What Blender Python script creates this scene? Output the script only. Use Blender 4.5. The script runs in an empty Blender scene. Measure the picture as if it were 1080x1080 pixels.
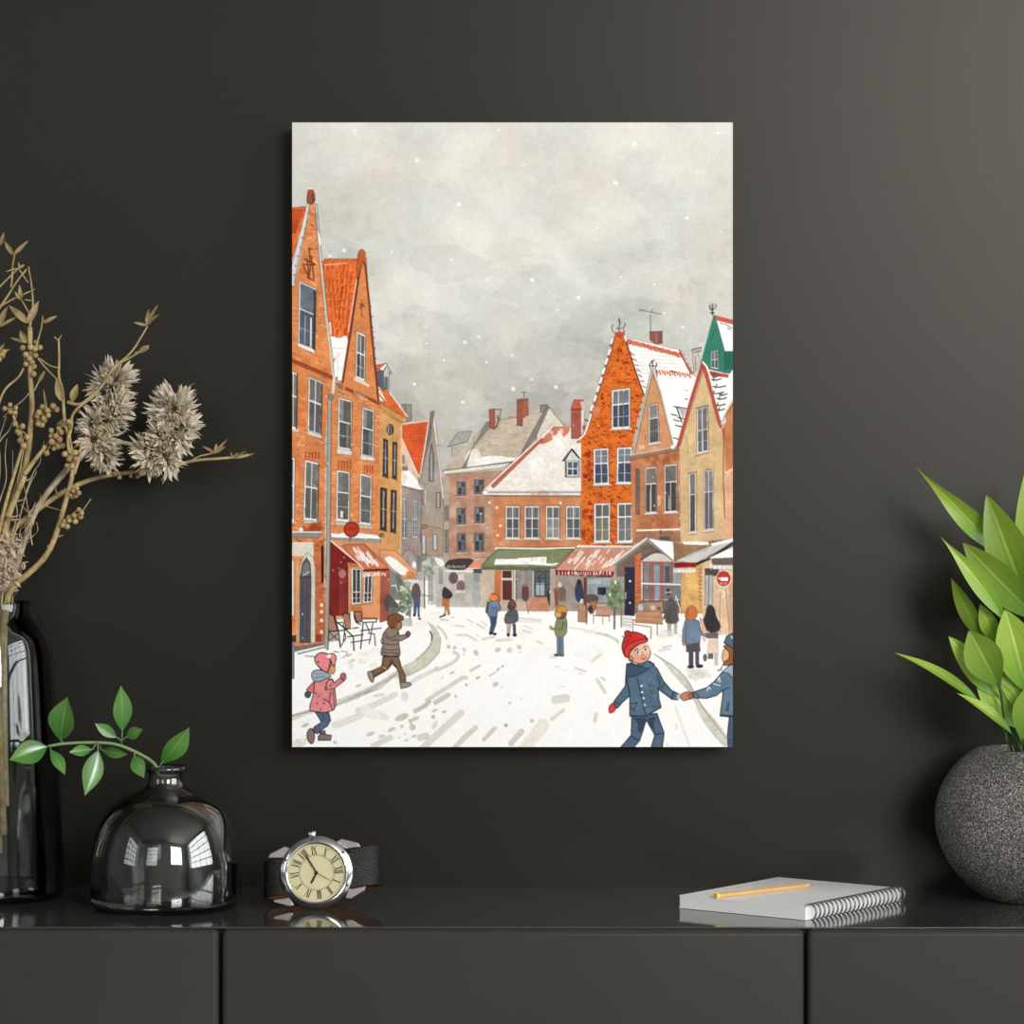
import bpy, bmesh, math, random
import numpy as np
from mathutils import Vector, Matrix
PRINT_GAIN, KEY, FILL, RIGHT, LEFT = .93, 214., 14., 120., 18.
# ---------------------------------------------------------------- the printed town picture
PX0, PY0, PW, PH = 308.0, 129.0, 465.0, 659.0        # the print's extent in picture units
RS = 3                                                # raster cells per unit
rng = np.random.default_rng(7)
IW, IH = int(PW * RS), int(PH * RS)
IMG = np.ones((IH, IW, 3), np.float32)

def vnoise(cell, seed):
    r = np.random.default_rng(seed)
    gw, gh = int(PW / cell) + 3, int(PH / cell) + 3
    g = r.random((gh, gw)).astype(np.float32)
    xs = np.arange(IW) / RS / cell; ys = np.arange(IH) / RS / cell
    xi = xs.astype(int); yi = ys.astype(int)
    fx = xs - xi; fy = ys - yi
    fx = (fx * fx * (3 - 2 * fx)).astype(np.float32); fy = (fy * fy * (3 - 2 * fy)).astype(np.float32)
    a = g[yi][:, xi]; b = g[yi][:, xi + 1]; c = g[yi + 1][:, xi]; d = g[yi + 1][:, xi + 1]
    top = a + (b - a) * fx[None]; bot = c + (d - c) * fx[None]
    return (top + (bot - top) * fy[:, None]) - .5
N60 = vnoise(60, 1) * .55 + vnoise(28, 2) * .3 + vnoise(13, 3) * .15
N12 = vnoise(12, 4) * .6 + vnoise(5, 5) * .4
N2 = vnoise(2.2, 6)

_t = [0., 0., 1.]
def T(ox, oy, span): _t[:] = [ox, oy, span / 1080.]
def Q(pts):
    p = np.asarray(pts, float) * _t[2]
    p[:, 0] += _t[0]; p[:, 1] += _t[1]
    return p
def paint(mask, r0, c0, col, a, tex, fine):
    h, w = mask.shape
    reg = IMG[r0:r0 + h, c0:c0 + w]
    c = np.asarray(col, np.float32)[None, None] / 255.
    m = 1 + tex * N12[r0:r0 + h, c0:c0 + w] + fine * N2[r0:r0 + h, c0:c0 + w]
    k = (mask * a)[..., None]
    reg[...] = reg * (1 - k) + np.clip(c * m[..., None], 0, 1) * k
def rast(p):
    return np.stack([(p[:, 0] - PX0) * RS, (p[:, 1] - PY0) * RS], 1)
def box_of(p, pad=0):
    c0 = max(0, int(p[:, 0].min() - pad)); c1 = min(IW, int(p[:, 0].max() + pad) + 2)
    r0 = max(0, int(p[:, 1].min() - pad)); r1 = min(IH, int(p[:, 1].max() + pad) + 2)
    return c0, c1, r0, r1
def polymask(p):
    c0, c1, r0, r1 = box_of(p)
    if c1 <= c0 or r1 <= r0: return None, 0, 0
    m = np.zeros((r1 - r0, c1 - c0), bool); xs = np.arange(c0, c1) + .5
    for i in range(len(p)):
        x1, y1 = p[i]; x2, y2 = p[(i + 1) % len(p)]
        if y1 == y2: continue
        if y1 > y2: x1, y1, x2, y2 = x2, y2, x1, y1
        a = max(r0, math.ceil(y1 - .5)); b = min(r1, math.ceil(y2 - .5))
        if b <= a: continue
        ys = np.arange(a, b) + .5
        xi = x1 + (ys - y1) * (x2 - x1) / (y2 - y1)
        m[a - r0:b - r0] ^= xs[None] > xi[:, None]
    return m, r0, c0
def smooth(p, n=2):
    lo, hi = p.min(0), p.max(0)
    for _ in range(n):
        q = np.roll(p, -1, 0)
        p = np.stack([p * .75 + q * .25, p * .25 + q * .75], 1).reshape(-1, 2)
    a, b = p.min(0), p.max(0)
    return (p - (a + b) / 2) * (1 + .75 * ((hi - lo) / np.maximum(b - a, 1e-6) - 1)) + (a + b) / 2 + .75 * ((lo + hi) - (a + b)) / 2
def F(pts, col, a=1., tex=.1, fine=.06, sm=0, ol=None, ow=.6):
    """a filled shape (with an optional ink outline), points in the current tile"""
    q = Q(pts)
    if sm: q = smooth(q, sm)
    m, r0, c0 = polymask(rast(q))
    if m is not None and m.size: paint(m, r0, c0, col, a, tex, fine)
    if ol is not None: _line(np.concatenate([q, q[:1]]), ow, ol, 1.)
def _line(q, w, col, a):
    p = rast(q); hw = max(w * RS / 2, .5)
    for i in range(len(p) - 1):
        A, B = p[i], p[i + 1]
        c0, c1, r0, r1 = box_of(np.stack([A, B]), hw + 1)
        if c1 <= c0 or r1 <= r0: continue
        X, Y = np.meshgrid(np.arange(c0, c1) + .5, np.arange(r0, r1) + .5)
        d = B - A; L = max(float(d @ d), 1e-6)
        t = np.clip(((X - A[0]) * d[0] + (Y - A[1]) * d[1]) / L, 0, 1)
        D = np.hypot(X - A[0] - t * d[0], Y - A[1] - t * d[1])
        paint(np.clip(hw + .5 - D, 0, 1), r0, c0, col, a, 0, .05)
def L(pts, w, col, a=1., sm=0):
    """an ink or brush stroke; w in picture units"""
    q = Q(pts)
    if sm:
        for _ in range(sm):
            mid = np.stack([q[:-1] * .75 + q[1:] * .25, q[:-1] * .25 + q[1:] * .75], 1).reshape(-1, 2)
            q = np.concatenate([q[:1], mid, q[-1:]])
    _line(q, w, col, a)
def E(x, y, rx, ry, col, a=1., ol=None, ow=.6, rot=0., tex=.1):
    t = np.linspace(0, 2 * math.pi, 24, endpoint=False)
    c, s = math.cos(rot), math.sin(rot)
    F([(x + rx * math.cos(k) * c - ry * math.sin(k) * s, y + rx * math.cos(k) * s + ry * math.sin(k) * c) for k in t], col, a, tex, ol=ol, ow=ow)
def R(x0, y0, x1, y1, col, a=1., **k): F([(x0, y0), (x1, y0), (x1, y1), (x0, y1)], col, a, **k)
def quad(c, u, v):
    c = np.asarray(c, float)
    return (c[0] * (1 - u) + c[1] * u) * (1 - v) + (c[3] * (1 - u) + c[2] * u) * v
INK = (48, 42, 40); WHT = (240, 237, 229)
def W(c, fr=WHT, pane=(92, 90, 90), cols=2, rows=2, split=.42, fw=.1, fh=.05, mw=.7, sill=True, edge=(70, 55, 48), top=1, bot=None, curtain=None):
    """sash window: corners c = tl, tr, br, bl in the tile"""
    F(c, fr, ol=edge, ow=.45)
    def sub(u0, v0, u1, v1, col, **k): F([quad(c, u0, v0), quad(c, u1, v0), quad(c, u1, v1), quad(c, u0, v1)], col, **k)
    sub(fw, fh, 1 - fw, split - fh * .4, pane, tex=.25)
    sub(fw, split + fh * .4, 1 - fw, 1 - fh * 1.4, bot or tuple(int(k * .86) for k in pane), tex=.25)
    if curtain: 
        sub(fw + .05, fh, fw + .28, split - fh * .4, curtain, a=.55); sub(1 - fw - .3, split, 1 - fw - .1, 1 - 1.4 * fh, curtain, a=.4)
    for i in range(1, cols):
        u = fw + (1 - 2 * fw) * i / cols
        L([quad(c, u, split if not top else fh), quad(c, u, 1 - fh * 1.4)], mw, fr)
    for j in range(1, rows):
        v = split + (1 - split) * j / rows
        L([quad(c, fw, v), quad(c, 1 - fw, v)], mw * .7, fr, .8)
        if top > 1:
            v = split * j / rows; L([quad(c, fw, v), quad(c, 1 - fw, v)], mw * .7, fr, .8)
    L([quad(c, .97, .02), quad(c, .97, .98)], .5, edge, .6)
    if sill: L([quad(c, -.04, 1.0), quad(c, 1.06, 1.01)], 1.6, (205, 198, 185)); L([quad(c, -.04, 1.03), quad(c, 1.06, 1.04)], .5, INK, .7)
def clipped(pts):
    m, r0, c0 = polymask(rast(Q(pts)))
    return m, r0, c0
def bricks(pts, col, n, lw=.6, ln=3.2, a=.6, slope=0., seed=1):
    """short random dashes inside a shape"""
    q = Q(pts); m, r0, c0 = polymask(rast(q)); g = np.random.default_rng(seed)
    if m is None: return
    lo, hi = q.min(0), q.max(0)
    for _ in range(n):
        x, y = lo + (hi - lo) * g.random(2)
        i, j = int((y - PY0) * RS) - r0, int((x - PX0) * RS) - c0
        if 0 <= i < m.shape[0] and 0 <= j < m.shape[1] and m[i, j]:
            l = ln * (.4 + g.random())
            _line(np.array([[x, y], [x + l, y + l * slope + .4 * (g.random() - .5)]]), lw * (.6 + .8 * g.random()), col, a * (.5 + .5 * g.random()))
def blots(pts, col, n, r, a=.3, seed=1, sy=1.):
    q = Q(pts); m, r0, c0 = polymask(rast(q)); g = np.random.default_rng(seed); keep = list(_t); T(0, 0, 1080)
    if m is None: return
    lo, hi = q.min(0), q.max(0)
    for _ in range(n):
        x, y = lo + (hi - lo) * g.random(2)
        i, j = int((y - PY0) * RS) - r0, int((x - PX0) * RS) - c0
        if 0 <= i < m.shape[0] and 0 <= j < m.shape[1] and m[i, j]:
            k = np.linspace(0, 6.283, 9)[:-1]; rr = r * (.4 + g.random()) * (.6 + .7 * g.random(8))
            F(np.stack([x + rr * np.cos(k), y + sy * rr * np.sin(k)], 1), col, a * (.5 + .5 * g.random()), sm=1)
    _t[:] = keep
def scrib(x0, x1, y, h, n, col, w=.7, seed=3):
    """the small hand-drawn lettering of an awning edge"""
    g = np.random.default_rng(seed); st = (x1 - x0) / n; w = w * .8; hh = h * .74
    for i in range(n):
        x = x0 + (i + .3 * g.random()) * st; k = g.integers(0, 7); h = hh * (.75 + .4 * g.random()); q = st * (.4 + .25 * g.random())
        if k == 0: L([(x, y - h / 2), (x, y + h / 2), (x + q, y + h * .4)], w, col, .9)
        elif k == 1: L([(x, y + h / 2), (x, y - h / 3), (x + q, y - h / 2), (x + q, y), (x, y)], w, col, .9)
        elif k == 2: L([(x, y - h / 2), (x, y + h / 2), (x + q, y + h / 2), (x + q, y - h / 3)], w, col, .9)
        elif k in (3, 4): L([(x + st * .2, y - h / 2), (x + st * .15, y + h / 2)], w, col, .9)
        elif k == 5: L([(x, y + h / 2), (x + q * .5, y - h / 2), (x + q, y + h / 2)], w, col, .9)
        else: L([(x, y + h / 4), (x + q, y - h / 4), (x + q * .4, y - h / 2), (x, y), (x + q, y + h / 2)], w, col, .9)

# ---- sky
yy = (np.arange(IH) / RS)[:, None]; xx = (np.arange(IW) / RS)[None]
k = np.clip(yy / 330., 0, 1) ** 1.5
base = np.array([216, 213, 204], np.float32) * (1 - k[..., None]) + np.array([190, 189, 181], np.float32) * k[..., None]
dark = np.exp(-(((xx - 320) / 105) ** 2 + ((yy - 262) / 62) ** 2)) * 27 + np.exp(-(((xx - 130) / 80) ** 2 + ((yy - 310) / 55) ** 2)) * 12 \
     + np.exp(-(((xx - 20) / 60) ** 2 + ((yy - 90) / 75) ** 2)) * 17 - np.exp(-(((xx - 130) / 110) ** 2 + ((yy - 200) / 70) ** 2)) * 12 - np.exp(-(((xx - 250) / 120) ** 2 + ((yy - 170) / 60) ** 2)) * 4
lev = np.floor((N60 + .05 * N12) * 11) / 11. + .05
base = base - dark[..., None] + (lev * 36)[..., None] * np.array([1, .97, .93], np.float32) + (N12 * 5)[..., None]
warm = np.floor(vnoise(45, 11) * 7) / 7.
base = base + ((warm + .1) * 10)[..., None] * np.array([.9, 0, -.3], np.float32) + 3
IMG[...] = np.clip(base + (N2 * 3)[..., None], 0, 255) / 255.
T(0, 0, 1080)
g = np.random.default_rng(12)
for i in range(240):                                    # overlapping washes with crisp edges
    x, y = 300 + 480 * g.random(), 125 + 350 * g.random(); r = 6 + 26 * g.random() ** 1.5; k = np.linspace(0, 6.283, 15)[:-1]; rr = r * (.55 + .75 * g.random(14))
    top = 1 - min(1, max(0, (y - 129) / 330.)); q = g.random()
    d = np.array((232, 228, 218)) if q < .45 * top + .22 else (np.array((206, 203, 194)) * top + np.array((164, 166, 160)) * (1 - top) if q < .8 else np.array((214, 202, 192)))
    F(np.stack([x + 1.5 * rr * np.cos(k), y + .8 * rr * np.sin(k)], 1), d, .07 + .15 * g.random(), .03, .02, sm=2)
for x, y, r in ((440, 169, 3.2), (484, 215, 2.8), (561, 295, 3), (669, 152, 2.6), (724, 230, 2.4), (526, 137, 2), (513, 382, 2.4), (490, 361, 3), (586, 408, 2.6), (363, 264, 3), (649, 193, 3.6), (610, 314, 2.6), (374, 138, 3.2),
                (437, 405, 2.2), (488, 424, 2.4), (541, 410, 3.2), (413, 265, 2.2), (476, 274, 1.8), (513, 295, 2.4), (446, 290, 1.4), (588, 327, 1.8), (655, 292, 1.6), (348, 270, 2), (552, 174, 1.6), (570, 160, 1.2), (450, 362, 1.6),
                (448, 345, 1.4), (468, 380, 1.8), (352, 300, 1.4), (505, 355, 2), (540, 375, 1.6), (560, 400, 1.4), (630, 240, 1.6), (700, 330, 1.8), (720, 345, 2), (690, 300, 1.4), (735, 180, 1.2), (757, 140, 2), (760, 245, 1.4)):
    E(x, y, r * .8, r * .7, (246, 244, 238), .85, rot=.4)
g = np.random.default_rng(4)
for _ in range(130):
    E(308 + 465 * g.random(), 135 + 330 * g.random(), .3 + .7 * g.random(), .3 + .6 * g.random(), (244, 242, 236), .6)

# ---- snow on the ground
R(300, 612, 780, 800, (252, 250, 246), tex=.015, fine=.01)
blots([(440, 625), (700, 625), (760, 690), (420, 690)], (240, 232, 222), 45, 14, .25, seed=5, sy=.5)
blots([(310, 690), (450, 640), (420, 720), (310, 780)], (240, 236, 228), 25, 12, .25, seed=6, sy=.5)


# ---- far lane: grey blurred ends of the street
R(460, 560, 540, 640, (196, 186, 176), tex=.15)
T(410, 400, 140)
F([(478, 548), (560, 430), (672, 420), (640, 505)], (172, 167, 157), ol=(110, 105, 98)); L([(478, 548), (640, 505)], .8, (95, 90, 85))
R(508, 545, 620, 640, (178, 168, 155)); L([(510, 548), (512, 630)], .5, (110, 105, 100))
L([(500, 500), (650, 465)], .4, (140, 135, 128)); L([(520, 470), (660, 440)], .4, (140, 135, 128))
# tall tan block with the shingled roof
F([(440, 742), (810, 350), (1080, 300), (1160, 270), (1300, 190), (1000, 680), (900, 700)], (196, 180, 158), tex=.12)
T(500, 400, 140)
F([(0, 470), (115, 345), (220, 325), (540, 268), (600, 215), (380, 625), (320, 670), (0, 720)], (197, 181, 160), tex=.14, ol=(110, 95, 85), ow=.4)
bricks([(0, 470), (115, 345), (220, 325), (540, 268), (380, 600), (0, 640)], (146, 118, 96), 330, .5, 3.2, .5, -.12, 3)
F([(0, 715), (0, 640), (100, 625), (200, 620), (300, 640), (370, 625), (320, 672)], (246, 242, 236), sm=1)
F([(-80, 715), (-60, 600), (20, 560), (60, 640), (40, 715)], (238, 233, 226), .8, sm=2)
R(280, 300, 350, 320, (196, 110, 85), .7)
F([(605, 222), (735, 385), (650, 420), (500, 500), (520, 400)], (222, 212, 196), ol=(95, 88, 80)); bricks([(605, 222), (735, 385), (500, 500)], (150, 135, 118), 60, .4, 3, .6, -.1, 4)
F([(590, 215), (612, 225), (495, 480), (375, 618), (400, 560)], (132, 124, 118), ol=(80, 72, 66), ow=.4)
F([(-95, 715), (100, 345), (122, 350), (120, 400), (-20, 560), (-70, 720)], (140, 132, 125), ol=(90, 82, 76), ow=.4)
# its chimneys
F([(122, 250), (165, 240), (165, 405), (128, 395)], (172, 84, 68), ol=(80, 50, 45)); F([(165, 242), (217, 248), (205, 330), (165, 405)], (188, 168, 146), ol=(80, 60, 50)); L([(190, 300), (200, 330), (180, 390)], .9, INK); L([(118, 246), (220, 244)], .9, (120, 70, 58))
F([(350, 165), (435, 160), (440, 290), (395, 310), (390, 380), (348, 372)], (146, 84, 72), tex=.2, ol=(80, 50, 45)); F([(396, 185), (438, 180), (438, 290), (396, 300)], (176, 88, 68)); L([(348, 165), (438, 158)], 1, (110, 70, 62)); L([(405, 150), (405, 100)], .5, INK); L([(390, 105), (428, 108)], .5, INK)
F([(538, 212), (592, 208), (590, 240), (548, 268), (540, 268)], (150, 130, 118), ol=(80, 70, 66)); L([(536, 214), (592, 206)], 1, (90, 80, 76))
# its brick wall, windows
T(410, 400, 140)
F([(452, 770), (930, 738), (860, 850), (860, 1460), (440, 1460)], (186, 140, 114), tex=.2)
F([(440, 775), (492, 790), (488, 1500), (436, 1500)], (180, 165, 146)); L([(436, 800), (436, 1480)], .6, (110, 98, 90))
F([(436, 745), (1012, 665), (930, 720), (456, 772)], (228, 222, 212), ol=(100, 90, 84), ow=.5); L([(440, 742), (1012, 672)], .9, (88, 80, 74))
blots([(500, 800), (850, 770), (850, 1450), (500, 1450)], (215, 178, 155), 26, 5, .4, 8); blots([(500, 800), (850, 770), (850, 1450), (500, 1450)], (150, 98, 76), 22, 4, .35, 9)
DK = (74, 72, 74)
for x0, y0, x1, y1 in ((555, 832, 625, 945), (695, 816, 775, 930), (555, 1048, 625, 1178), (698, 1038, 775, 1168), (556, 1252, 625, 1402), (695, 1252, 772, 1402)):
    W([(x0, y0), (x1, y0), (x1, y1), (x0, y1)], (120, 118, 118), (64, 64, 68), 2, 2, .4, .14, .07, .5, top=2, sill=False, edge=(60, 52, 50), curtain=(190, 195, 200)); L([(x0 - 5, y1 + 8), (x1 + 8, y1 + 8)], .7, (214, 200, 186))
for x0, y0, x1, y1 in ((455, 1030, 488, 1150), (455, 1225, 485, 1410)): R(x0, y0, x1, y1, (128, 122, 116), ol=(92, 86, 80), ow=.4)
# mid red-roofed house with taupe gable on the left lane
R(100, 860, 275, 1500, (160, 142, 134), tex=.15)
F([(100, 505), (112, 470), (240, 770), (260, 860), (100, 860)], (232, 190, 165), tex=.12); F([(102, 560), (130, 640), (150, 745), (102, 740)], (205, 200, 190)); E(118, 650, 14, 40, (110, 120, 118), .8); E(130, 725, 26, 22, (88, 98, 90), .8)
L([(112, 470), (245, 790)], 1.6, (240, 234, 226)); L([(122, 470), (252, 780)], .4, (120, 90, 80))
F([(110, 368), (328, 335), (318, 420), (258, 755), (242, 772), (110, 470)], (222, 88, 42), tex=.14, ol=(130, 50, 30), ow=.4)
for y in range(390, 760, 26): L([(115 + max(0, y - 470) * .42, y + 8), (320 - max(0, y - 400) * .17, y)], .35, (165, 55, 25), .6)
bricks([(110, 368), (328, 335), (258, 755), (110, 470)], (240, 130, 80), 70, .8, 3, .6, 0, 10)
L([(112, 365), (325, 337)], .9, (238, 225, 212)); L([(326, 340), (258, 770)], 1.2, (236, 230, 222)); L([(335, 340), (268, 770)], .4, (110, 90, 80))
F([(340, 262), (370, 258), (362, 330), (378, 330), (398, 520), (445, 980), (440, 1440), (265, 1440), (268, 890), (246, 850), (262, 780), (320, 430)], (170, 154, 138), tex=.14, ol=(95, 86, 80), ow=.5)
F([(340, 262), (370, 258), (340, 480), (262, 790), (250, 840), (262, 760), (325, 400)], (126, 114, 106)); F([(362, 300), (378, 330), (402, 560), (452, 975), (436, 970), (390, 560), (362, 380)], (226, 220, 212), ol=(110, 100, 95), ow=.35)
bricks([(340, 420), (380, 500), (430, 960), (430, 1400), (275, 1400), (275, 850)], (134, 116, 104), 110, .5, 3, .5, 0, 12)
F([(342, 540), (350, 525), (368, 620), (362, 830), (325, 828), (330, 640)], (120, 122, 128), ol=(70, 64, 62)); L([(346, 600), (348, 820)], .7, (210, 210, 210)); R(385, 920, 420, 1045, (150, 140, 128), ol=(80, 72, 68)); L([(402, 930), (402, 1035)], .8, (205, 198, 188))
F([(265, 895), (300, 900), (300, 1020), (275, 1020)], (150, 148, 145), ol=(90, 84, 80)); L([(298, 900), (298, 1020)], .8, WHT)
F([(102, 745), (168, 740), (285, 895), (262, 900), (102, 862)], (250, 248, 243), sm=0); L([(102, 865), (275, 910)], 1.2, (110, 100, 98)); L([(240, 790), (245, 850), (275, 900)], .5, INK)
for x0, y0, x1, y1 in ((104, 965, 148, 1300), (190, 985, 235, 1290)): W([(x0, y0), (x1, y0), (x1, y1), (x0, y1)], (205, 202, 198), (130, 132, 136), 2, 3, .5, .12, .03, .6, sill=False, edge=(110, 100, 95))
T(410, 530, 140)
F([(265, 195), (420, 200), (435, 440), (265, 440)], (178, 148, 124), .8, tex=.1); L([(270, 215), (300, 185), (425, 210)], .6, (110, 92, 84))
for x0, y0, x1, y1 in ((270, 260, 300, 420), (358, 258, 395, 385)): R(x0, y0, x1, y1, (160, 165, 165), ol=(100, 90, 84)); L([((x0 + x1) / 2, y0 + 8), ((x0 + x1) / 2, y1 - 5)], 1.2, (225, 225, 222))
L([(300, 190), (270, 195), (255, 250), (258, 320)], 1, (92, 80, 78), sm=2); E(290, 195, 22, 16, (150, 130, 120), ol=(90, 78, 76))
L([(108, 440), (130, 380), (210, 375), (205, 470), (235, 420)], .9, (130, 100, 98), sm=2)
F([(95, 430), (270, 430), (300, 850), (150, 850)], (178, 168, 160), .55, tex=.25)
R(140, 410, 170, 480, (150, 150, 150)); R(225, 430, 265, 560, (105, 110, 108), .8); R(340, 440, 440, 830, (190, 184, 176), .8, tex=.2); R(330, 520, 360, 800, (128, 136, 134), .6, tex=.3); R(405, 530, 440, 660, (120, 140, 128), .7)
blots([(270, 430), (380, 440), (365, 600), (290, 600)], (96, 112, 92), 26, 3, .5, 14); E(320, 480, 18, 40, (190, 195, 185), .8); E(205, 505, 16, 30, (240, 240, 238))
L([(380, 460), (430, 540), (452, 570), (445, 680)], 1.2, (196, 196, 178), sm=2); F([(372, 445), (440, 465), (450, 500), (420, 520)], (240, 238, 232), sm=2)
R(462, 560, 760, 830, (196, 182, 172), .9, tex=.2); F([(455, 495), (500, 455), (700, 452), (640, 520), (620, 548), (460, 540)], (66, 60, 60), tex=.2, sm=1)
scrib(470, 620, 520, 26, 10, (215, 212, 208), .7, 21); L([(465, 555), (750, 558)], 1.6, (240, 238, 234)); R(690, 540, 755, 570, (84, 80, 80), ol=(60, 55, 54))
F([(625, 540), (700, 470), (780, 462), (745, 530)], (226, 138, 104), tex=.12); L([(625, 540), (740, 530)], 1, (240, 235, 230))
E(525, 612, 38, 48, (92, 78, 80), .9); R(565, 575, 610, 650, (226, 215, 205), .8); E(585, 680, 36, 50, (120, 92, 86), .85); R(545, 710, 630, 735, (225, 218, 210), .9); R(620, 580, 690, 740, (178, 176, 172), .8); R(560, 735, 620, 800, (170, 178, 165), .8)
R(690, 570, 740, 650, (150, 145, 142), .8); F([(690, 680), (712, 640), (740, 660), (748, 800), (715, 830), (720, 860), (700, 830), (675, 760)], (168, 166, 162), .95, sm=1)
R(755, 540, 860, 830, (206, 180, 156), tex=.12); R(800, 560, 845, 662, (150, 150, 148), ol=(86, 80, 76)); L([(800, 570), (822, 630)], 1, (60, 56, 56))
L([(270, 750), (330, 760)], .9, (120, 100, 92)); L([(290, 600), (290, 858)], 1.2, (96, 84, 80)); L([(325, 580), (325, 825)], .9, (110, 98, 92)); L([(550, 740), (550, 815)], .5, (170, 150, 140))
# street people of the far lane
F([(205, 660), (235, 655), (255, 700), (260, 780), (200, 785), (180, 740)], (98, 84, 88), sm=1, ol=(70, 60, 62), ow=.4); F([(200, 780), (258, 778), (250, 890), (255, 930), (235, 930), (232, 830), (220, 915), (202, 915)], (76, 92, 116), sm=0); E(208, 915, 14, 10, INK); E(250, 945, 14, 10, (90, 85, 82)); L([(262, 690), (270, 740)], 1.4, (215, 210, 205))
F([(440, 700), (455, 682), (515, 730), (520, 760), (490, 785), (430, 770)], (62, 56, 58), sm=1); F([(432, 775), (495, 785), (490, 850), (432, 838)], (186, 112, 62)); F([(450, 840), (490, 850), (502, 905), (480, 920), (470, 865), (462, 905), (440, 915), (455, 880)], (176, 132, 92)); L([(415, 930), (462, 912)], 1.6, INK)

# ---- ochre narrow house
T(300, 320, 140)
F([(765, 815), (1000, 920), (985, 960), (955, 985), (948, 2010), (770, 2010)], (217, 158, 97), tex=.08)
T(300, 440, 140)
blots([(780, 20), (950, 40), (945, 1080), (775, 1080)], (206, 146, 84), 30, 6, .35, 15)
F([(945, 40), (960, 60), (950, 1080), (940, 1080)], (236, 206, 160), .6)
T(300, 320, 140)
F([(955, 820), (1032, 822), (1034, 950), (990, 965), (955, 880)], (150, 138, 128), ol=(90, 80, 76)); L([(985, 830), (985, 940)], 1.2, (112, 102, 96))
F([(750, 640), (770, 690), (855, 722), (1002, 925), (975, 950), (770, 810)], (226, 104, 48), tex=.12, ol=(130, 60, 35), ow=.5); L([(855, 725), (1000, 920)], 1.2, (242, 232, 222)); F([(760, 660), (800, 740), (830, 800), (770, 790)], (244, 238, 230), .9); L([(775, 745), (820, 800)], .9, INK)
F([(770, 808), (978, 925), (1000, 928), (985, 962), (950, 965), (775, 845)], (200, 148, 84), ol=(120, 82, 48), ow=.5); L([(795, 880), (950, 975)], .6, (120, 82, 48))
F([(742, 555), (805, 550), (810, 700), (760, 670), (745, 610)], (94, 98, 112), ol=(56, 54, 62)); F([(805, 560), (830, 500), (850, 560), (848, 705), (808, 700)], (206, 200, 194), ol=INK, ow=.5); R(815, 600, 838, 695, (110, 112, 118), ol=INK, ow=.4)
F([(740, 500), (822, 484), (805, 550), (745, 550)], (222, 100, 62), tex=.15); F([(770, 530), (825, 484), (870, 565), (860, 572), (826, 510), (800, 552)], (246, 242, 236), ol=INK, ow=.45); L([(828, 485), (872, 572)], .9, (80, 66, 60))
T(300, 440, 140)
E(860, 100, 28, 45, (74, 66, 62), ol=INK, ow=.5); L([(848, 65), (842, 135)], 1.2, (170, 165, 158)); L([(866, 60), (866, 140)], .8, (140, 136, 130))
for c in ([(805, 172), (840, 185), (842, 490), (800, 478)], [(880, 200), (916, 205), (912, 505), (878, 492)], [(780, 568), (832, 580), (828, 922), (778, 915)], [(866, 590), (912, 595), (905, 938), (862, 930)]):
    F(c, (64, 56, 54), ol=INK, ow=.5); F([quad(c, .42, .06), quad(c, .62, .06), quad(c, .6, .92), quad(c, .4, .92)], (170, 170, 168)); L([quad(c, .2, .5), quad(c, .9, .5)], .8, (190, 186, 180)); L([quad(c, -.1, 1.), quad(c, 1.1, 1.01)], 1.2, (90, 70, 58))
E(790, 960, 18, 14, (180, 130, 80), ol=INK, ow=.6); L([(765, 975), (800, 940)], .8, INK)

# ---- middle brick gabled house
T(300, 190, 140)
F([(302, 660), (350, 640), (600, 640), (650, 660), (560, 1080), (470, 1660), (420, 1620), (330, 1000)], (228, 106, 44), tex=.16, ol=(110, 45, 25), ow=.4)
g = np.random.default_rng(31)
for i in range(9):
    x0 = 320 + i * 33
    for j in range(11):
        y = 680 + j * 58 + g.random() * 18; x = x0 + (4 if i < 5 else -6) * j + g.random() * 8
        if g.random() < .85 and x < 590 - (y - 650) * .13 and x > 310 + (y - 650) * .09:
            L([(x, y), (x - 4, y + 30 + 22 * g.random())], .9, (150, 52, 22), .85); 
            if g.random() < .4: L([(x - 2, y), (x + 22, y - 3)], .7, (160, 60, 25), .8)
            if g.random() < .35: L([(x + 12, y + 10), (x + 10, y + 50)], 1.1, (244, 140, 78), .8)
for i in range(12): L([(318 + i * 24, 672 - (i % 3) * 8), (330 + i * 24, 636 + (i % 2) * 12)], .9, (176, 76, 46)); 
L([(330, 690), (500, 676)], 1, (240, 215, 195), .8)
T(300, 320, 140)
F([(362, 262), (410, 270), (440, 280), (505, 258), (522, 320), (472, 635), (418, 620), (390, 560)], (250, 247, 241), tex=.03, ol=(130, 110, 100), ow=.35, sm=0)
L([(390, 360), (480, 368)], .6, (205, 190, 176)); F([(385, 465), (430, 425), (395, 490)], (222, 120, 70)); L([(440, 400), (430, 590)], .4, (200, 170, 150)); L([(370, 160), (375, 250)], 2.2, (248, 240, 232), .9)
GA = [(598, -395), (612, -428), (632, -436), (650, -425), (658, -390), (664, -340), (690, 0), (735, 500), (770, 820), (475, 655), (530, 250), (560, 0)]
F(GA, (220, 134, 76), tex=.13)
FB = [(470, 640), (775, 815), (770, 1620), (770, 2100), (360, 2100), (380, 700), (410, 640)]
F(FB, (224, 136, 78), tex=.13)
bricks(FB, (168, 78, 40), 260, .75, 3.0, .65, .25, 33); bricks(GA, (176, 86, 46), 130, .75, 2.6, .6, .2, 34); bricks(FB, (246, 190, 140), 190, 1.1, 3.2, .6, .2, 35); bricks(FB, (206, 106, 58), 160, 1.6, 3.2, .5, .2, 135)
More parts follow.
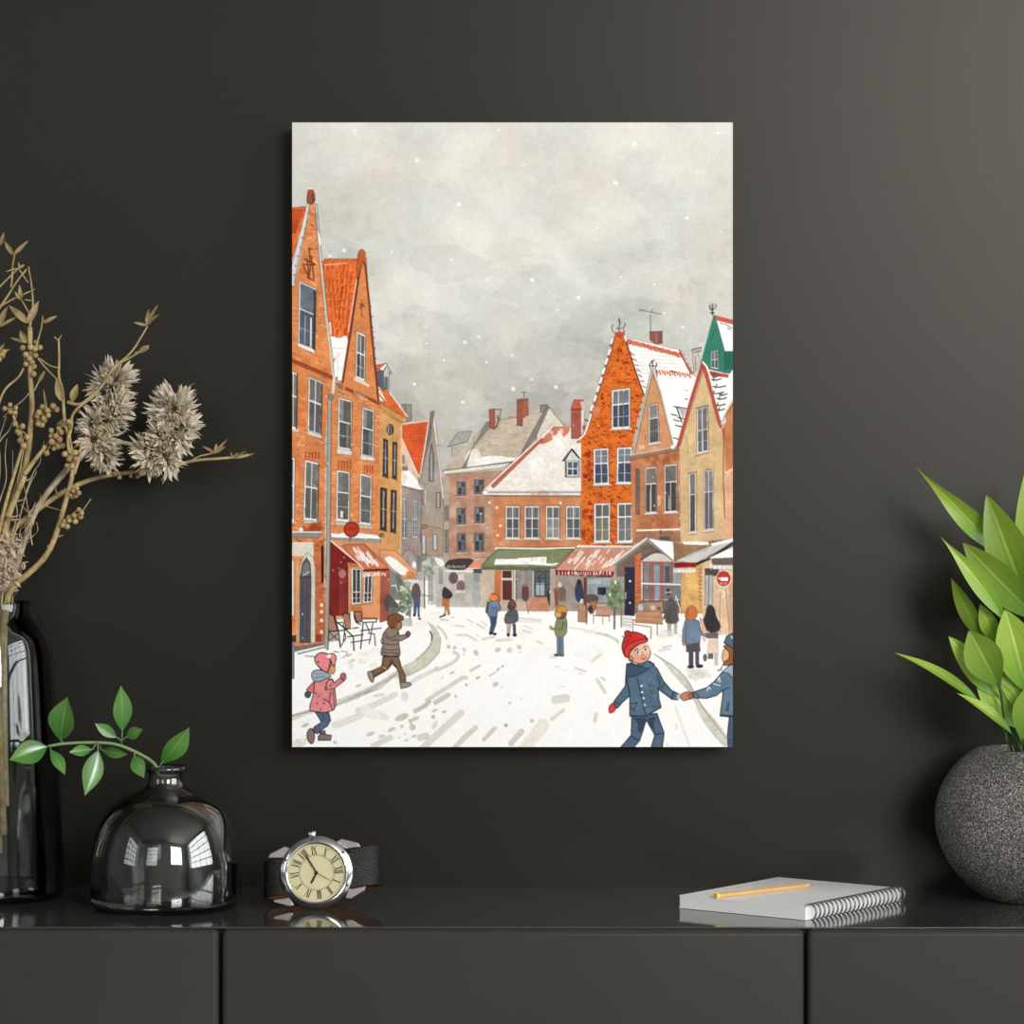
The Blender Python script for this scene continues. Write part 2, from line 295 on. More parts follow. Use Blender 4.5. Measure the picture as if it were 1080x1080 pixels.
L([(626, -350), (598, -180), (568, 20), (528, 290), (472, 640)], 2.4, (122, 52, 30)); L([(588, -200), (552, 20), (520, 230)], 1, (240, 220, 205), .9); L([(640, -350), (660, -300), (676, -130), (692, 20), (705, 200), (735, 500), (768, 820)], 2.2, (128, 54, 32)); L([(665, -365), (672, -200), (698, 20), (712, 180), (742, 500)], .6, (110, 60, 40))
F([(594, -390), (608, -428), (632, -440), (650, -428), (658, -385), (655, -340), (632, -345), (606, -240), (585, -190)], (196, 88, 46), sm=1, ol=(110, 50, 30), ow=.5)
for i in range(9): L([(694 + i * 8, 20 + i * 85), (706 + i * 8, 24 + i * 85)], 1, (110, 46, 28))
for a in ((628, -30, 628, 60), (610, 0, 650, 25), (612, 40, 648, 0), (615, 20, 645, 20), (628, 70, 630, 110)): L([(a[0], a[1]), (a[2], a[3])], 1, (110, 60, 36), .85)
W([(585, 222), (660, 258), (655, 640), (577, 608)], WHT, (92, 88, 86), 2, 2, .44, .12, .04, .7, curtain=(160, 160, 160)); L([(575, 618), (685, 668)], 2.2, (226, 220, 208))
F([(415, 640), (480, 660), (478, 700), (440, 690)], (130, 112, 82)); F([(490, 672), (775, 800), (772, 830), (495, 705)], (160, 72, 44), tex=.2); F([(560, 705), (680, 770), (670, 790), (560, 730)], (170, 140, 130), .9); L([(600, 745), (750, 830)], 1.2, (240, 190, 150), .6); L([(440, 720), (480, 740)], 1.6, (150, 120, 80))
W([(440, 760), (552, 795), (545, 1200), (432, 1180)], WHT, (98, 96, 94), 1, 2, .46, .1, .03, .7, curtain=(180, 178, 172)); L([(540, 800), (535, 1195)], .6, (90, 60, 50))
W([(635, 840), (730, 872), (725, 1262), (622, 1240)], WHT, (98, 96, 94), 1, 2, .42, .1, .03, .7, curtain=(175, 175, 172))
T(300, 440, 140)
F([(428, 250), (552, 275), (548, 310), (425, 295)], (226, 222, 210), ol=(120, 100, 90), ow=.4); F([(622, 305), (735, 330), (732, 355), (618, 345)], (226, 222, 210), ol=(120, 100, 90), ow=.4)
for x in range(435, 540, 24): F([(x, 350), (x + 14, 352), (x + 10, 430), (x - 4, 420)], (172, 76, 38), .9)
for x in range(645, 725, 22): F([(x, 388), (x + 12, 392), (x + 10, 462), (x, 455)], (172, 76, 38), .9)
W([(424, 428), (534, 446), (530, 850), (420, 840)], WHT, (120, 118, 114), 1, 2, .43, .1, .03, .7); W([(613, 455), (712, 482), (706, 880), (610, 868)], WHT, (120, 118, 114), 1, 2, .43, .1, .03, .7)
R(455, 760, 475, 815, (230, 228, 222)); R(480, 785, 500, 825, (86, 82, 80))
F([(416, 850), (532, 858), (535, 880), (412, 880)], (200, 192, 180), ol=(110, 95, 88), ow=.4); F([(608, 875), (715, 885), (720, 910), (606, 900)], (200, 192, 180), ol=(110, 95, 88), ow=.4)
F([(378, 940), (430, 950), (500, 935), (640, 945), (760, 962), (782, 992), (385, 978)], (250, 248, 243)); F([(380, 978), (785, 992), (785, 1035), (700, 1035), (385, 1000)], (156, 148, 138), ol=(95, 85, 78), ow=.5)
L([(532, 980), (532, 1045)], 1.4, (100, 92, 88)); E(545, 912, 60, 62, (178, 44, 34), ol=(70, 25, 24), ow=.8); E(545, 912, 47, 48, (190, 54, 40)); L([(512, 905), (580, 905)], .8, (140, 34, 28)); scrib(515, 580, 910, 26, 6, (150, 36, 30), .6, 40)
# cafe ground floor
T(300, 560, 140)
F([(360, 70), (785, 100), (850, 300), (850, 720), (350, 720)], (224, 150, 100), tex=.12)
F([(380, 10), (780, 60), (785, 110), (720, 112), (385, 60)], (160, 152, 140), .0)
F([(770, 150), (945, 150), (940, 300), (860, 300)], (220, 170, 110))
F([(362, 72), (450, 150), (592, 262), (520, 285), (520, 690), (350, 690)], (122, 34, 32), tex=.2); F([(440, 340), (505, 330), (510, 690), (440, 690)], (140, 52, 50), .8, tex=.2); L([(440, 350), (440, 690)], .5, (90, 20, 22)); E(470, 345, 30, 36, (205, 160, 150), .6)
for x, y in ((460, 252), (395, 318), (485, 215), (460, 418)): E(x, y, 5, 7, (230, 200, 190), .8)
F([(512, 255), (600, 262), (600, 290), (515, 290)], (205, 108, 58)); F([(780, 330), (858, 305), (858, 720), (775, 745)], (164, 84, 70), tex=.25)
for c in ([(543, 300), (628, 305), (625, 590), (545, 598)], [(645, 345), (720, 350), (712, 578), (640, 585)]):
    W(c, (238, 236, 228), (70, 66, 68), 2, 2, .66, .14, .03, .8, sill=False)
L([(540, 602), (722, 592)], 1, (150, 120, 90)); R(535, 610, 632, 660, (206, 112, 60), .9)
F([(470, 118), (520, 108), (650, 104), (848, 298), (845, 312), (640, 312), (600, 262)], (206, 118, 82), tex=.18, ol=(110, 40, 30), ow=.6)
g = np.random.default_rng(50)
for i in range(22):
    u, v = g.random(), g.random() * .75; x = 500 + u * 140 + v * 170; y = 118 + v * 180; l = 25 + 55 * g.random()
    L([(x, y), (x + l * .75, y + l)], 1.2 + g.random(), (248, 240, 232), .8)
L([(365, 70), (600, 262), (640, 310)], 1, (244, 240, 234)); L([(360, 76), (590, 268)], .5, INK)
F([(640, 312), (845, 302), (840, 322), (640, 330)], (112, 34, 32)); scrib(650, 830, 350, 36, 9, (248, 246, 242), .9, 51); L([(640, 335), (640, 370), (700, 362)], .9, (240, 238, 232))
F([(860, 300), (960, 390), (950, 560), (860, 560)], (132, 130, 126), tex=.2); R(905, 340, 945, 420, (98, 100, 100), .7)
F([(770, 150), (908, 158), (1080, 335), (1075, 380), (970, 388), (775, 208)], (230, 156, 110), tex=.1, ol=(130, 70, 45), ow=.5); F([(815, 215), (880, 205), (1000, 310), (1040, 345), (965, 365), (870, 290)], (252, 248, 242), sm=1); F([(1000, 320), (1060, 340), (1070, 375), (980, 375)], (222, 120, 72), .8, sm=1)
scrib(960, 1090, 405, 26, 9, (238, 238, 236), .9, 53)
# dark strollers and the potted bush by the cafe
F([(820, 520), (850, 510), (930, 600), (935, 660), (840, 670), (805, 590)], (86, 80, 78), .95, sm=1); E(890, 480, 26, 38, (116, 120, 122), .9); L([(870, 445), (905, 440), (918, 490)], 1, (240, 238, 234)); R(845, 620, 930, 680, (120, 114, 110), .8)
blots([(930, 420), (1010, 420), (1030, 690), (940, 640)], (92, 112, 80), 60, 3.6, .7, 55); blots([(935, 430), (1010, 420), (1030, 690), (940, 640)], (140, 150, 118), 30, 2.4, .7, 56); blots([(930, 420), (1010, 420), (1030, 690), (940, 640)], (225, 225, 215), 16, 1.5, .8, 57); L([(1020, 640), (1020, 760)], 1.2, (110, 100, 92)); R(965, 710, 1040, 775, (190, 186, 178), .8)
# ---- chairs on the snow
BR = (176, 118, 92)
F([(340, 660), (400, 690), (432, 810), (352, 815)], BR, tex=.15, ol=INK, ow=1); F([(360, 820), (430, 815), (440, 890), (365, 900)], (140, 110, 98), .7)
L([(335, 660), (360, 820), (352, 960)], 1.6, INK); L([(410, 690), (440, 820), (455, 945)], 1.4, INK); L([(358, 818), (490, 805)], 1.3, INK); L([(360, 890), (440, 830)], .8, INK); L([(370, 830), (440, 890)], .8, INK); L([(490, 810), (480, 900)], 1.2, INK)
F([(475, 670), (528, 670), (540, 790), (500, 800)], BR, tex=.15, ol=INK, ow=1); L([(430, 740), (500, 800), (560, 860), (565, 970)], 1.4, INK); L([(430, 745), (475, 740), (500, 870)], 1, INK); L([(500, 795), (600, 785)], 1.2, INK); L([(515, 860), (640, 840)], 1.2, INK); L([(440, 720), (480, 712)], 1.6, (200, 198, 192))
F([(560, 655), (625, 655), (632, 735), (580, 742)], BR, tex=.15, ol=INK, ow=1); L([(560, 655), (590, 745), (620, 760)], 1.2, INK); L([(635, 710), (750, 708), (748, 738), (640, 742)], 1.1, INK); L([(640, 745), (620, 955)], 1.3, INK); L([(720, 740), (690, 915)], 1.1, INK); L([(620, 810), (785, 788)], 1.1, INK); L([(540, 905), (700, 880)], 1, INK); L([(680, 830), (730, 835), (740, 930)], 1, INK); L([(660, 745), (690, 820)], 1, INK); L([(455, 940), (500, 870)], 1, INK); R(538, 652, 560, 790, (248, 246, 240))
L([(110, 990), (320, 935)], 1.4, (110, 104, 100)); L([(170, 1015), (240, 1020)], 1.2, (140, 134, 128))

# ---- leftmost brick house
T(300, 190, 140)
F([(50, 225), (168, 215), (165, 280), (62, 640), (50, 640)], (228, 104, 46), tex=.16, ol=(120, 46, 26), ow=.6)
for i in range(7): L([(70 + i * 14, 235), (52 + i * 6, 430)], .9, (156, 56, 26), .8); 
for i in range(8): L([(62, 250 + i * 45), (150 - i * 14, 245 + i * 42)], .8, (170, 66, 34), .7)
LA = [(190, 150), (210, 70), (250, 180), (262, 300), (285, 530), (302, 720), (395, 1590), (390, 1640), (330, 2060), (330, 3760), (50, 3820), (50, 900), (80, 860), (130, 640), (165, 420), (200, 280)]
F(LA, (222, 136, 80), tex=.16)
bricks(LA, (168, 78, 40), 520, .75, 3.2, .65, .3, 60); bricks(LA, (246, 194, 146), 380, 1.1, 3.4, .6, .3, 61); bricks(LA, (206, 104, 56), 300, 1.6, 3.6, .5, .3, 161)
blots([(62, 1400), (360, 1500), (330, 3000), (62, 3000)], (204, 100, 46), 60, 5, .35, 62)
pts = np.array([(197, 190), (180, 260), (165, 330), (150, 390), (125, 460), (110, 540), (90, 610), (72, 690), (62, 760), (55, 860)])
for i in range(9):
    L([pts[i], pts[i + 1]], 3.6, (218, 214, 206) if i % 1 == 0 else 0); L([pts[i + 1] + (-12, 0), pts[i + 1] + (20, 8)], 1.4, (150, 66, 42))
L([(206, 190), (172, 390), (135, 560), (80, 840)], .6, (96, 70, 56)); L([(186, 190), (150, 330), (100, 540), (62, 690)], .5, (110, 80, 66))
F([(185, 150), (190, 90), (210, 66), (238, 90), (250, 175), (215, 195), (182, 180)], (142, 74, 56), tex=.2, ol=(66, 36, 32), ow=.7, sm=1); E(208, 92, 20, 20, (186, 72, 50)); L([(196, 66), (224, 70)], 1.4, (244, 242, 238)); L([(205, 120), (200, 170)], 2, (110, 92, 86)); L([(222, 120), (240, 170)], 1.2, (90, 40, 32))
L([(250, 185), (262, 300), (285, 560), (305, 760), (335, 1060), (375, 1380), (395, 1590)], 2.2, (206, 200, 186)); L([(262, 190), (275, 300), (298, 560), (318, 760), (345, 1060), (388, 1400), (405, 1590)], .7, (120, 112, 100)); L([(250, 190), (250, 290), (268, 480), (292, 760), (325, 1060)], .6, (110, 78, 58)); L([(280, 440), (292, 520)], 1.6, (246, 246, 242)); L([(258, 270), (270, 410)], 1.1, (140, 132, 122))
for a in ((200, 550, 212, 690), (212, 690, 200, 800), (150, 685, 250, 690), (165, 640, 245, 680), (155, 700, 195, 780), (220, 620, 240, 800), (185, 790, 245, 820), (195, 560, 225, 560), (185, 640, 200, 800)): L([(a[0], a[1]), (a[2], a[3])], 1.6, (124, 52, 26), .9)
E(150, 740, 30, 26, (170, 84, 42), .6)
L([(215, 360), (235, 375)], 1.2, (150, 80, 46)); L([(215, 440), (230, 445)], 1, (170, 90, 52))
W([(120, 820), (262, 885), (248, 1400), (110, 1345)], (240, 238, 230), (104, 112, 124), 1, 2, .42, .07, .02, .7, bot=(84, 92, 106), sill=False); 
T(300, 320, 140)
L([(216, 120), (214, 350)], 1.4, WHT); L([(170, 100), (165, 330)], .8, (180, 184, 190)); F([(240, -112), (256, -105), (248, 385), (233, 378)], (62, 46, 42)); F([(108, 318), (225, 362), (250, 388), (245, 408), (105, 348)], (232, 228, 216), ol=(120, 100, 86), ow=.5)
L([(62, 465), (390, 605)], 4.4, (166, 74, 42)); L([(62, 452), (390, 590)], .6, (110, 46, 28))
W([(40, 545), (108, 570), (102, 1030), (40, 1015)], WHT, (120, 118, 114), 2, 1, .42, .14, .03, .7); L([(104, 575), (98, 1030)], 1.2, (60, 46, 42))
W([(197, 590), (312, 640), (300, 1085), (188, 1050)], WHT, (112, 108, 106), 2, 1, .42, .09, .035, .9, edge=(90, 60, 50)); L([(306, 640), (296, 1080)], 1, (70, 46, 40)); L([(200, 600), (310, 650)], 1.4, (200, 192, 180))
T(300, 440, 140)
F([(188, 110), (305, 145), (302, 175), (185, 140)], (214, 208, 194), ol=(110, 90, 80), ow=.4); F([(62, 90), (115, 100), (112, 122), (62, 112)], (206, 200, 188))
for x in range(168, 295, 26): F([(x, 275 + (x % 3) * 6), (x + 16, 278), (x + 12, 345), (x - 2, 340)], (172, 76, 40), .9)
W([(166, 345), (282, 372), (272, 850), (154, 835)], WHT, (112, 110, 106), 2, 1, .44, .1, .03, .8, edge=(90, 66, 56)); W([(40, 318), (86, 330), (80, 850), (40, 850)], WHT, (110, 106, 104), 1, 1, .44, .3, .03)
L([(276, 380), (268, 850)], 1, (70, 46, 40)); F([(155, 835), (270, 845), (285, 868), (150, 860)], (196, 190, 176), ol=(110, 90, 80), ow=.4); R(62, 60, 110, 60.5, INK)
blots([(160, 870), (300, 880), (290, 930), (120, 925)], (160, 62, 36), 16, 4, .7, 64); E(135, 915, 18, 20, (244, 240, 232))
F([(60, 935), (298, 935), (300, 960), (270, 985), (60, 978)], (142, 136, 130), ol=(90, 80, 74), ow=.5); L([(60, 933), (300, 933)], 1.2, (236, 234, 228)); L([(90, 990), (140, 1010)], 1, (120, 50, 30)); R(62, 1015, 240, 1090, (226, 218, 200))
T(300, 560, 140)
R(55, 95, 240, 205, (222, 212, 192)); F([(55, 200), (110, 205), (105, 700), (55, 700)], (214, 140, 86)); R(55, 235, 78, 690, (232, 226, 214), ol=(110, 90, 80), ow=.4); R(92, 210, 120, 900, (226, 160, 104), .8)
F([(235, 105), (325, 60), (325, 900), (245, 900)], (200, 110, 62), tex=.2); F([(298, 120), (318, 118), (318, 420), (298, 422)], (44, 34, 34)); bricks([(235, 105), (325, 60), (325, 900), (245, 900)], (150, 58, 34), 40, 1.2, 2.6, .7, .1, 65); R(245, 840, 300, 900, (156, 62, 42)); 
F([(112, 905), (125, 300), (150, 215), (192, 172), (232, 210), (250, 300), (250, 905)], (218, 208, 188), ol=(130, 110, 94), ow=.5, sm=0)
F([(124, 905), (130, 370), (148, 260), (180, 218), (208, 260), (216, 380), (210, 905)], (84, 82, 90), ol=(48, 44, 46), ow=.8); L([(130, 375), (214, 375)], 1.2, (56, 52, 54)); F([(140, 350), (160, 260), (200, 250), (205, 350), (180, 362)], (140, 138, 138), .6); L([(150, 400), (145, 890)], .6, (56, 52, 58)); L([(185, 400), (182, 890)], .6, (56, 52, 58)); E(148, 675, 5, 8, WHT); E(148, 870, 5, 8, (220, 190, 140)); L([(202, 330), (150, 360)], .8, (220, 220, 220))
for y in (600, 655, 725, 820): E(302, y, 13, 16, (245, 228, 210), .95)
F([(60, 940), (320, 905), (325, 925), (90, 980), (60, 990)], (112, 106, 104), tex=.2); R(60, 845, 95, 900, (60, 54, 52)); R(60, 900, 82, 1200, (130, 126, 128)); L([(100, 990), (330, 930)], 1.4, (242, 240, 236)); L([(110, 1000), (325, 945)], .8, (70, 66, 64))
# the drain pipe
T(300, 320, 140)
L([(405, 590), (402, 650), (398, 740)], 3, (222, 216, 204)); L([(420, 600), (412, 740)], .8, (110, 100, 90)); L([(395, 745), (366, 775), (368, 930), (356, 2060), (340, 2800)], 3.6, (166, 160, 150)); L([(352, 790), (352, 930), (340, 2060), (326, 2790)], .5, (84, 76, 70)); L([(384, 790), (382, 930), (370, 2060), (354, 2790)], .7, (96, 88, 80)); E(375, 762, 24, 22, (140, 134, 124), ol=(80, 72, 66), ow=.5); F([(420, 595), (436, 600), (430, 620), (415, 640)], (206, 96, 50))

# ---- snowy-roofed brick house right of centre
T(500, 400, 140)
F([(640, 385), (780, 385), (900, 400), (900, 935), (65, 925)], (240, 230, 220), tex=.05, ol=(150, 120, 105), ow=.4)
bricks([(640, 400), (870, 420), (870, 900), (150, 900)], (206, 176, 156), 230, .5, 5, .5, 0, 70); blots([(500, 560), (700, 470), (640, 700), (420, 800)], (250, 246, 242), 24, 8, .5, 71)
F([(640, 385), (780, 388), (770, 430), (730, 470), (690, 420), (640, 490), (580, 520), (530, 530), (560, 480)], (206, 108, 80), .9, tex=.25); blots([(600, 420), (740, 410), (700, 470), (560, 520)], (245, 238, 230), 12, 2.5, .7, 72)
for i in range(9):
    u = .2 + i * .09; x, y = 640 + (150 - 640) * u, 392 + (872 - 392) * u
    L([(x, y), (x - 34, y + 33)], 4.2, (184, 90, 68), .95); L([(x + 6, y + 8), (x - 20, y + 40)], .5, (130, 60, 48), .7)
L([(640, 380), (70, 910)], 1.2, (246, 240, 234)); L([(635, 372), (60, 905)], .4, (130, 100, 90))
F([(62, 920), (80, 900), (130, 912), (868, 912), (868, 942), (75, 940)], (246, 242, 236), ol=(96, 76, 68), ow=.5); L([(110, 922), (866, 922)], .7, (110, 76, 66))
R(788, 250, 868, 482, (176, 92, 76), tex=.2, ol=(96, 56, 50), ow=.4); F([(868, 250), (900, 240), (890, 420), (868, 440)], (226, 214, 206), ol=(96, 70, 62), ow=.4); F([(788, 240), (812, 165), (888, 168), (872, 240)], (200, 92, 66), ol=(90, 50, 44), ow=.6); L([(790, 246), (872, 246)], 1.2, (120, 66, 58)); F([(862, 180), (890, 180), (905, 250), (880, 260)], (214, 190, 178)); R(800, 270, 850, 330, (160, 74, 62), .8); L([(905, 330), (930, 340)], 2, (150, 80, 60))
F([(740, 660), (790, 575), (862, 645), (862, 795), (740, 795)], (212, 210, 206), ol=(90, 84, 80), ow=.5); R(736, 655, 752, 795, (120, 122, 122)); F([(712, 665), (788, 562), (800, 562), (862, 640), (850, 645), (792, 580), (730, 668)], (52, 52, 58)); W([(752, 662), (850, 662), (848, 790), (752, 790)], (238, 238, 234), (82, 92, 112), 2, 1, .5, .1, .07, .8, sill=False)
T(500, 520, 140)
R(150, 22, 868, 445, (206, 134, 90), tex=.14); F([(0, 0), (40, 20), (165, 20), (165, 440), (0, 440)], (192, 150, 124), .0)
blots([(160, 30), (860, 30), (860, 430), (160, 430)], (190, 106, 66), 50, 6, .3, 73); blots([(160, 30), (860, 380), (860, 430), (160, 430)], (232, 180, 146), 16, 4, .4, 74); L([(150, 24), (866, 28)], .9, (120, 80, 64))
for x0, x1, cc in ((255, 370, 3), (408, 532, 3), (582, 696, 1), (746, 866, 3)):
    W([(x0, 104), (x1, 104), (x1, 374), (x0, 374)], (238, 236, 230), (112, 110, 108), 2, 2, .37, .09, .04, .9, sill=True, bot=(92, 92, 96) if cc == 3 else (140, 138, 134))
    if cc == 3: L([(x0 + 38, 112), (x0 + 38, 195)], .9, (150, 148, 146)); L([(x0 + 75, 112), (x0 + 75, 195)], .9, (150, 148, 146))
for x, y in ((185, 118), (212, 265), (190, 342), (702, 78), (125, 76)): E(x, y, 10, 11, (246, 236, 226), .9)
# shop below it
R(90, 600, 880, 960, (196, 176, 156), tex=.15); R(165, 628, 222, 872, (204, 112, 66), tex=.15); F([(222, 640), (312, 640), (312, 868), (222, 868)], (206, 186, 166)); R(230, 630, 304, 690, (84, 48, 44)); R(230, 712, 304, 866, (98, 50, 44), tex=.2, ol=(60, 34, 32)); L([(222, 698), (312, 698)], 1.2, (226, 214, 200)); L([(225, 630), (225, 868)], .8, (226, 214, 200))
R(318, 628, 665, 860, (142, 136, 128), tex=.15); L([(330, 630), (328, 870)], 1.2, (226, 222, 214)); L([(345, 640), (345, 880)], .6, (90, 84, 80)); L([(330, 700), (355, 700)], .7, (226, 222, 214)); L([(480, 640), (478, 840)], 1, (206, 200, 190))
R(490, 632, 662, 842, (88, 94, 100), tex=.2, ol=(56, 54, 56)); R(505, 730, 570, 830, (178, 186, 190), .85, tex=.25)
for x in (532, 580, 622): L([(x, 640), (x, 838)], .7, (50, 50, 54))
for y in (690, 740): L([(495, 640 + y - 640), (660, y)], .6, (50, 50, 54))
F([(380, 640), (410, 640), (405, 750), (385, 760)], (160, 152, 142)); 
F([(440, 850), (610, 842), (612, 962), (440, 960)], (206, 142, 110), tex=.2); R(350, 880, 445, 950, (214, 186, 162), .8, tex=.2); bricks([(440, 850), (610, 842), (612, 962), (440, 960)], (180, 100, 70), 40, .8, 3, .5, 0, 76)
F([(385, 760), (420, 740), (445, 770), (445, 880), (390, 880)], (86, 76, 80), sm=1); F([(395, 770), (440, 755), (445, 820), (400, 830)], (116, 56, 70)); E(415, 745, 18, 14, (128, 122, 104)); L([(425, 880), (440, 975)], 1.2, (150, 110, 90))
F([(600, 775), (640, 760), (650, 830), (640, 955), (600, 880), (590, 820)], (70, 56, 52), sm=1); F([(640, 760), (665, 748), (700, 800), (690, 900), (650, 900)], (124, 76, 56), sm=1); E(622, 800, 12, 20, (206, 206, 206)); R(645, 845, 668, 960, (228, 214, 198)); 
R(680, 640, 870, 960, (180, 162, 146), .9, tex=.25); F([(690, 770), (715, 755), (745, 800), (745, 900), (690, 890)], (176, 132, 96), sm=1); E(695, 742, 14, 18, (226, 216, 206)); L([(725, 770), (750, 830), (735, 880)], 1.4, (80, 72, 70))
F([(755, 780), (830, 780), (835, 960), (755, 960)], (138, 134, 130), .8); F([(835, 700), (870, 690), (885, 760), (890, 890), (830, 890), (822, 800)], (58, 66, 92), sm=1); E(850, 710, 18, 24, (58, 50, 54)); L([(870, 870), (870, 890)], 2.4, (240, 238, 234)); R(755, 880, 800, 950, (96, 102, 112), .8); R(660, 680, 682, 960, (150, 76, 60), .8)
F([(50, 598), (120, 520), (192, 455), (810, 455), (660, 625), (58, 618)], (126, 132, 96), tex=.12, ol=(56, 58, 44), ow=.7); F([(50, 596), (665, 600), (660, 630), (55, 622)], (96, 104, 76)); F([(160, 582), (175, 535), (340, 535), (360, 528), (590, 515), (585, 572), (690, 568), (650, 592), (440, 580)], (248, 246, 240), sm=0); blots([(190, 465), (780, 465), (660, 590), (100, 590)], (140, 145, 110), 20, 4, .2, 77)
L([(180, 446), (560, 452), (830, 442)], 1.5, (240, 236, 228)); L([(190, 436), (860, 436)], .5, (120, 86, 72))
R(0, 560, 60, 610, (228, 150, 120), .9)

# ---- bright orange stepped gable
T(600, 320, 180)
F([(362, 215), (710, 296), (800, 475), (790, 620), (600, 640), (470, 580), (400, 400)], (247, 244, 239), tex=.03, ol=(130, 110, 100), ow=.4)
for y in range(270, 520, 24): L([(390 + (y - 270) * .35, y), (690 + (y - 270) * .3, y + 22)], .4, (190, 182, 176), .7)
bricks([(380, 260), (700, 320), (780, 470), (460, 540)], (160, 150, 146), 50, .5, 4, .6, .1, 80)
g = np.random.default_rng(81)
for i in range(26):
    u = i / 25.; x, y = 368 + (700 - 368) * u, 222 + (310 - 222) * u
    L([(x, y + 4), (x + 10, y + 26 + 8 * g.random())], 1.6, (206, 72, 40), .95); 
    if i % 3 == 0: L([(x, y), (x + 22, y + 6)], 1.2, (250, 248, 244))
L([(700, 300), (735, 370), (792, 470)], 1.6, (186, 62, 44)); L([(695, 300), (780, 470)], .6, (120, 50, 40)); 
for i in range(5): L([(712 + i * 15, 330 + i * 28), (724 + i * 15, 322 + i * 28)], 1.2, (206, 80, 52))
F([(510, 180), (588, 178), (590, 252), (550, 258), (512, 232)], (140, 82, 70), ol=(86, 54, 48), ow=.5); L([(552, 190), (552, 255)], 2.4, (168, 110, 92)); L([(508, 180), (592, 176)], 1, (110, 70, 60)); L([(516, 175), (514, 70)], .6, INK); L([(440, 35), (470, 45), (585, 68)], .8, (110, 106, 100)); L([(525, 35), (522, 55)], .5, INK); L([(440, 50), (480, 38)], .6, (110, 106, 100))
OI = [(290, 188), (352, 188), (380, 290), (472, 575), (440, 700), (400, 900), (405, 1020), (410, 1530), (75, 1530), (76, 880), (50, 880), (100, 820), (135, 740), (165, 640), (215, 490), (270, 300)]
F(OI, (224, 108, 36), tex=.1)
bricks(OI, (122, 34, 14), 520, 1.15, 2.2, .9, .5, 82); bricks(OI, (166, 54, 22), 460, 1., 3, .8, -.3, 83); bricks(OI, (240, 134, 60), 150, 1.1, 2.4, .6, 0, 84)
blots([(200, 560), (390, 400), (300, 240), (180, 800)], (140, 42, 16), 44, 2.2, .8, 85); blots([(90, 750), (90, 1500), (150, 1500), (150, 900)], (140, 42, 16), 46, 1.9, .8, 86); R(290, 180, 352, 215, (196, 84, 56), tex=.2)
L([(352, 215), (382, 310), (420, 430), (472, 575)], 1.4, (90, 44, 32)); L([(290, 215), (250, 360), (210, 500), (165, 640)], .9, (80, 44, 36)); L([(165, 640), (125, 770), (50, 880)], 1, (54, 44, 44))
for i, (x, y) in enumerate(((276, 240), (262, 310), (244, 370), (225, 430), (208, 490), (190, 545), (172, 605), (150, 665))):
    F([(x - 10, y - 24), (x + 8, y - 24), (x - 8, y + 22), (x - 24, y + 20)], (244, 241, 236), ol=(150, 130, 120), ow=.3); R(x - 20, y + 16, x + 0, y + 34, (168, 76, 62), .9)
L([(140, 700), (120, 770), (95, 830), (60, 862)], 1.6, (246, 242, 238)); E(170, 675, 26, 28, (214, 130, 96), .9); F([(346, 205), (358, 200), (366, 240), (356, 240)], (248, 246, 242))
for i in range(7): L([(395 + i * 12, 320 + i * 34), (412 + i * 12, 326 + i * 34)], 1.2, (190, 84, 50))
for d in ([(285, 185), (270, 165), (268, 145), (282, 135)], [(320, 180), (310, 150), (325, 130), (318, 95)], [(350, 180), (340, 150), (358, 140), (352, 125)], [(300, 160), (335, 155)], [(325, 130), (312, 112), (316, 95)]): L(d, .8, (70, 62, 60), sm=2)
W([(270, 548), (388, 533), (388, 790), (268, 798)], (242, 240, 234), (118, 122, 128), 3, 2, .38, .08, .04, .8, bot=(74, 76, 92)); L([(345, 560), (345, 780)], .5, (60, 58, 66))
T(600, 450, 180)
W([(155, 140), (250, 135), (255, 365), (155, 370)], (242, 240, 234), (118, 124, 130), 2, 2, .41, .1, .04, .7, top=2, bot=(72, 80, 100)); W([(302, 132), (400, 128), (402, 360), (300, 362)], (242, 240, 234), (118, 124, 130), 2, 2, .41, .1, .04, .7, top=2, bot=(72, 80, 100))
W([(158, 485), (262, 482), (260, 730), (158, 735)], (242, 240, 234), (104, 98, 94), 2, 2, .35, .1, .04, .7, bot=(124, 116, 102)); W([(304, 482), (405, 480), (405, 730), (304, 735)], (242, 240, 234), (100, 96, 94), 2, 2, .35, .1, .04, .7, bot=(120, 118, 114)); L([(300, 742), (405, 748)], .8, INK)

# ---- tan gabled house
T(600, 320, 180)
F([(550, 418), (780, 448), (805, 470), (790, 560), (690, 905), (660, 900), (600, 700)], (249, 247, 243), tex=.03, ol=(150, 130, 120), ow=.3)
for i in range(14):
    u = i / 13.; L([(555 + 205 * u, 425 + 22 * u), (562 + 205 * u, 440 + 20 * u + 8 * (i % 2))], 1.5, (214, 84, 54), .95)
for x, y in ((660, 425), (665, 700), (680, 735), (690, 770), (680, 850), (705, 720), (715, 775), (680, 650)): L([(x - 18, y), (x + 18, y + 10)], 1.2, (72, 68, 68)); 
L([(680, 655), (712, 750)], 1.4, INK); F([(690, 660), (740, 670), (720, 730)], (120, 116, 112), .5); L([(735, 605), (750, 605)], 1.4, (222, 96, 62)); L([(740, 550), (748, 550)], 1, (222, 110, 80)); L([(690, 655), (745, 665)], 1.2, (90, 84, 80))
TJ = [(530, 410), (560, 500), (662, 900), (690, 915), (395, 972)]
F(TJ, (208, 146, 100), tex=.12); bricks(TJ, (176, 104, 66), 50, .7, 2.4, .5, .1, 88); blots(TJ, (226, 172, 130), 16, 3, .4, 89)
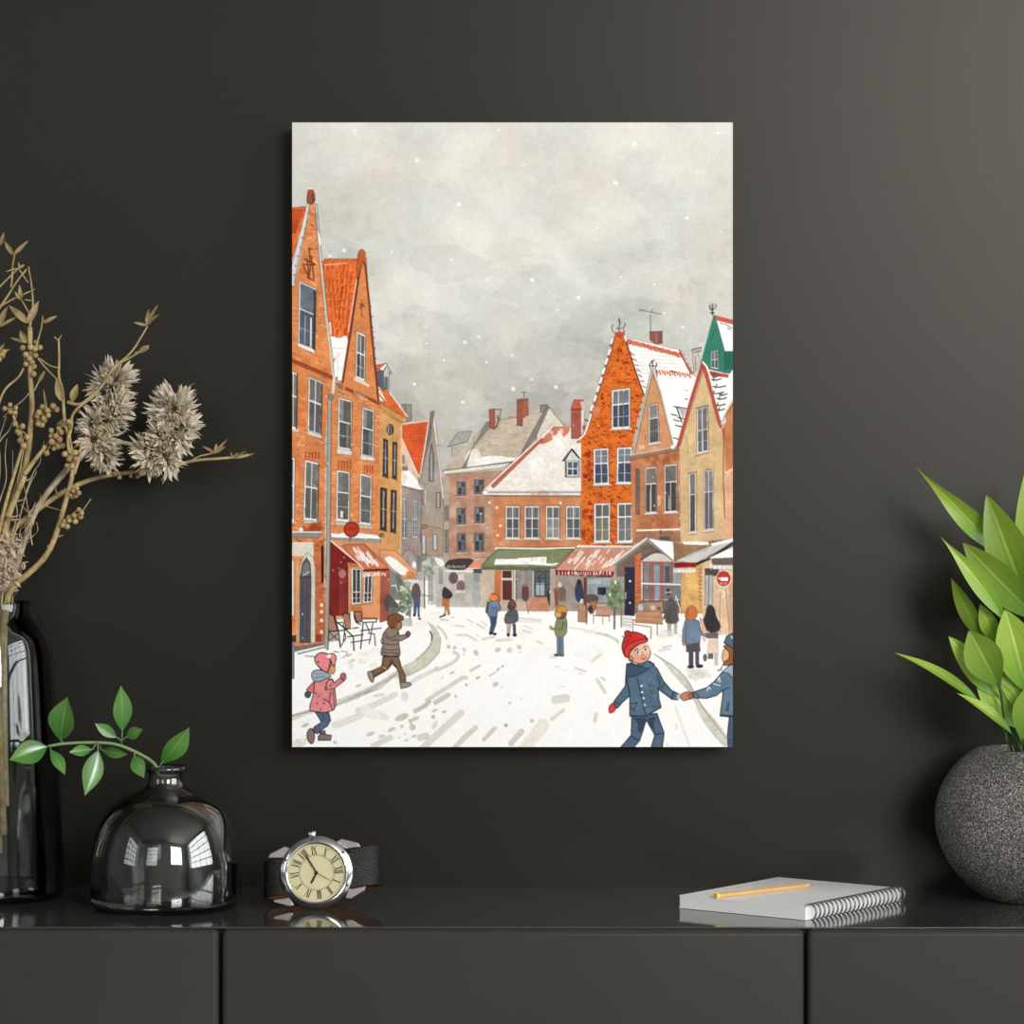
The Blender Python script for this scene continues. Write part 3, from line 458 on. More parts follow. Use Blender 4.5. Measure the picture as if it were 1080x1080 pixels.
L([(528, 412), (490, 560), (445, 760), (404, 955)], 2.6, (196, 186, 170)); L([(538, 412), (500, 560), (455, 760), (412, 955)], .6, (90, 70, 60)); L([(518, 412), (400, 950)], .4, (110, 96, 86)); L([(530, 415), (580, 560), (662, 905)], 1.8, (210, 202, 190)); L([(525, 420), (572, 565), (655, 895)], .6, (80, 66, 58))
for d in ([(515, 410), (508, 385), (520, 375)], [(530, 405), (528, 362), (540, 360)], [(545, 410), (555, 385), (550, 375)], [(515, 395), (550, 395)], [(520, 365), (530, 380)], [(548, 420), (556, 460)]): L(d, 1, (60, 54, 52))
W([(503, 640), (562, 628), (575, 880), (503, 895)], (222, 218, 208), (128, 122, 118), 1, 2, .36, .1, .03, .6, bot=(92, 88, 86)); L([(508, 640), (560, 628)], .8, (120, 80, 60)); R(440, 895, 480, 920, (232, 196, 166), .8); L([(480, 830), (484, 860)], 1, (150, 90, 60))
T(600, 450, 180)
WJ = [(388, 190), (700, 140), (705, 700), (400, 740)]
F(WJ, (196, 126, 84), tex=.2); bricks(WJ, (150, 84, 52), 120, .8, 2.4, .55, 0, 90); blots([(480, 190), (690, 170), (690, 230), (480, 240)], (158, 84, 48), 24, 3, .6, 91); blots([(440, 560), (700, 560), (700, 640), (440, 640)], (168, 92, 60), 26, 4, .5, 92); R(395, 210, 425, 700, (200, 122, 80), .7)
F([(380, 182), (690, 125), (698, 150), (560, 175), (390, 212)], (150, 112, 86), ol=(80, 58, 48), ow=.5); L([(385, 180), (690, 124)], 1.4, (206, 186, 160)); E(655, 128, 14, 14, (230, 226, 218))
R(422, 265, 446, 556, (112, 98, 88), ol=(70, 56, 50), ow=.4, tex=.3)
W([(480, 258), (554, 252), (555, 545), (482, 552)], (236, 232, 224), (122, 112, 106), 2, 1, .36, .07, .025, .6, bot=(76, 70, 70), top=0); W([(602, 242), (684, 234), (684, 540), (602, 546)], (236, 232, 224), (114, 104, 100), 2, 1, .36, .07, .025, .6, bot=(76, 70, 70), top=0)
L([(515, 400), (515, 535)], 1.2, (190, 180, 172)); L([(632, 440), (632, 520)], 1.4, (170, 164, 158)); L([(654, 360), (654, 520)], .7, (60, 54, 54)); L([(612, 450), (680, 446)], .6, (60, 54, 54)); R(560, 440, 578, 500, (230, 196, 166), .6)
L([(430, 655), (705, 648)], 1.8, (240, 234, 226)); F([(415, 665), (705, 660), (705, 800), (540, 700), (490, 700), (420, 740)], (160, 112, 84), tex=.25); L([(580, 655), (580, 675)], 1.2, INK)

# ---- green house at the back, cream house with red verge
T(600, 320, 180)
F([(775, 290), (835, 275), (835, 300), (815, 310), (835, 380), (790, 440), (780, 330)], (196, 190, 180), ol=(90, 80, 76), ow=.4); L([(778, 295), (835, 280)], 1, (130, 100, 92)); L([(785, 310), (830, 300)], .8, (90, 80, 76)); L([(800, 330), (800, 420)], 1, (140, 132, 126))
F([(908, 75), (925, 80), (985, 300), (1040, 300), (1040, 440), (850, 440), (832, 362)], (54, 126, 106), tex=.14, ol=(30, 66, 58), ow=.6); F([(985, 310), (1040, 300), (1040, 420), (990, 420)], (40, 104, 88)); L([(908, 78), (832, 362)], 1.1, (196, 206, 196)); L([(925, 160), (890, 240)], 1, (34, 96, 80)); L([(984, 305), (984, 425)], .7, (28, 76, 66))
F([(922, 76), (1045, 108), (1045, 302), (985, 302)], (249, 247, 244), ol=(60, 80, 74), ow=.5)
for i in range(11): L([(930 + i * 10.5, 82 + i * 2.6), (934 + i * 10.5, 104 + i * 2.6)], 1.7, (206, 74, 56), .95)
for x, y in ((965, 125), (1005, 140), (1020, 150), (1010, 160), (990, 128)): L([(x - 8, y), (x + 8, y + 4)], .9, (100, 96, 94))
L([(908, 75), (905, 0)], 1, INK); L([(885, 15), (890, 35), (905, 45), (925, 30), (932, 5)], .8, INK, sm=1); L([(895, 60), (915, 60)], 1.4, INK); L([(905, 45), (890, 5)], .6, INK); L([(905, 40), (920, 0)], .6, INK)
W([(896, 305), (944, 290), (946, 418), (896, 410)], (206, 214, 208), (96, 110, 112), 2, 1, .5, .12, .05, .8, sill=False)
F([(875, 415), (1015, 448), (1045, 400), (1045, 720), (960, 760), (900, 560)], (248, 246, 242), tex=.03); F([(885, 425), (1012, 450), (1005, 470), (895, 455)], (190, 74, 58), tex=.3)
for x, y, l in ((930, 480, 30), (950, 525, 40), (935, 565, 44), (965, 600, 30), (955, 640, 34), (975, 575, 24), (960, 670, 22), (925, 460, 20)): L([(x - l, y), (x, y + 6), (x + l, y - 4)], 1.3, (66, 66, 68), sm=1); L([(x - l * .6, y + 10), (x - l * .4, y - 14)], 1.1, (76, 76, 78))
F([(1045, 590), (1010, 640), (975, 715), (985, 1100), (1045, 1100)], (196, 124, 74), tex=.2); L([(1045, 600), (1010, 650), (978, 712)], 1.6, (226, 214, 200)); L([(1040, 630), (985, 720)], .6, (100, 70, 52))
KC = [(845, 372), (880, 430), (960, 790), (985, 800), (990, 1780), (705, 1780), (702, 900), (690, 905)]
F(KC, (212, 178, 130), tex=.09); bricks(KC, (184, 144, 98), 90, .8, 2.6, .4, 0, 95); blots(KC, (224, 194, 150), 30, 5, .35, 96); blots([(720, 860), (960, 860), (960, 1300), (720, 1300)], (196, 158, 108), 18, 6, .3, 97)
L([(845, 380), (775, 600), (688, 905)], 3.4, (180, 72, 56)); L([(858, 395), (788, 610), (702, 905)], .5, (96, 44, 38)); L([(850, 385), (890, 520), (960, 780)], 3, (184, 76, 58)); L([(842, 400), (880, 530), (945, 770)], .5, (96, 44, 38)); L([(845, 370), (868, 395), (880, 425)], 1.8, (244, 240, 234))
F([(955, 765), (985, 770), (1000, 740), (985, 710), (965, 740)], (206, 196, 180), ol=(100, 86, 76), ow=.4); F([(965, 790), (995, 785), (990, 860), (975, 880)], (176, 92, 62)); L([(980, 790), (975, 1100), (985, 1360)], 1.2, (166, 88, 60)); L([(740, 840), (755, 950)], .5, (150, 116, 80))
W([(806, 668), (878, 648), (885, 935), (808, 950)], (234, 230, 220), (116, 112, 112), 2, 2, .5, .1, .02, .6, bot=(96, 94, 98)); L([(840, 680), (842, 930)], .8, (200, 198, 192)); F([(790, 965), (888, 935), (888, 948), (795, 972)], (176, 140, 100)); L([(805, 662), (880, 643)], 1, (110, 78, 58))
T(600, 450, 180)
F([(985, 0), (1045, 0), (1045, 270), (990, 300)], (198, 122, 72), .8, tex=.3); F([(990, 285), (1045, 255), (1045, 720), (985, 700)], (222, 168, 128), tex=.15); L([(990, 292), (1040, 262)], 1.4, (236, 212, 190))
W([(756, 296), (804, 290), (805, 665), (758, 672)], (226, 222, 212), (118, 114, 112), 1, 1, .36, .18, .015, .6, bot=(84, 80, 80), edge=(120, 90, 66)); W([(852, 280), (912, 272), (916, 648), (852, 658)], (230, 226, 216), (124, 122, 122), 2, 1, .36, .09, .015, .6, bot=(96, 94, 100), edge=(120, 90, 66))
L([(752, 296), (805, 286)], 1.4, (150, 108, 76)); F([(848, 282), (880, 262), (915, 270)], (176, 116, 80))

# ---- right ground floors: striped awning shop, porch, stalls
T(580, 560, 200)
R(0, 215, 400, 450, (188, 168, 150), tex=.2); 
R(30, 240, 190, 440, (158, 144, 132), .8, tex=.3); F([(205, 262), (350, 262), (340, 412), (205, 405)], (150, 160, 164), tex=.2, ol=(76, 66, 62), ow=.6); E(235, 385, 42, 28, (92, 82, 78)); R(270, 318, 318, 362, (48, 48, 54), .9); blots([(265, 310), (330, 310), (320, 370), (270, 370)], (44, 44, 50), 10, 2, .9, 99); R(190, 262, 208, 420, (116, 62, 52)); R(215, 275, 290, 300, (196, 204, 206), .5)
F([(38, 330), (62, 300), (80, 330), (98, 340), (95, 400), (40, 400)], (120, 96, 80), .9, sm=1); E(56, 305, 12, 16, (222, 206, 192)); F([(150, 300), (172, 270), (190, 330), (190, 405), (150, 405), (140, 340)], (56, 62, 86), sm=1); E(162, 290, 10, 16, (50, 44, 48)); R(90, 320, 140, 420, (150, 146, 142), .8); F([(20, 330), (36, 320), (48, 420), (30, 430)], (140, 80, 60))
F([(150, 90), (468, 90), (420, 150), (365, 232), (28, 222)], (206, 142, 116), tex=.14, ol=(130, 62, 50), ow=.6)
g = np.random.default_rng(101)
for i in range(30):
    u, v = g.random(), .1 + g.random() * .65; xl, xr = 150 + (28 - 150) * v, 468 + (365 - 468) * v; x = xl + (xr - xl) * (.06 + .84 * u); y = 92 + 130 * v; l = 14 + 26 * g.random()
    L([(x, y), (x - l * .8, y + l)], 1.2 + .8 * g.random(), (246, 236, 226), .85)
F([(28, 222), (366, 232), (360, 262), (32, 250)], (134, 38, 36)); scrib(45, 350, 240, 24, 17, (246, 240, 232), 1.1, 102); L([(150, 88), (465, 90)], 1.2, (190, 180, 170)); F([(160, 78), (300, 86), (470, 86), (470, 92), (150, 92)], (236, 230, 222))
F([(370, 180), (560, 40), (745, 150), (745, 470), (370, 470)], (122, 100, 88), tex=.25)
R(350, 260, 425, 480, (160, 150, 142), .9, tex=.2); F([(425, 205), (480, 200), (480, 482), (425, 478)], (46, 44, 62), tex=.2, ol=(30, 28, 38), ow=.5); R(430, 160, 480, 205, (92, 88, 88)); E(455, 285, 6, 6, WHT); E(455, 408, 5, 6, WHT); L([(430, 350), (430, 385)], 1, (190, 190, 196))
F([(400, 190), (560, 70), (700, 160), (690, 175), (560, 95), (480, 150), (480, 200), (425, 205)], (110, 92, 82)); F([(484, 140), (520, 120), (518, 430), (484, 460)], (202, 104, 62), tex=.15); bricks([(484, 140), (520, 120), (518, 430), (484, 460)], (150, 60, 34), 26, 1, 2, .7, 0, 103)
F([(515, 175), (560, 130), (620, 110), (690, 150), (745, 160), (745, 395), (515, 395)], (208, 200, 188), tex=.1, ol=(90, 72, 64), ow=.6); L([(520, 160), (580, 120), (640, 118), (695, 160)], 2.4, (96, 80, 72), sm=2)
R(525, 180, 742, 388, (118, 122, 126), tex=.3)
for x in (530, 570, 585, 625, 640, 690): L([(x, 178), (x, 390)], 1.6, (172, 76, 66))
L([(525, 176), (700, 178)], 1.4, (172, 76, 66)); L([(520, 298), (745, 304)], 1.8, (232, 228, 222)); R(590, 195, 622, 290, (140, 160, 176), .8); R(655, 200, 680, 290, (60, 70, 70), .7); R(700, 220, 742, 296, (170, 180, 184), .7); R(595, 310, 625, 388, (150, 168, 182), .8)
L([(368, 190), (552, 48), (700, 162)], 2.6, (150, 142, 136)); L([(360, 182), (550, 40)], 1.4, (244, 242, 238)); F([(552, 38), (620, 52), (742, 62), (746, 142), (700, 166)], (248, 247, 244), ol=(110, 100, 96), ow=.5); R(622, 30, 682, 50, (92, 84, 82)); L([(370, 190), (375, 290)], 1.8, (150, 144, 138))
F([(700, 60), (760, 70), (1050, 40), (1050, 120), (830, 190), (705, 170)], (150, 112, 84), tex=.25); F([(752, 60), (900, 60), (905, 80), (760, 76)], (244, 238, 230))
R(745, 190, 872, 470, (214, 164, 98), tex=.2); blots([(750, 210), (860, 210), (860, 440), (750, 440)], (234, 186, 112), 24, 5, .5, 104)
for y in range(215, 400, 22): L([(846, y), (868, y + 2)], .8, (150, 98, 56)); L([(846 + (y % 4) * 3, y), (846 + (y % 4) * 3, y + 20)], .7, (150, 98, 56))
R(868, 150, 1050, 590, (226, 190, 152), tex=.15); R(880, 210, 960, 255, (66, 60, 62), .9); R(880, 250, 925, 420, (186, 186, 184), ol=(110, 96, 86), ow=.5, tex=.2); L([(905, 255), (900, 420)], 1, (96, 92, 92)); L([(888, 270), (888, 410)], .7, (140, 136, 132)); R(1015, 250, 1050, 590, (198, 160, 128), .8); L([(965, 330), (975, 560)], 1.2, (240, 214, 186)); L([(1000, 330), (1020, 560)], .8, (150, 120, 100))
F([(706, 172), (790, 130), (925, 78), (1042, 45), (1042, 62), (960, 110), (830, 182)], (206, 200, 194), tex=.08, ol=(90, 82, 78), ow=.5); F([(910, 72), (1042, 40), (1042, 58), (925, 84)], (248, 246, 243)); L([(730, 160), (900, 98)], .7, (150, 144, 138)); L([(830, 190), (920, 150), (1042, 66)], 2.6, (50, 42, 42))
F([(706, 178), (832, 178), (830, 205), (708, 208)], (160, 34, 34), tex=.2); scrib(715, 820, 192, 14, 8, (120, 20, 24), 1, 105); R(700, 210, 828, 235, (196, 194, 192)); scrib(702, 828, 226, 18, 12, (250, 248, 246), 1, 106)
F([(905, 152), (1042, 88), (1042, 150), (920, 158)], (250, 248, 244), ol=(120, 110, 104), ow=.4); F([(905, 155), (1042, 150), (1042, 192), (930, 196)], (96, 84, 80), .9); R(925, 192, 1045, 216, (206, 200, 196)); scrib(932, 1040, 206, 18, 9, (250, 249, 247), 1, 107); L([(915, 160), (915, 215)], .9, (240, 236, 232))
E(988, 272, 44, 50, (236, 214, 200)); E(988, 270, 38, 42, (196, 52, 50), ol=(150, 40, 40), ow=.5); R(970, 262, 1012, 282, (248, 240, 236)); L([(968, 272), (960, 268)], 1.4, (248, 240, 236)); scrib(968, 1010, 298, 14, 4, (236, 180, 172), .8, 108); L([(980, 340), (995, 350), (982, 380)], 1, (246, 238, 230)); L([(968, 340), (966, 570)], .7, (150, 116, 92))
# tree, stall, benches
L([(366, 430), (366, 556)], 1.9, (98, 84, 72)); blots([(372, 270), (410, 350), (415, 430), (330, 435), (335, 340)], (104, 124, 86), 70, 3.4, .75, 110); blots([(372, 270), (410, 350), (415, 430), (330, 435), (335, 340)], (142, 156, 118), 40, 2.2, .75, 111); blots([(372, 270), (405, 350), (410, 420), (335, 430)], (76, 98, 66), 26, 2, .7, 112); E(372, 290, 6, 12, (235, 235, 228)); E(340, 360, 5, 10, (235, 235, 228))
L([(405, 400), (405, 545)], 1.4, (140, 112, 96)); 
F([(160, 418), (215, 422), (210, 520), (158, 515)], (188, 138, 106), tex=.12, ol=(120, 80, 62), ow=.5); L([(205, 420), (205, 530)], .9, (110, 76, 60)); F([(225, 400), (265, 395), (262, 430), (245, 470), (228, 470)], (172, 110, 74), ol=(100, 62, 48), ow=.5); E(230, 445, 14, 22, (70, 56, 54)); F([(262, 432), (350, 430), (345, 480), (262, 478)], (192, 142, 110), .9, ol=(130, 90, 72), ow=.4); L([(245, 480), (340, 485)], 1, (130, 90, 70)); L([(248, 480), (246, 525)], .8, (130, 90, 70)); L([(300, 485), (300, 528)], .8, (130, 90, 70)); L([(335, 485), (338, 515)], .8, (130, 90, 70)); L([(175, 405), (180, 390)], 2, WHT)
F([(500, 408), (640, 400), (645, 460), (490, 460)], (176, 140, 116), ol=(100, 72, 60), ow=.6); R(505, 415, 560, 455, (130, 124, 116), .7); E(515, 435, 14, 20, (180, 196, 204)); E(585, 435, 12, 14, (206, 190, 172)); E(620, 440, 12, 12, (120, 90, 76))
F([(492, 455), (635, 458), (640, 530), (485, 520)], (192, 138, 102), tex=.12, ol=(110, 74, 58), ow=.5); L([(490, 480), (638, 490)], .5, (140, 96, 74)); L([(470, 505), (610, 520)], 1.6, (176, 128, 98)); L([(470, 530), (570, 545)], 1.1, (166, 120, 94)); L([(472, 500), (472, 575)], 1.1, (176, 130, 100)); L([(575, 545), (574, 612)], 1.1, (156, 112, 88)); L([(610, 515), (610, 590)], 1.1, (156, 112, 88))
F([(412, 480), (470, 488), (465, 560), (408, 545)], (226, 220, 212), .8); 
for y in (495, 512, 530): L([(412, y), (465, y + 8)], .5, (150, 140, 132))
# grey caped passer-by
F([(665, 400), (685, 376), (705, 385), (722, 450), (735, 525), (660, 530), (650, 470)], (92, 86, 86), tex=.15, sm=1); L([(690, 440), (665, 525)], .8, (60, 56, 58)); L([(655, 470), (645, 500)], 1.6, (92, 86, 86)); R(668, 525, 690, 598, (150, 144, 140), .8); R(705, 525, 722, 585, (150, 144, 140), .8); L([(730, 400), (735, 430)], 1.4, INK); E(672, 345, 10, 22, (58, 56, 58)); L([(715, 370), (740, 440), (738, 530)], 1, (240, 238, 234)); L([(660, 350), (690, 345)], .8, WHT)
blots([(640, 540), (760, 540), (760, 620), (600, 600)], (220, 214, 206), 20, 5, .5, 113, .4)

# ---- marks in the snow
T(430, 650, 140)
GS = (206, 200, 186)
F([(120, 25), (160, 50), (200, 130), (190, 210), (130, 290), (0, 400), (-120, 470), (-120, 500), (0, 490), (150, 410), (240, 320), (272, 230), (262, 150), (215, 80), (180, 60)], (204, 199, 184), tex=.14, sm=1); L([(185, 130), (200, 180), (185, 240), (110, 320), (0, 400)], 1.2, (160, 152, 140), .8, sm=1); L([(180, 120), (198, 150), (195, 190)], 1.6, (86, 78, 72)); L([(268, 170), (258, 290), (150, 405), (0, 480)], .5, (140, 134, 124))
L([(240, 80), (290, 120), (318, 180)], 2.2, GS, .8, sm=1); L([(375, 290), (415, 310), (395, 360), (300, 410), (190, 450)], 3.4, (214, 208, 196), .9, sm=2); L([(190, 450), (100, 490), (20, 540)], 4.6, (226, 222, 212), .9)
for p, w, c in (([(510, 440), (585, 400)], 2.6, GS), ([(665, 480), (710, 455)], 2, GS), ([(725, 440), (742, 420)], 2, (190, 184, 174)), ([(155, 680), (300, 590), (450, 495), (475, 498)], 4.4, (214, 209, 198)), ([(225, 700), (330, 635)], 5, (204, 197, 187)), ([(60, 770), (140, 725), (175, 690)], 4.4, (196, 190, 180)),
                ([(110, 1080), (260, 940), (430, 785)], 7.4, (221, 215, 201)), ([(370, 1080), (470, 975), (550, 905)], 5.6, (214, 208, 194)), ([(620, 1000), (705, 910)], 4.4, (207, 201, 188)), ([(840, 1030), (925, 935)], 6, (210, 202, 192)), ([(940, 1090), (1100, 880)], 13, (238, 229, 216)), ([(210, 900), (230, 860)], 4.4, (224, 219, 208)), ([(100, 985), (150, 970)], 7, (215, 209, 198))):
    L(p, w, c, .95)
for x, y, rx, ry, c in ((732, 270, 26, 18, GS), (828, 275, 24, 22, (212, 206, 194)), (905, 248, 18, 22, GS), (915, 290, 12, 6, (190, 184, 174)), (555, 295, 18, 26, GS), (460, 270, 16, 20, (220, 215, 204)), (380, 255, 16, 16, GS), (332, 245, 16, 16, GS), (713, 552, 26, 18, GS), (570, 497, 20, 12, (196, 190, 180)), (360, 457, 22, 9, (190, 184, 174)), (228, 418, 20, 10, (206, 200, 188)), (476, 556, 8, 16, (170, 164, 154)), (390, 648, 8, 16, (186, 180, 172)), (765, 574, 8, 6, (196, 190, 180)), (770, 405, 9, 13, (180, 174, 164)),
                        (830, 702, 16, 10, (206, 202, 194)), (925, 672, 7, 7, (196, 192, 184)), (1010, 848, 17, 17, (200, 194, 182)), (798, 884, 16, 16, (176, 168, 160)), (295, 774, 18, 10, (186, 180, 170)), (218, 764, 26, 10, (190, 184, 174)), (205, 816, 18, 18, (190, 184, 174)), (60, 830, 36, 14, (196, 190, 180)), (40, 905, 20, 22, (196, 190, 180)), (20, 850, 12, 20, (150, 144, 136)), (50, 970, 20, 8, (206, 200, 190)), (10, 550, 18, 16, (110, 102, 94)), (285, 495, 16, 7, (220, 216, 208)), (455, 310, 8, 10, (206, 200, 190)), (570, 155, 8, 6, (196, 192, 186)), (770, 108, 6, 5, (206, 202, 196))):
    E(x, y, rx, ry, c, .95, rot=-.5)
for p, w in (([(480, 20), (530, 50)], 1.6), ([(560, 60), (620, 95)], 2.4), ([(600, 40), (640, 70)], 2), ([(390, 75), (450, 80)], 2.4), ([(400, 150), (480, 150), (560, 195)], 2.4), ([(610, 185), (700, 165)], 3), ([(725, 195), (840, 185)], 3), ([(940, 115), (1000, 130)], 2.4), ([(1050, 200), (1090, 220)], 2.4), ([(270, 25), (330, 30)], 2.4), ([(350, 65), (360, 75)], 1), ([(340, 8), (380, 5)], 1.4), ([(950, 80), (1010, 100)], 1.6), ([(890, 40), (1080, 45)], 1.2), ([(900, 15), (1080, 30)], 2.4)): L(p, w, (214, 208, 196), .75)
T(300, 670, 140)
F([(60, 640), (200, 600), (430, 520), (600, 460), (780, 370), (940, 260), (1080, 190), (1080, 240), (930, 310), (760, 430), (600, 510), (420, 580), (200, 640), (60, 695)], (212, 206, 194), tex=.16); L([(62, 655), (220, 610)], 1.6, (160, 152, 142)); L([(430, 560), (700, 440), (900, 320)], 2, (176, 170, 158), .7); L([(640, 480), (780, 430), (930, 290)], .7, (130, 122, 112))
L([(410, 730), (620, 650)], 7, (226, 222, 210), .9); L([(600, 610), (740, 560), (900, 480)], 6, (222, 216, 204), .9); L([(720, 900), (860, 830)], 6, (216, 211, 198), .9); F([(60, 850), (200, 830), (180, 880), (120, 915), (60, 915)], (226, 221, 206), .9, sm=1); L([(730, 490), (800, 480)], 3, (220, 214, 202), .9)
F([(600, 600), (680, 560), (860, 690), (700, 690)], (242, 236, 226), .8, sm=1)
for x, y, rx, ry in ((700, 800, 34, 16), (790, 820, 28, 13), (870, 765, 34, 14), (955, 665, 58, 26), (1065, 675, 34, 16), (955, 738, 16, 12), (930, 830, 8, 8), (990, 852, 16, 7), (1040, 745, 26, 24), (1025, 700, 14, 24), (978, 800, 10, 7), (1055, 820, 22, 8), (600, 408, 26, 10), (170, 730, 32, 14), (525, 160, 26, 10), (545, 208, 34, 10), (410, 868, 14, 16), (740, 640, 10, 4), (1065, 605, 16, 16)): E(x, y, rx, ry, (202, 196, 184), .9, rot=-.4)
L([(460, 130), (510, 128), (505, 160), (470, 180)], .7, (120, 112, 106), sm=1); L([(535, 215), (540, 260)], 4, (232, 228, 220), .9); L([(400, 130), (440, 135)], 1, (110, 104, 98))
blots([(640, 100), (760, 100), (760, 330), (600, 330)], (236, 230, 218), 10, 6, .5, 120, .7); F([(950, 450), (1000, 460), (1010, 530), (960, 540)], (230, 226, 214), .9, sm=2)
T(630, 650, 150)
F([(425, 282), (480, 310), (600, 390), (680, 470), (730, 560), (800, 680), (900, 790), (975, 890), (985, 975), (960, 990), (860, 880), (780, 760), (735, 640), (690, 560), (620, 490), (560, 420), (500, 340)], (210, 205, 190), tex=.14, sm=1); L([(430, 285), (600, 390), (690, 490), (740, 590), (830, 740), (975, 920)], .8, (140, 132, 122), sm=1)
L([(5, 500), (55, 575)], 3, (226, 220, 208), .9); L([(590, 690), (700, 985)], 2.4, (238, 232, 222), .9); E(598, 835, 11, 26, (228, 222, 212)); L([(30, 460), (55, 480)], 1.6, (190, 184, 176)); blots([(690, 390), (860, 390), (830, 490), (680, 470)], (222, 216, 206), 16, 6, .6, 121, .5); L([(0, 125), (90, 145), (160, 195)], 2.4, (196, 190, 180), .8, sm=1); L([(500, 235), (560, 220)], 2, (214, 208, 198), .8)
L([(530, 960), (530, 985)], 1, (220, 214, 206))
T(580, 560, 200)
for p, w in (([(0, 720), (30, 715)], 2), ([(165, 808), (185, 816)], 1.2), ([(290, 830), (312, 850)], 1.8), ([(268, 845), (312, 915)], 3.4), ([(60, 882), (80, 884)], 1.2), ([(30, 770), (45, 776)], 1), ([(78, 792), (90, 796)], 1), ([(145, 780), (200, 800)], 2.4), ([(10, 1070), (75, 1020)], 4), ([(30, 960), (90, 950)], 9), ([(255, 1080), (262, 1040)], 4), ([(110, 548), (250, 570), (380, 620)], 1.3), ([(190, 570), (380, 610), (392, 632)], 1), ([(240, 740), (290, 700)], 3), ([(620, 680), (680, 670)], 2.4), ([(640, 660), (670, 655)], 2)): L(p, w, (216, 210, 198), .8)

# ---- people in the square
T(410, 530, 140)
F([(820, 760), (850, 735), (895, 760), (905, 800), (870, 810), (815, 795)], (196, 104, 46), sm=1, ol=(70, 44, 36), ow=.7); E(848, 770, 34, 26, (232, 128, 58)); F([(805, 830), (830, 800), (890, 800), (912, 850), (905, 880), (885, 880), (880, 925), (815, 930), (795, 890)], (108, 128, 148), tex=.15, ol=(54, 60, 70), ow=.6); L([(808, 810), (795, 890)], 2.2, (60, 66, 74)); L([(840, 850), (880, 860)], .7, (60, 66, 74)); F([(818, 925), (882, 925), (875, 985), (850, 1060), (815, 1060), (828, 990)], (66, 76, 100), tex=.2); E(830, 1062, 18, 12, (58, 46, 46)); E(862, 1068, 16, 12, (58, 46, 46))
F([(965, 850), (985, 800), (1010, 785), (1035, 820), (1030, 860), (985, 870)], (92, 62, 56), sm=1, ol=(56, 42, 40), ow=.5); E(1008, 820, 20, 24, (122, 80, 70)); F([(950, 910), (980, 870), (1030, 865), (1052, 900), (1048, 975), (950, 985), (940, 950)], (92, 92, 94), tex=.15, ol=(58, 56, 58), ow=.6, sm=1); L([(955, 915), (1045, 920)], .6, (62, 60, 62)); F([(955, 985), (998, 985), (985, 1070), (960, 1070)], (196, 166, 150)); F([(1005, 985), (1032, 985), (1035, 1070), (1012, 1070)], (66, 74, 94)); E(972, 1075, 14, 16, (66, 54, 54)); E(1024, 1076, 18, 14, (58, 50, 52))
# child in green with the yellow hat
T(580, 560, 200)
F([(38, 500), (60, 478), (85, 480), (97, 520), (92, 595), (38, 605), (25, 560)], (136, 142, 98), tex=.14, ol=(70, 72, 52), ow=.6, sm=1); L([(75, 520), (68, 560), (20, 560)], 1, (76, 78, 56)); L([(5, 555), (40, 560)], 2.4, (128, 134, 92)); E(4, 545, 10, 8, (206, 150, 110))
E(60, 470, 34, 28, (128, 84, 62), ol=(70, 48, 40), ow=.5); E(46, 474, 17, 19, (222, 156, 112)); F([(35, 455), (45, 430), (70, 425), (95, 440), (98, 462), (60, 462)], (214, 148, 44), sm=1, ol=(120, 78, 30), ow=.5); L([(36, 495), (75, 500)], .9, (70, 52, 44)); F([(38, 602), (75, 600), (78, 700), (55, 705), (40, 700)], (108, 124, 142), tex=.15, ol=(70, 80, 94), ow=.4); L([(56, 610), (56, 700)], .6, (66, 74, 88)); E(38, 705, 18, 8, (74, 72, 76)); E(65, 706, 16, 9, (92, 96, 104))
# couple seen from behind
F([(772, 500), (800, 495), (845, 510), (860, 570), (900, 590), (895, 606), (855, 590), (852, 635), (775, 648), (770, 640), (765, 632), (752, 630), (755, 560)], (112, 132, 152), tex=.12, ol=(64, 72, 84), ow=.7); L([(775, 520), (772, 640)], .8, (70, 80, 92)); L([(850, 520), (858, 580)], .7, (70, 80, 92)); F([(772, 645), (852, 632), (856, 685), (775, 690)], (84, 80, 84), tex=.15); R(788, 685, 815, 765, (74, 76, 88)); R(826, 685, 848, 760, (74, 76, 88)); E(800, 772, 20, 10, (56, 52, 56)); E(850, 768, 22, 11, (56, 52, 56)); E(760, 642, 9, 12, (200, 130, 100))
F([(768, 470), (785, 430), (820, 425), (838, 460), (835, 490), (800, 508), (772, 495)], (206, 116, 58), sm=1, ol=(130, 70, 40), ow=.6); L([(790, 440), (780, 480)], .6, (150, 80, 46))
F([(905, 600), (955, 600), (958, 695), (895, 695)], (238, 206, 188), tex=.05, ol=(190, 160, 146), ow=.4); F([(850, 490), (872, 505), (888, 560), (900, 580), (870, 585)], (226, 168, 146), ol=(150, 110, 96), ow=.4); F([(858, 600), (890, 610), (878, 635)], (238, 150, 110), .8); F([(885, 480), (892, 430), (912, 420), (935, 435), (945, 490), (968, 545), (955, 575), (900, 580), (870, 510)], (58, 54, 58), tex=.15, sm=1); L([(950, 500), (972, 545)], 1, (58, 54, 58)); F([(890, 582), (955, 580), (955, 608), (892, 608)], (104, 98, 100), ol=(64, 60, 62), ow=.4); R(935, 695, 955, 765, (190, 180, 172), .9); E(882, 720, 12, 22, (104, 98, 98)); R(898, 697, 928, 728, (104, 98, 98))
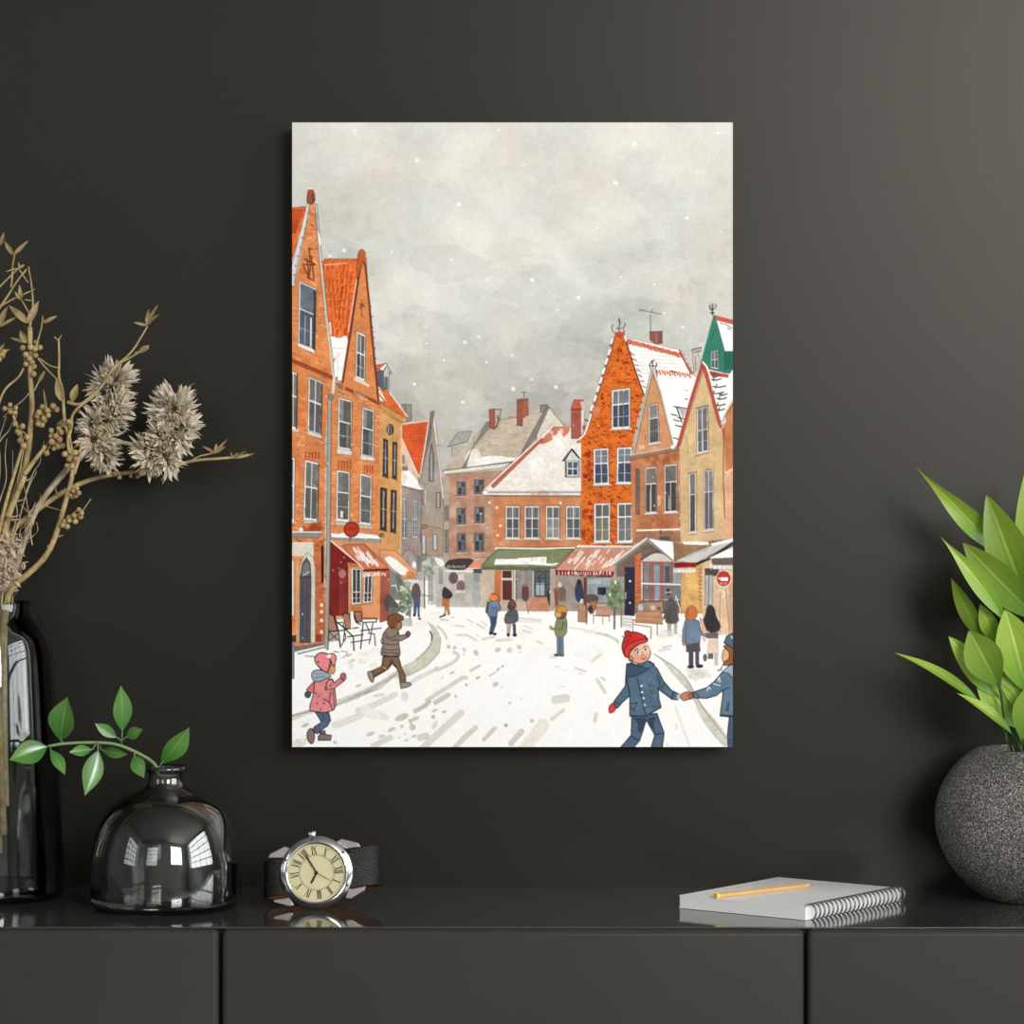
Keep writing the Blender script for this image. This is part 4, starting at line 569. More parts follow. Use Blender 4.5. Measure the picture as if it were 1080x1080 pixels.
# boy running in the brown jacket
T(300, 560, 140)
F([(805, 1010), (870, 1020), (925, 1015), (945, 1080), (965, 1200), (985, 1240), (990, 1235), (940, 1240), (930, 1130), (875, 1080), (840, 1125), (730, 1190), (700, 1170), (690, 1150), (790, 1100)], (124, 92, 66), tex=.16, ol=(62, 46, 38), ow=.8)
T(300, 670, 140)
F([(800, 170), (928, 175), (948, 250), (985, 330), (985, 385), (940, 385), (930, 300), (880, 205), (840, 270), (725, 332), (705, 290), (795, 250)], (126, 94, 68), tex=.16, ol=(60, 46, 38), ow=.9); F([(675, 300), (700, 290), (722, 310), (728, 365), (712, 382), (690, 350)], (152, 140, 128), sm=1, ol=(60, 50, 46), ow=.8); F([(940, 380), (985, 378), (1020, 385), (1032, 402), (1000, 420), (945, 432)], (150, 144, 138), ol=(60, 50, 46), ow=.8, sm=0); L([(800, 255), (830, 275)], .9, (200, 180, 156)); L([(870, 200), (850, 250)], .7, INK)
T(300, 560, 140)
F([(805, 830), (840, 785), (920, 790), (935, 850), (985, 840), (1010, 815), (1025, 830), (1010, 860), (950, 890), (928, 895), (940, 990), (935, 1015), (860, 1018), (785, 1005), (790, 960), (805, 910), (790, 890)], (138, 122, 108), tex=.12, ol=(56, 46, 42), ow=.9, sm=0)
for p in ([(800, 910), (860, 925), (930, 920)], [(800, 955), (860, 970), (935, 960)], [(815, 860), (870, 890), (925, 880)], [(820, 835), (860, 870), (910, 855), (928, 800)], [(790, 985), (930, 995)]): L(p, .8, (62, 52, 48), sm=2)
E(1005, 835, 18, 20, (120, 84, 66), ol=INK, ow=.7); E(795, 895, 10, 20, (146, 130, 118), ol=INK, ow=.6)
E(930, 765, 26, 36, (176, 122, 92), ol=(80, 56, 46), ow=.6); F([(838, 740), (845, 690), (890, 672), (945, 680), (970, 705), (955, 730), (920, 735), (905, 790), (880, 780), (850, 775)], (128, 84, 50), tex=.14, sm=1, ol=(60, 42, 34), ow=.9); L([(945, 745), (958, 748)], .9, INK); L([(940, 778), (950, 772)], .7, (110, 50, 44)); F([(905, 750), (918, 750), (915, 795), (900, 790)], (150, 92, 52))
# girl in the pink coat
T(300, 670, 140)
F([(250, 622), (360, 625), (375, 690), (350, 735), (300, 770), (265, 800), (230, 775), (240, 745), (300, 705), (275, 660)], (82, 96, 120), tex=.2, ol=(44, 48, 58), ow=1); L([(320, 640), (310, 700)], .8, (50, 56, 70)); F([(285, 780), (330, 772), (335, 810), (290, 818)], (120, 90, 84), ol=INK, ow=.7); F([(275, 820), (300, 800), (380, 812), (376, 850), (275, 852)], (132, 110, 106), ol=INK, ow=1, sm=0); F([(182, 800), (205, 755), (232, 765), (245, 810), (235, 870), (215, 880), (190, 850)], (136, 108, 102), ol=INK, ow=1, sm=1)
F([(235, 380), (265, 385), (240, 465), (205, 470), (180, 440)], (216, 116, 118), ol=INK, ow=.9); E(190, 480, 24, 26, (74, 80, 92), ol=INK, ow=.8)
F([(245, 370), (340, 345), (395, 360), (410, 440), (420, 560), (400, 605), (330, 628), (210, 612), (205, 580), (240, 460)], (232, 138, 138), tex=.1, ol=INK, ow=1, sm=0)
F([(340, 380), (385, 350), (400, 385), (470, 330), (490, 365), (400, 435), (340, 440)], (226, 130, 132), ol=INK, ow=.8); F([(455, 320), (485, 305), (502, 325), (495, 360), (470, 365)], (196, 96, 104), ol=INK, ow=.8, sm=1); L([(375, 455), (365, 540), (390, 600)], .9, INK); L([(395, 450), (405, 590)], .7, INK); L([(320, 515), (370, 545)], 1, INK); L([(345, 380), (330, 440)], .8, INK)
for x, y in ((258, 470), (278, 495), (265, 555), (320, 550), (375, 405), (295, 600)): E(x, y, 8, 7, (120, 50, 56))
F([(225, 300), (250, 280), (320, 285), (380, 330), (345, 345), (270, 378), (235, 365), (220, 330)], (158, 172, 184), ol=INK, ow=.9, sm=1); L([(240, 345), (330, 330)], .9, (90, 104, 118)); L([(240, 310), (320, 310)], .7, (100, 112, 124))
F([(355, 230), (375, 180), (410, 175), (412, 290), (395, 315), (360, 300)], (216, 150, 100), ol=(100, 60, 46), ow=.7); E(392, 250, 12, 30, (226, 160, 104))
F([(245, 190), (270, 150), (320, 138), (365, 160), (375, 200), (360, 270), (345, 300), (320, 290), (265, 240)], (236, 130, 134), tex=.1, sm=1, ol=INK, ow=1.1); F([(345, 165), (395, 145), (422, 175), (410, 230), (395, 250), (380, 200)], (232, 138, 138), sm=1, ol=INK, ow=.9); F([(340, 160), (380, 155), (370, 182), (350, 185)], (246, 244, 242)); E(275, 215, 9, 10, (120, 60, 60)); L([(290, 270), (300, 285)], 1, INK); L([(380, 195), (372, 260)], .9, (100, 50, 50))
# boy in the red hat
T(630, 650, 150)
F([(260, 760), (450, 735), (505, 885), (490, 1000), (405, 1000), (435, 900), (370, 785), (320, 940), (270, 1000), (170, 1000), (255, 900)], (80, 100, 122), tex=.18, ol=(40, 46, 58), ow=1.1); F([(270, 770), (365, 765), (350, 870), (310, 870), (300, 800)], (54, 62, 82), .85); F([(380, 770), (440, 760), (425, 820), (440, 880), (400, 830)], (54, 62, 82), .85); L([(315, 860), (330, 880)], .9, (36, 40, 50)); L([(250, 905), (310, 940)], .9, (40, 46, 58)); L([(432, 895), (500, 885)], .9, (40, 46, 58))
F([(215, 440), (245, 600), (190, 650), (150, 695), (115, 665), (135, 630), (210, 530)], (84, 108, 130), tex=.14, ol=(38, 46, 58), ow=1.1); F([(115, 660), (140, 690), (130, 715), (100, 732), (85, 720), (90, 680)], (222, 62, 68), ol=(80, 30, 34), ow=.9, sm=1); L([(125, 640), (160, 665)], .8, (40, 46, 58))
F([(215, 440), (330, 340), (400, 340), (455, 400), (500, 490), (560, 560), (620, 590), (610, 630), (565, 628), (460, 550), (465, 620), (482, 690), (370, 755), (245, 755), (245, 600), (235, 540)], (84, 110, 132), tex=.14, ol=(38, 46, 58), ow=1.1)
F([(220, 360), (260, 350), (330, 385), (390, 340), (430, 360), (380, 400), (320, 440), (240, 460), (215, 440)], (64, 84, 106), tex=.15, ol=(38, 46, 58), ow=1, sm=0); F([(335, 380), (370, 335), (430, 365), (390, 395)], (90, 116, 140), ol=(38, 46, 58), ow=.7)
L([(300, 460), (335, 620), (365, 755)], .9, (36, 44, 56)); L([(455, 545), (475, 530), (460, 450)], .9, (38, 46, 58)); L([(480, 550), (505, 520)], .9, (38, 46, 58)); L([(250, 660), (300, 655), (270, 715), (255, 690)], 1, (38, 46, 58)); L([(390, 530), (415, 480)], 1, (38, 46, 58)); L([(560, 620), (580, 570)], 1.2, (38, 46, 58)); F([(603, 588), (630, 595), (622, 628), (600, 625)], (190, 200, 210))
for x, y in ((333, 528), (338, 575), (350, 620), (358, 672)): F([(x - 12, y + 6), (x, y - 12), (x + 14, y + 4)], (236, 242, 246)); 
L([(365, 690), (480, 680)], .6, (50, 62, 78)); L([(420, 560), (400, 590)], .7, (54, 66, 82)); blots([(300, 450), (440, 450), (460, 680), (370, 740)], (104, 130, 150), 12, 3, .5, 122)
E(320, 275, 82, 82, (224, 168, 136), ol=(80, 52, 44), ow=.9); F([(345, 200), (395, 210), (402, 260), (385, 315), (330, 325), (300, 240)], (238, 196, 168), .9, sm=1); F([(318, 296), (350, 284), (382, 292), (374, 315), (345, 330), (322, 316)], (228, 150, 118), .8, sm=1); L([(284, 262), (296, 248), (314, 250)], .8, INK, sm=1); E(304, 268, 12, 15, (246, 242, 236)); E(306, 270, 7, 11, (50, 44, 44)); E(362, 246, 11, 15, (246, 242, 236)); E(362, 248, 7, 11, (46, 42, 44)); L([(346, 236), (358, 224), (374, 230)], .8, INK, sm=1); L([(336, 268), (346, 290), (332, 294)], .7, (150, 84, 66), sm=1); F([(322, 312), (350, 318), (374, 304), (366, 322), (345, 330)], (196, 84, 70), .9, sm=1); E(252, 320, 18, 20, (216, 140, 116), ol=(90, 54, 46), ow=.6)
F([(185, 220), (205, 150), (250, 115), (310, 125), (360, 150), (382, 180), (300, 215), (255, 250), (230, 310), (205, 300), (188, 250)], (212, 48, 44), tex=.12, ol=(70, 24, 26), ow=1.1, sm=1); E(228, 128, 24, 22, (206, 46, 42), ol=(70, 24, 26), ow=.9); F([(200, 250), (240, 205), (300, 180), (370, 170), (380, 190), (300, 215), (255, 250), (232, 310), (210, 300)], (224, 60, 54), .95, ol=(90, 26, 28), ow=.8); L([(362, 145), (380, 180)], 1.2, (50, 30, 30)); L([(190, 150), (205, 158)], 1.1, (60, 30, 32)); L([(215, 200), (260, 150)], .8, (140, 26, 28)); L([(240, 315), (265, 345)], 1, (110, 50, 46))
# the boy at the right edge, holding hands
F([(1000, 760), (1060, 760), (1060, 1000), (990, 1000), (985, 900)], (76, 92, 120), tex=.16, ol=(40, 46, 60), ow=1); L([(990, 930), (1050, 945)], .9, (44, 50, 64))
F([(940, 430), (1000, 385), (1060, 370), (1060, 765), (930, 755), (950, 600), (950, 560), (900, 600), (830, 620), (730, 618), (725, 575), (830, 540), (890, 490)], (96, 124, 146), tex=.14, ol=(38, 46, 58), ow=1.1); F([(945, 420), (1000, 372), (1060, 355), (1060, 445), (1030, 470), (990, 430)], (158, 178, 192), ol=(50, 58, 70), ow=.9); L([(935, 750), (1060, 755)], 1.8, (44, 54, 68)); L([(985, 650), (980, 715)], .9, (40, 48, 60)); L([(1000, 645), (990, 720)], .9, (40, 48, 60)); L([(955, 560), (1000, 540)], .9, (40, 48, 60)); L([(740, 580), (770, 600), (765, 618)], .8, (40, 48, 60))
for p in ([(910, 490), (925, 460), (930, 500)], [(830, 560), (845, 535), (855, 550)], [(880, 510), (930, 525)]): L(p, 1.1, (226, 234, 240))
F([(945, 300), (960, 240), (990, 235), (1005, 300), (985, 345), (950, 340)], (228, 182, 140), sm=1, ol=(90, 56, 44), ow=.8); F([(955, 225), (985, 215), (1060, 260), (1060, 345), (1000, 370), (950, 370), (960, 345), (1000, 320), (1000, 270), (975, 245)], (156, 92, 50), tex=.14, ol=(70, 42, 34), ow=.9); F([(960, 200), (980, 150), (1060, 110), (1060, 265), (1000, 225)], (86, 106, 128), tex=.16, ol=(38, 46, 58), ow=1.1); L([(1015, 150), (1025, 165)], 1.2, (230, 236, 240)); L([(910, 410), (935, 405), (945, 380)], 1.1, INK)
F([(628, 610), (640, 585), (690, 570), (725, 580), (722, 615), (690, 628), (650, 638)], (206, 138, 102), tex=.12, ol=(80, 50, 42), ow=.9, sm=1); F([(690, 590), (722, 582), (725, 620), (700, 628)], (178, 104, 70), ol=(80, 50, 42), ow=.7, sm=1)
# falling flakes over everything
T(0, 0, 1080)
g = np.random.default_rng(8)
for _ in range(70): E(308 + 465 * g.random(), 430 + 200 * g.random(), .4 + .6 * g.random(), .4 + .6 * g.random(), (246, 242, 236), .75)
lum = IMG @ np.array([.3, .59, .11], np.float32)
IMG = lum[..., None] + (IMG - lum[..., None]) * .93
IMG = np.clip(IMG * (1 + .05 * N12[..., None] * (lum < .8)[..., None]) + (N2 * .014)[..., None], 0, 1)
SMALL = IMG[:IH // 2 * 2, :IW // 2 * 2].reshape(IH // 2, 2, IW // 2, 2, 3).mean((1, 3))
# ================================================================ the room
scene = bpy.context.scene
COL = scene.collection
random.seed(3)
ZS = .75                      # top of the sideboard
CAMZ, CAMY, FPX = ZS + .316, -2.5, 3125.
def at(px, py, d):
    """the place seen at (px, py) of the 1080 frame, d metres in front of the lens"""
    return Vector(((px - 540) * d / FPX, CAMY + d, CAMZ - (py - 540) * d / FPX))

def srgb(r, g, b):
    f = lambda c: c / 12.92 if c <= .04045 else ((c + .055) / 1.055) ** 2.4
    return (f(r / 255.), f(g / 255.), f(b / 255.), 1.)

# ---------------------------------------------------------------- materials
def mat(name, col, rough=.5, spec=.5, metal=0., noise=None, bump=None, trans=0., ior=1.5, coat=0., sub=None):
    """noise = (scale, second colour, contrast); bump = (scale, strength)"""
    m = bpy.data.materials.new(name); m.use_nodes = True
    nt = m.node_tree; b = nt.nodes['Principled BSDF']
    b.inputs['Base Color'].default_value = col; b.inputs['Roughness'].default_value = rough
    b.inputs['Specular IOR Level'].default_value = spec; b.inputs['Metallic'].default_value = metal
    b.inputs['Transmission Weight'].default_value = trans; b.inputs['IOR'].default_value = ior
    b.inputs['Coat Weight'].default_value = coat
    tc = nt.nodes.new('ShaderNodeTexCoord')
    if noise:
        n = nt.nodes.new('ShaderNodeTexNoise'); n.inputs['Scale'].default_value = noise[0]; n.inputs['Detail'].default_value = 5
        nt.links.new(tc.outputs['Object'], n.inputs['Vector'])
        r = nt.nodes.new('ShaderNodeValToRGB'); w = noise[2]
        r.color_ramp.elements[0].position = .5 - w; r.color_ramp.elements[0].color = col
        r.color_ramp.elements[1].position = .5 + w; r.color_ramp.elements[1].color = noise[1]
        nt.links.new(n.outputs['Fac'], r.inputs['Fac']); nt.links.new(r.outputs['Color'], b.inputs['Base Color'])
    if bump:
        n2 = nt.nodes.new('ShaderNodeTexNoise'); n2.inputs['Scale'].default_value = bump[0]; n2.inputs['Detail'].default_value = 4
        nt.links.new(tc.outputs['Object'], n2.inputs['Vector'])
        bp = nt.nodes.new('ShaderNodeBump'); bp.inputs['Strength'].default_value = bump[1]; bp.inputs['Distance'].default_value = .002
        nt.links.new(n2.outputs['Fac'], bp.inputs['Height']); nt.links.new(bp.outputs['Normal'], b.inputs['Normal'])
    return m
M = {}
M['wall'] = mat('dark olive grey satin wall paint', (.0122, .0114, .0088, 1), .378, .215, noise=(3, (.0140, .0131, .0102, 1), .2), bump=(240, .03))
M['wall'].node_tree.nodes['Principled BSDF'].inputs['Specular Tint'].default_value = (1, .955, .86, 1)
M['plain'] = mat('pale room plaster', (.26, .255, .245, 1), .8, .2, noise=(2, (.29, .285, .275, 1), .2))
M['light'] = mat('light room plaster', (.52, .51, .49, 1), .8, .2, noise=(2, (.55, .54, .52, 1), .2))
M['floor'] = mat('grey floor', (.42, .41, .39, 1), .45, .4, noise=(4, (.48, .47, .45, 1), .2))
M['white'] = mat('window frame paint', (.05, .05, .05, 1), .5, .4, noise=(5, (.06, .06, .06, 1), .2))
M['lacquer'] = mat('dark grey lacquer', (.035, .0325, .0265, 1), .38, .10, noise=(3, (.043, .040, .034, 1), .2))
M['top'] = mat('polished dark grey top', (.052, .050, .046, 1), .05, .5, noise=(4, (.055, .053, .049, 1), .2))
M['black'] = mat('black canvas edge', (.008, .0075, .007, 1), .8, .1, noise=(60, (.012, .011, .010, 1), .2))
M['gap'] = mat('near-black carcass', (.01, .01, .009, 1), .7, .2, noise=(6, (.012, .012, .011, 1), .2))  # near-black colour of the carcass and plinth
M['twig'] = mat('dry straw brown stem', (.52, .40, .19, 1), .7, .2, noise=(110, (.25, .17, .07, 1), .2), bump=(260, .8))
M['pale'] = mat('bleached stem', (.60, .50, .36, 1), .75, .2, noise=(110, (.36, .27, .17, 1), .2), bump=(260, .8))
M['dry'] = mat('dry leaf', (.40, .31, .15, 1), .7, .2, noise=(110, (.19, .13, .05, 1), .22), bump=(200, .6))
M['berry'] = mat('dry berry', (.46, .34, .16, 1), .6, .25, noise=(150, (.30, .20, .08, 1), .2), bump=(300, .5))
M['bract'] = mat('dry thistle bract', (.74, .65, .51, 1), .8, .15, noise=(60, (.50, .42, .31, 1), .22))
M['chaff'] = mat('dry chaff', (.44, .33, .23, 1), .85, .1, noise=(60, (.60, .48, .35, 1), .2))
M['core'] = mat('dark seed head', (.05, .035, .03, 1), .9, .1, noise=(60, (.08, .06, .05, 1), .2))
M['green'] = mat('fresh green leaf', (.075, .20, .025, 1), .26, .5, noise=(40, (.11, .26, .05, 1), .2))
M['vein'] = mat('pale leaf rib', (.22, .36, .12, 1), .5, .4, noise=(40, (.26, .4, .15, 1), .2))
M['stem'] = mat('green sprig stem', (.14, .22, .07, 1), .5, .4, noise=(50, (.18, .26, .10, 1), .2))
M['stalk'] = mat('dark green stalk', (.022, .05, .014, 1), .5, .4, noise=(50, (.035, .07, .02, 1), .2))
M['soil'] = mat('potting soil', (.10, .075, .055, 1), .95, .1, noise=(90, (.22, .18, .15, 1), .15), bump=(120, .8))
M['steel'] = mat('polished steel', (.72, .70, .69, 1), .16, .5, 1., noise=(8, (.78, .76, .75, 1), .2))
M['brush'] = mat('brushed steel', (.38, .345, .33, 1), .3, .5, 1., noise=(30, (.48, .44, .42, 1), .2))
M['dial'] = mat('cream watch dial', (.62, .56, .33, 1), .55, .3, noise=(30, (.66, .60, .36, 1), .2))
M['ink'] = mat('black print', (.012, .011, .010, 1), .5, .3, noise=(30, (.02, .018, .016, 1), .2))
M['olive'] = mat('fine dial print', (.20, .17, .08, 1), .6, .2, noise=(30, (.24, .2, .1, 1), .2))
M['leather'] = mat('black grained leather', (.006, .0058, .0055, 1), .40, .28, noise=(160, (.016, .0155, .0145, 1), .2), bump=(700, .5))
M['tan'] = mat('tan leather lining', (.42, .15, .045, 1), .6, .3, noise=(80, (.5, .2, .07, 1), .2))
M['paper'] = mat('white paper', (.84, .83, .81, 1), .8, .2, noise=(6, (.87, .86, .84, 1), .2))
M['cover'] = mat('white cover paper with painted top light', (.93, .93, .92, 1), .6, .4, noise=(6, (.95, .95, .94, 1), .2))  # colour raised above the pages' white to paint in light on the top
M['wire'] = mat('dark binding wire', (.16, .16, .16, 1), .35, .5, .8, noise=(40, (.22, .22, .22, 1), .2))
M['pencil'] = mat('natural pencil lacquer', (.58, .35, .13, 1), .4, .4, noise=(50, (.64, .40, .16, 1), .2))
M['yellow'] = mat('yellow dipped pencil end', (.80, .62, .05, 1), .35, .4, noise=(50, (.84, .66, .08, 1), .2))
M['wood'] = mat('bare cedar', (.66, .46, .26, 1), .7, .2, noise=(60, (.58, .38, .2, 1), .2))

def glass(name, tint, refl):
    m = bpy.data.materials.new(name); m.use_nodes = True; nt = m.node_tree
    for n in list(nt.nodes): nt.nodes.remove(n)
    o = nt.nodes.new('ShaderNodeOutputMaterial'); g = nt.nodes.new('ShaderNodeBsdfGlass'); s = nt.nodes.new('ShaderNodeBsdfGlossy'); mx = nt.nodes.new('ShaderNodeMixShader')
    g.inputs['IOR'].default_value = 1.5; g.inputs['Roughness'].default_value = 0.; s.inputs['Roughness'].default_value = .015
    tc = nt.nodes.new('ShaderNodeTexCoord'); nz = nt.nodes.new('ShaderNodeTexNoise'); nz.inputs['Scale'].default_value = 4
    cr = nt.nodes.new('ShaderNodeValToRGB'); cr.color_ramp.elements[0].color = tint; cr.color_ramp.elements[1].color = tuple(min(1, c * 1.03) for c in tint[:3]) + (1,)
    nt.links.new(tc.outputs['Object'], nz.inputs['Vector']); nt.links.new(nz.outputs['Fac'], cr.inputs['Fac']); nt.links.new(cr.outputs['Color'], g.inputs['Color'])
    s.inputs['Color'].default_value = (.9, .9, .9, 1); mx.inputs['Fac'].default_value = refl
    nt.links.new(g.outputs[0], mx.inputs[1]); nt.links.new(s.outputs[0], mx.inputs[2]); nt.links.new(mx.outputs[0], o.inputs['Surface'])
    return m
M['glass'] = glass('smoky glass', (.70, .72, .70, 1), .09)
def thinglass():
    m = bpy.data.materials.new('thin grey glass'); m.use_nodes = True; nt = m.node_tree
    for n in list(nt.nodes): nt.nodes.remove(n)
    N = nt.nodes.new; o = N('ShaderNodeOutputMaterial'); tr = N('ShaderNodeBsdfTransparent'); gl = N('ShaderNodeBsdfGlossy'); mx = N('ShaderNodeMixShader'); fr = N('ShaderNodeFresnel'); lw = N('ShaderNodeLayerWeight'); cr = N('ShaderNodeValToRGB')
    tc = N('ShaderNodeTexCoord'); nz = N('ShaderNodeTexNoise'); nz.inputs['Scale'].default_value = 5; mu = N('ShaderNodeMix'); mu.data_type = 'RGBA'; mu.blend_type = 'MULTIPLY'; mu.inputs[0].default_value = .06
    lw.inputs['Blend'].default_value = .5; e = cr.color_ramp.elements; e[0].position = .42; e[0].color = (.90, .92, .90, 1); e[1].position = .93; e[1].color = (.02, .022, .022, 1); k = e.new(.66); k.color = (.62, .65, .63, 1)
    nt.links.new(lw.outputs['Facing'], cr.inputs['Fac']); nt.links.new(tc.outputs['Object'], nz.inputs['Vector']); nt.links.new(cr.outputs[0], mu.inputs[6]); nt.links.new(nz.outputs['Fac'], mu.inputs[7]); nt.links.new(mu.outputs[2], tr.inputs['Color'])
    gl.inputs['Roughness'].default_value = .01; fr.inputs['IOR'].default_value = 1.55; nt.links.new(fr.outputs[0], mx.inputs[0]); nt.links.new(tr.outputs[0], mx.inputs[1]); nt.links.new(gl.outputs[0], mx.inputs[2]); nt.links.new(mx.outputs[0], o.inputs['Surface'])
    return m
M['glass2'] = thinglass()
def leafmat(name, c1, c2, tip, rough=.33, spec=.45):
    """glossy plant leaf: a lighter rib and long fine streaks along the leaf (UV-free, from the stored leaf coordinate)"""
    m = bpy.data.materials.new(name); m.use_nodes = True; nt = m.node_tree; b = nt.nodes['Principled BSDF']; out = nt.nodes['Material Output']
    at_ = nt.nodes.new('ShaderNodeAttribute'); at_.attribute_name = 'leafpos'
    sep = nt.nodes.new('ShaderNodeSeparateXYZ'); nt.links.new(at_.outputs['Vector'], sep.inputs[0])
    mp = nt.nodes.new('ShaderNodeMapping'); mp.inputs['Scale'].default_value = (16, 1.4, 1); nt.links.new(at_.outputs['Vector'], mp.inputs['Vector'])
    nz = nt.nodes.new('ShaderNodeTexNoise'); nz.inputs['Scale'].default_value = 1.; nz.inputs['Detail'].default_value = 3; nt.links.new(mp.outputs[0], nz.inputs['Vector'])
    r = nt.nodes.new('ShaderNodeValToRGB'); r.color_ramp.elements[0].position = .3; r.color_ramp.elements[0].color = c1; r.color_ramp.elements[1].position = .7; r.color_ramp.elements[1].color = c2
    nt.links.new(nz.outputs['Fac'], r.inputs['Fac'])
    ab = nt.nodes.new('ShaderNodeMath'); ab.operation = 'ABSOLUTE'; nt.links.new(sep.outputs['X'], ab.inputs[0])
    rib = nt.nodes.new('ShaderNodeMapRange'); rib.inputs['From Min'].default_value = .02; rib.inputs['From Max'].default_value = .09; rib.inputs['To Min'].default_value = .55; rib.inputs['To Max'].default_value = 0; nt.links.new(ab.outputs[0], rib.inputs['Value'])
    mx = nt.nodes.new('ShaderNodeMix'); mx.data_type = 'RGBA'; nt.links.new(rib.outputs[0], mx.inputs[0]); nt.links.new(r.outputs[0], mx.inputs[6]); mx.inputs[7].default_value = tuple(min(1, k * 1.5 + .08) for k in c2[:3]) + (1,)
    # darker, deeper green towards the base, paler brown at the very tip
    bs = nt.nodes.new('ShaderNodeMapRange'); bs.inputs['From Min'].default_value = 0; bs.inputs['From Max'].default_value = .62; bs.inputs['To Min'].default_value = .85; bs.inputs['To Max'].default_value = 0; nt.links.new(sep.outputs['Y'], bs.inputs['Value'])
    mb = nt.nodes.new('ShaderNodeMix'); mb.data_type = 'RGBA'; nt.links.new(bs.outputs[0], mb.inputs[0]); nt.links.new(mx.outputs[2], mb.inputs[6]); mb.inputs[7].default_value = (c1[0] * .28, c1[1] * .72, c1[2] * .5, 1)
    tp = nt.nodes.new('ShaderNodeMapRange'); tp.inputs['From Min'].default_value = .965; tp.inputs['From Max'].default_value = .99; nt.links.new(sep.outputs['Y'], tp.inputs['Value'])
    mt = nt.nodes.new('ShaderNodeMix'); mt.data_type = 'RGBA'; nt.links.new(tp.outputs[0], mt.inputs[0]); nt.links.new(mb.outputs[2], mt.inputs[6]); mt.inputs[7].default_value = tip
    nt.links.new(mt.outputs[2], b.inputs['Base Color']); b.inputs['Roughness'].default_value = rough; b.inputs['Specular IOR Level'].default_value = spec
    t = nt.nodes.new('ShaderNodeBsdfTranslucent'); nt.links.new(mt.outputs[2], t.inputs['Color'])
    ms = nt.nodes.new('ShaderNodeMixShader'); ms.inputs[0].default_value = .22; nt.links.new(b.outputs[0], ms.inputs[1]); nt.links.new(t.outputs[0], ms.inputs[2]); nt.links.new(ms.outputs[0], out.inputs['Surface'])
    return m
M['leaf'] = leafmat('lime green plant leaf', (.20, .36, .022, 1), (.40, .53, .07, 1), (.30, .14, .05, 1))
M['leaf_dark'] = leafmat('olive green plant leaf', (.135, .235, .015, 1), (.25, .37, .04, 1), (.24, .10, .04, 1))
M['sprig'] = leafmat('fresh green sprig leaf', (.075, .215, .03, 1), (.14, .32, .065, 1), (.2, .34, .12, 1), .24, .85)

def stone():
    m = mat('speckled grey stoneware', (.035, .034, .031, 1), .75, .35)
    nt = m.node_tree; b = nt.nodes['Principled BSDF']; tc = [n for n in nt.nodes if n.type == 'TEX_COORD'][0]
    n1 = nt.nodes.new('ShaderNodeTexNoise'); n1.inputs['Scale'].default_value = 760; n1.inputs['Detail'].default_value = 3; nt.links.new(tc.outputs['Object'], n1.inputs['Vector'])
    r = nt.nodes.new('ShaderNodeValToRGB'); e = r.color_ramp.elements
    e[0].position = .34; e[0].color = (.026, .025, .022, 1); e[1].position = .72; e[1].color = (.52, .50, .45, 1); k = e.new(.52); k.color = (.115, .11, .098, 1)
    nt.links.new(n1.outputs['Fac'], r.inputs['Fac'])
    n2 = nt.nodes.new('ShaderNodeTexNoise'); n2.inputs['Scale'].default_value = 26; n2.inputs['Detail'].default_value = 3; nt.links.new(tc.outputs['Object'], n2.inputs['Vector'])
    mr = nt.nodes.new('ShaderNodeMapRange'); mr.inputs['From Min'].default_value = .3; mr.inputs['From Max'].default_value = .7; mr.inputs['To Min'].default_value = .72; mr.inputs['To Max'].default_value = 1.25; nt.links.new(n2.outputs['Fac'], mr.inputs['Value'])
    mm = nt.nodes.new('ShaderNodeMix'); mm.data_type = 'RGBA'; mm.blend_type = 'MULTIPLY'; mm.inputs[0].default_value = 1; nt.links.new(r.outputs[0], mm.inputs[6]); nt.links.new(mr.outputs[0], mm.inputs[7])
    nt.links.new(mm.outputs[2], b.inputs['Base Color'])
    bp = nt.nodes.new('ShaderNodeBump'); bp.inputs['Strength'].default_value = .55; bp.inputs['Distance'].default_value = .0012; nt.links.new(n1.outputs['Fac'], bp.inputs['Height']); nt.links.new(bp.outputs[0], b.inputs['Normal'])
    return m
M['stone'] = stone()
def printmat():
    m = bpy.data.materials.new('printed town picture'); m.use_nodes = True; nt = m.node_tree; b = nt.nodes['Principled BSDF']
    a = nt.nodes.new('ShaderNodeVertexColor'); a.layer_name = 'print'
    nt.links.new(a.outputs['Color'], b.inputs['Base Color']); b.inputs['Roughness'].default_value = .85; b.inputs['Specular IOR Level'].default_value = .08
    return m
M['print'] = printmat()

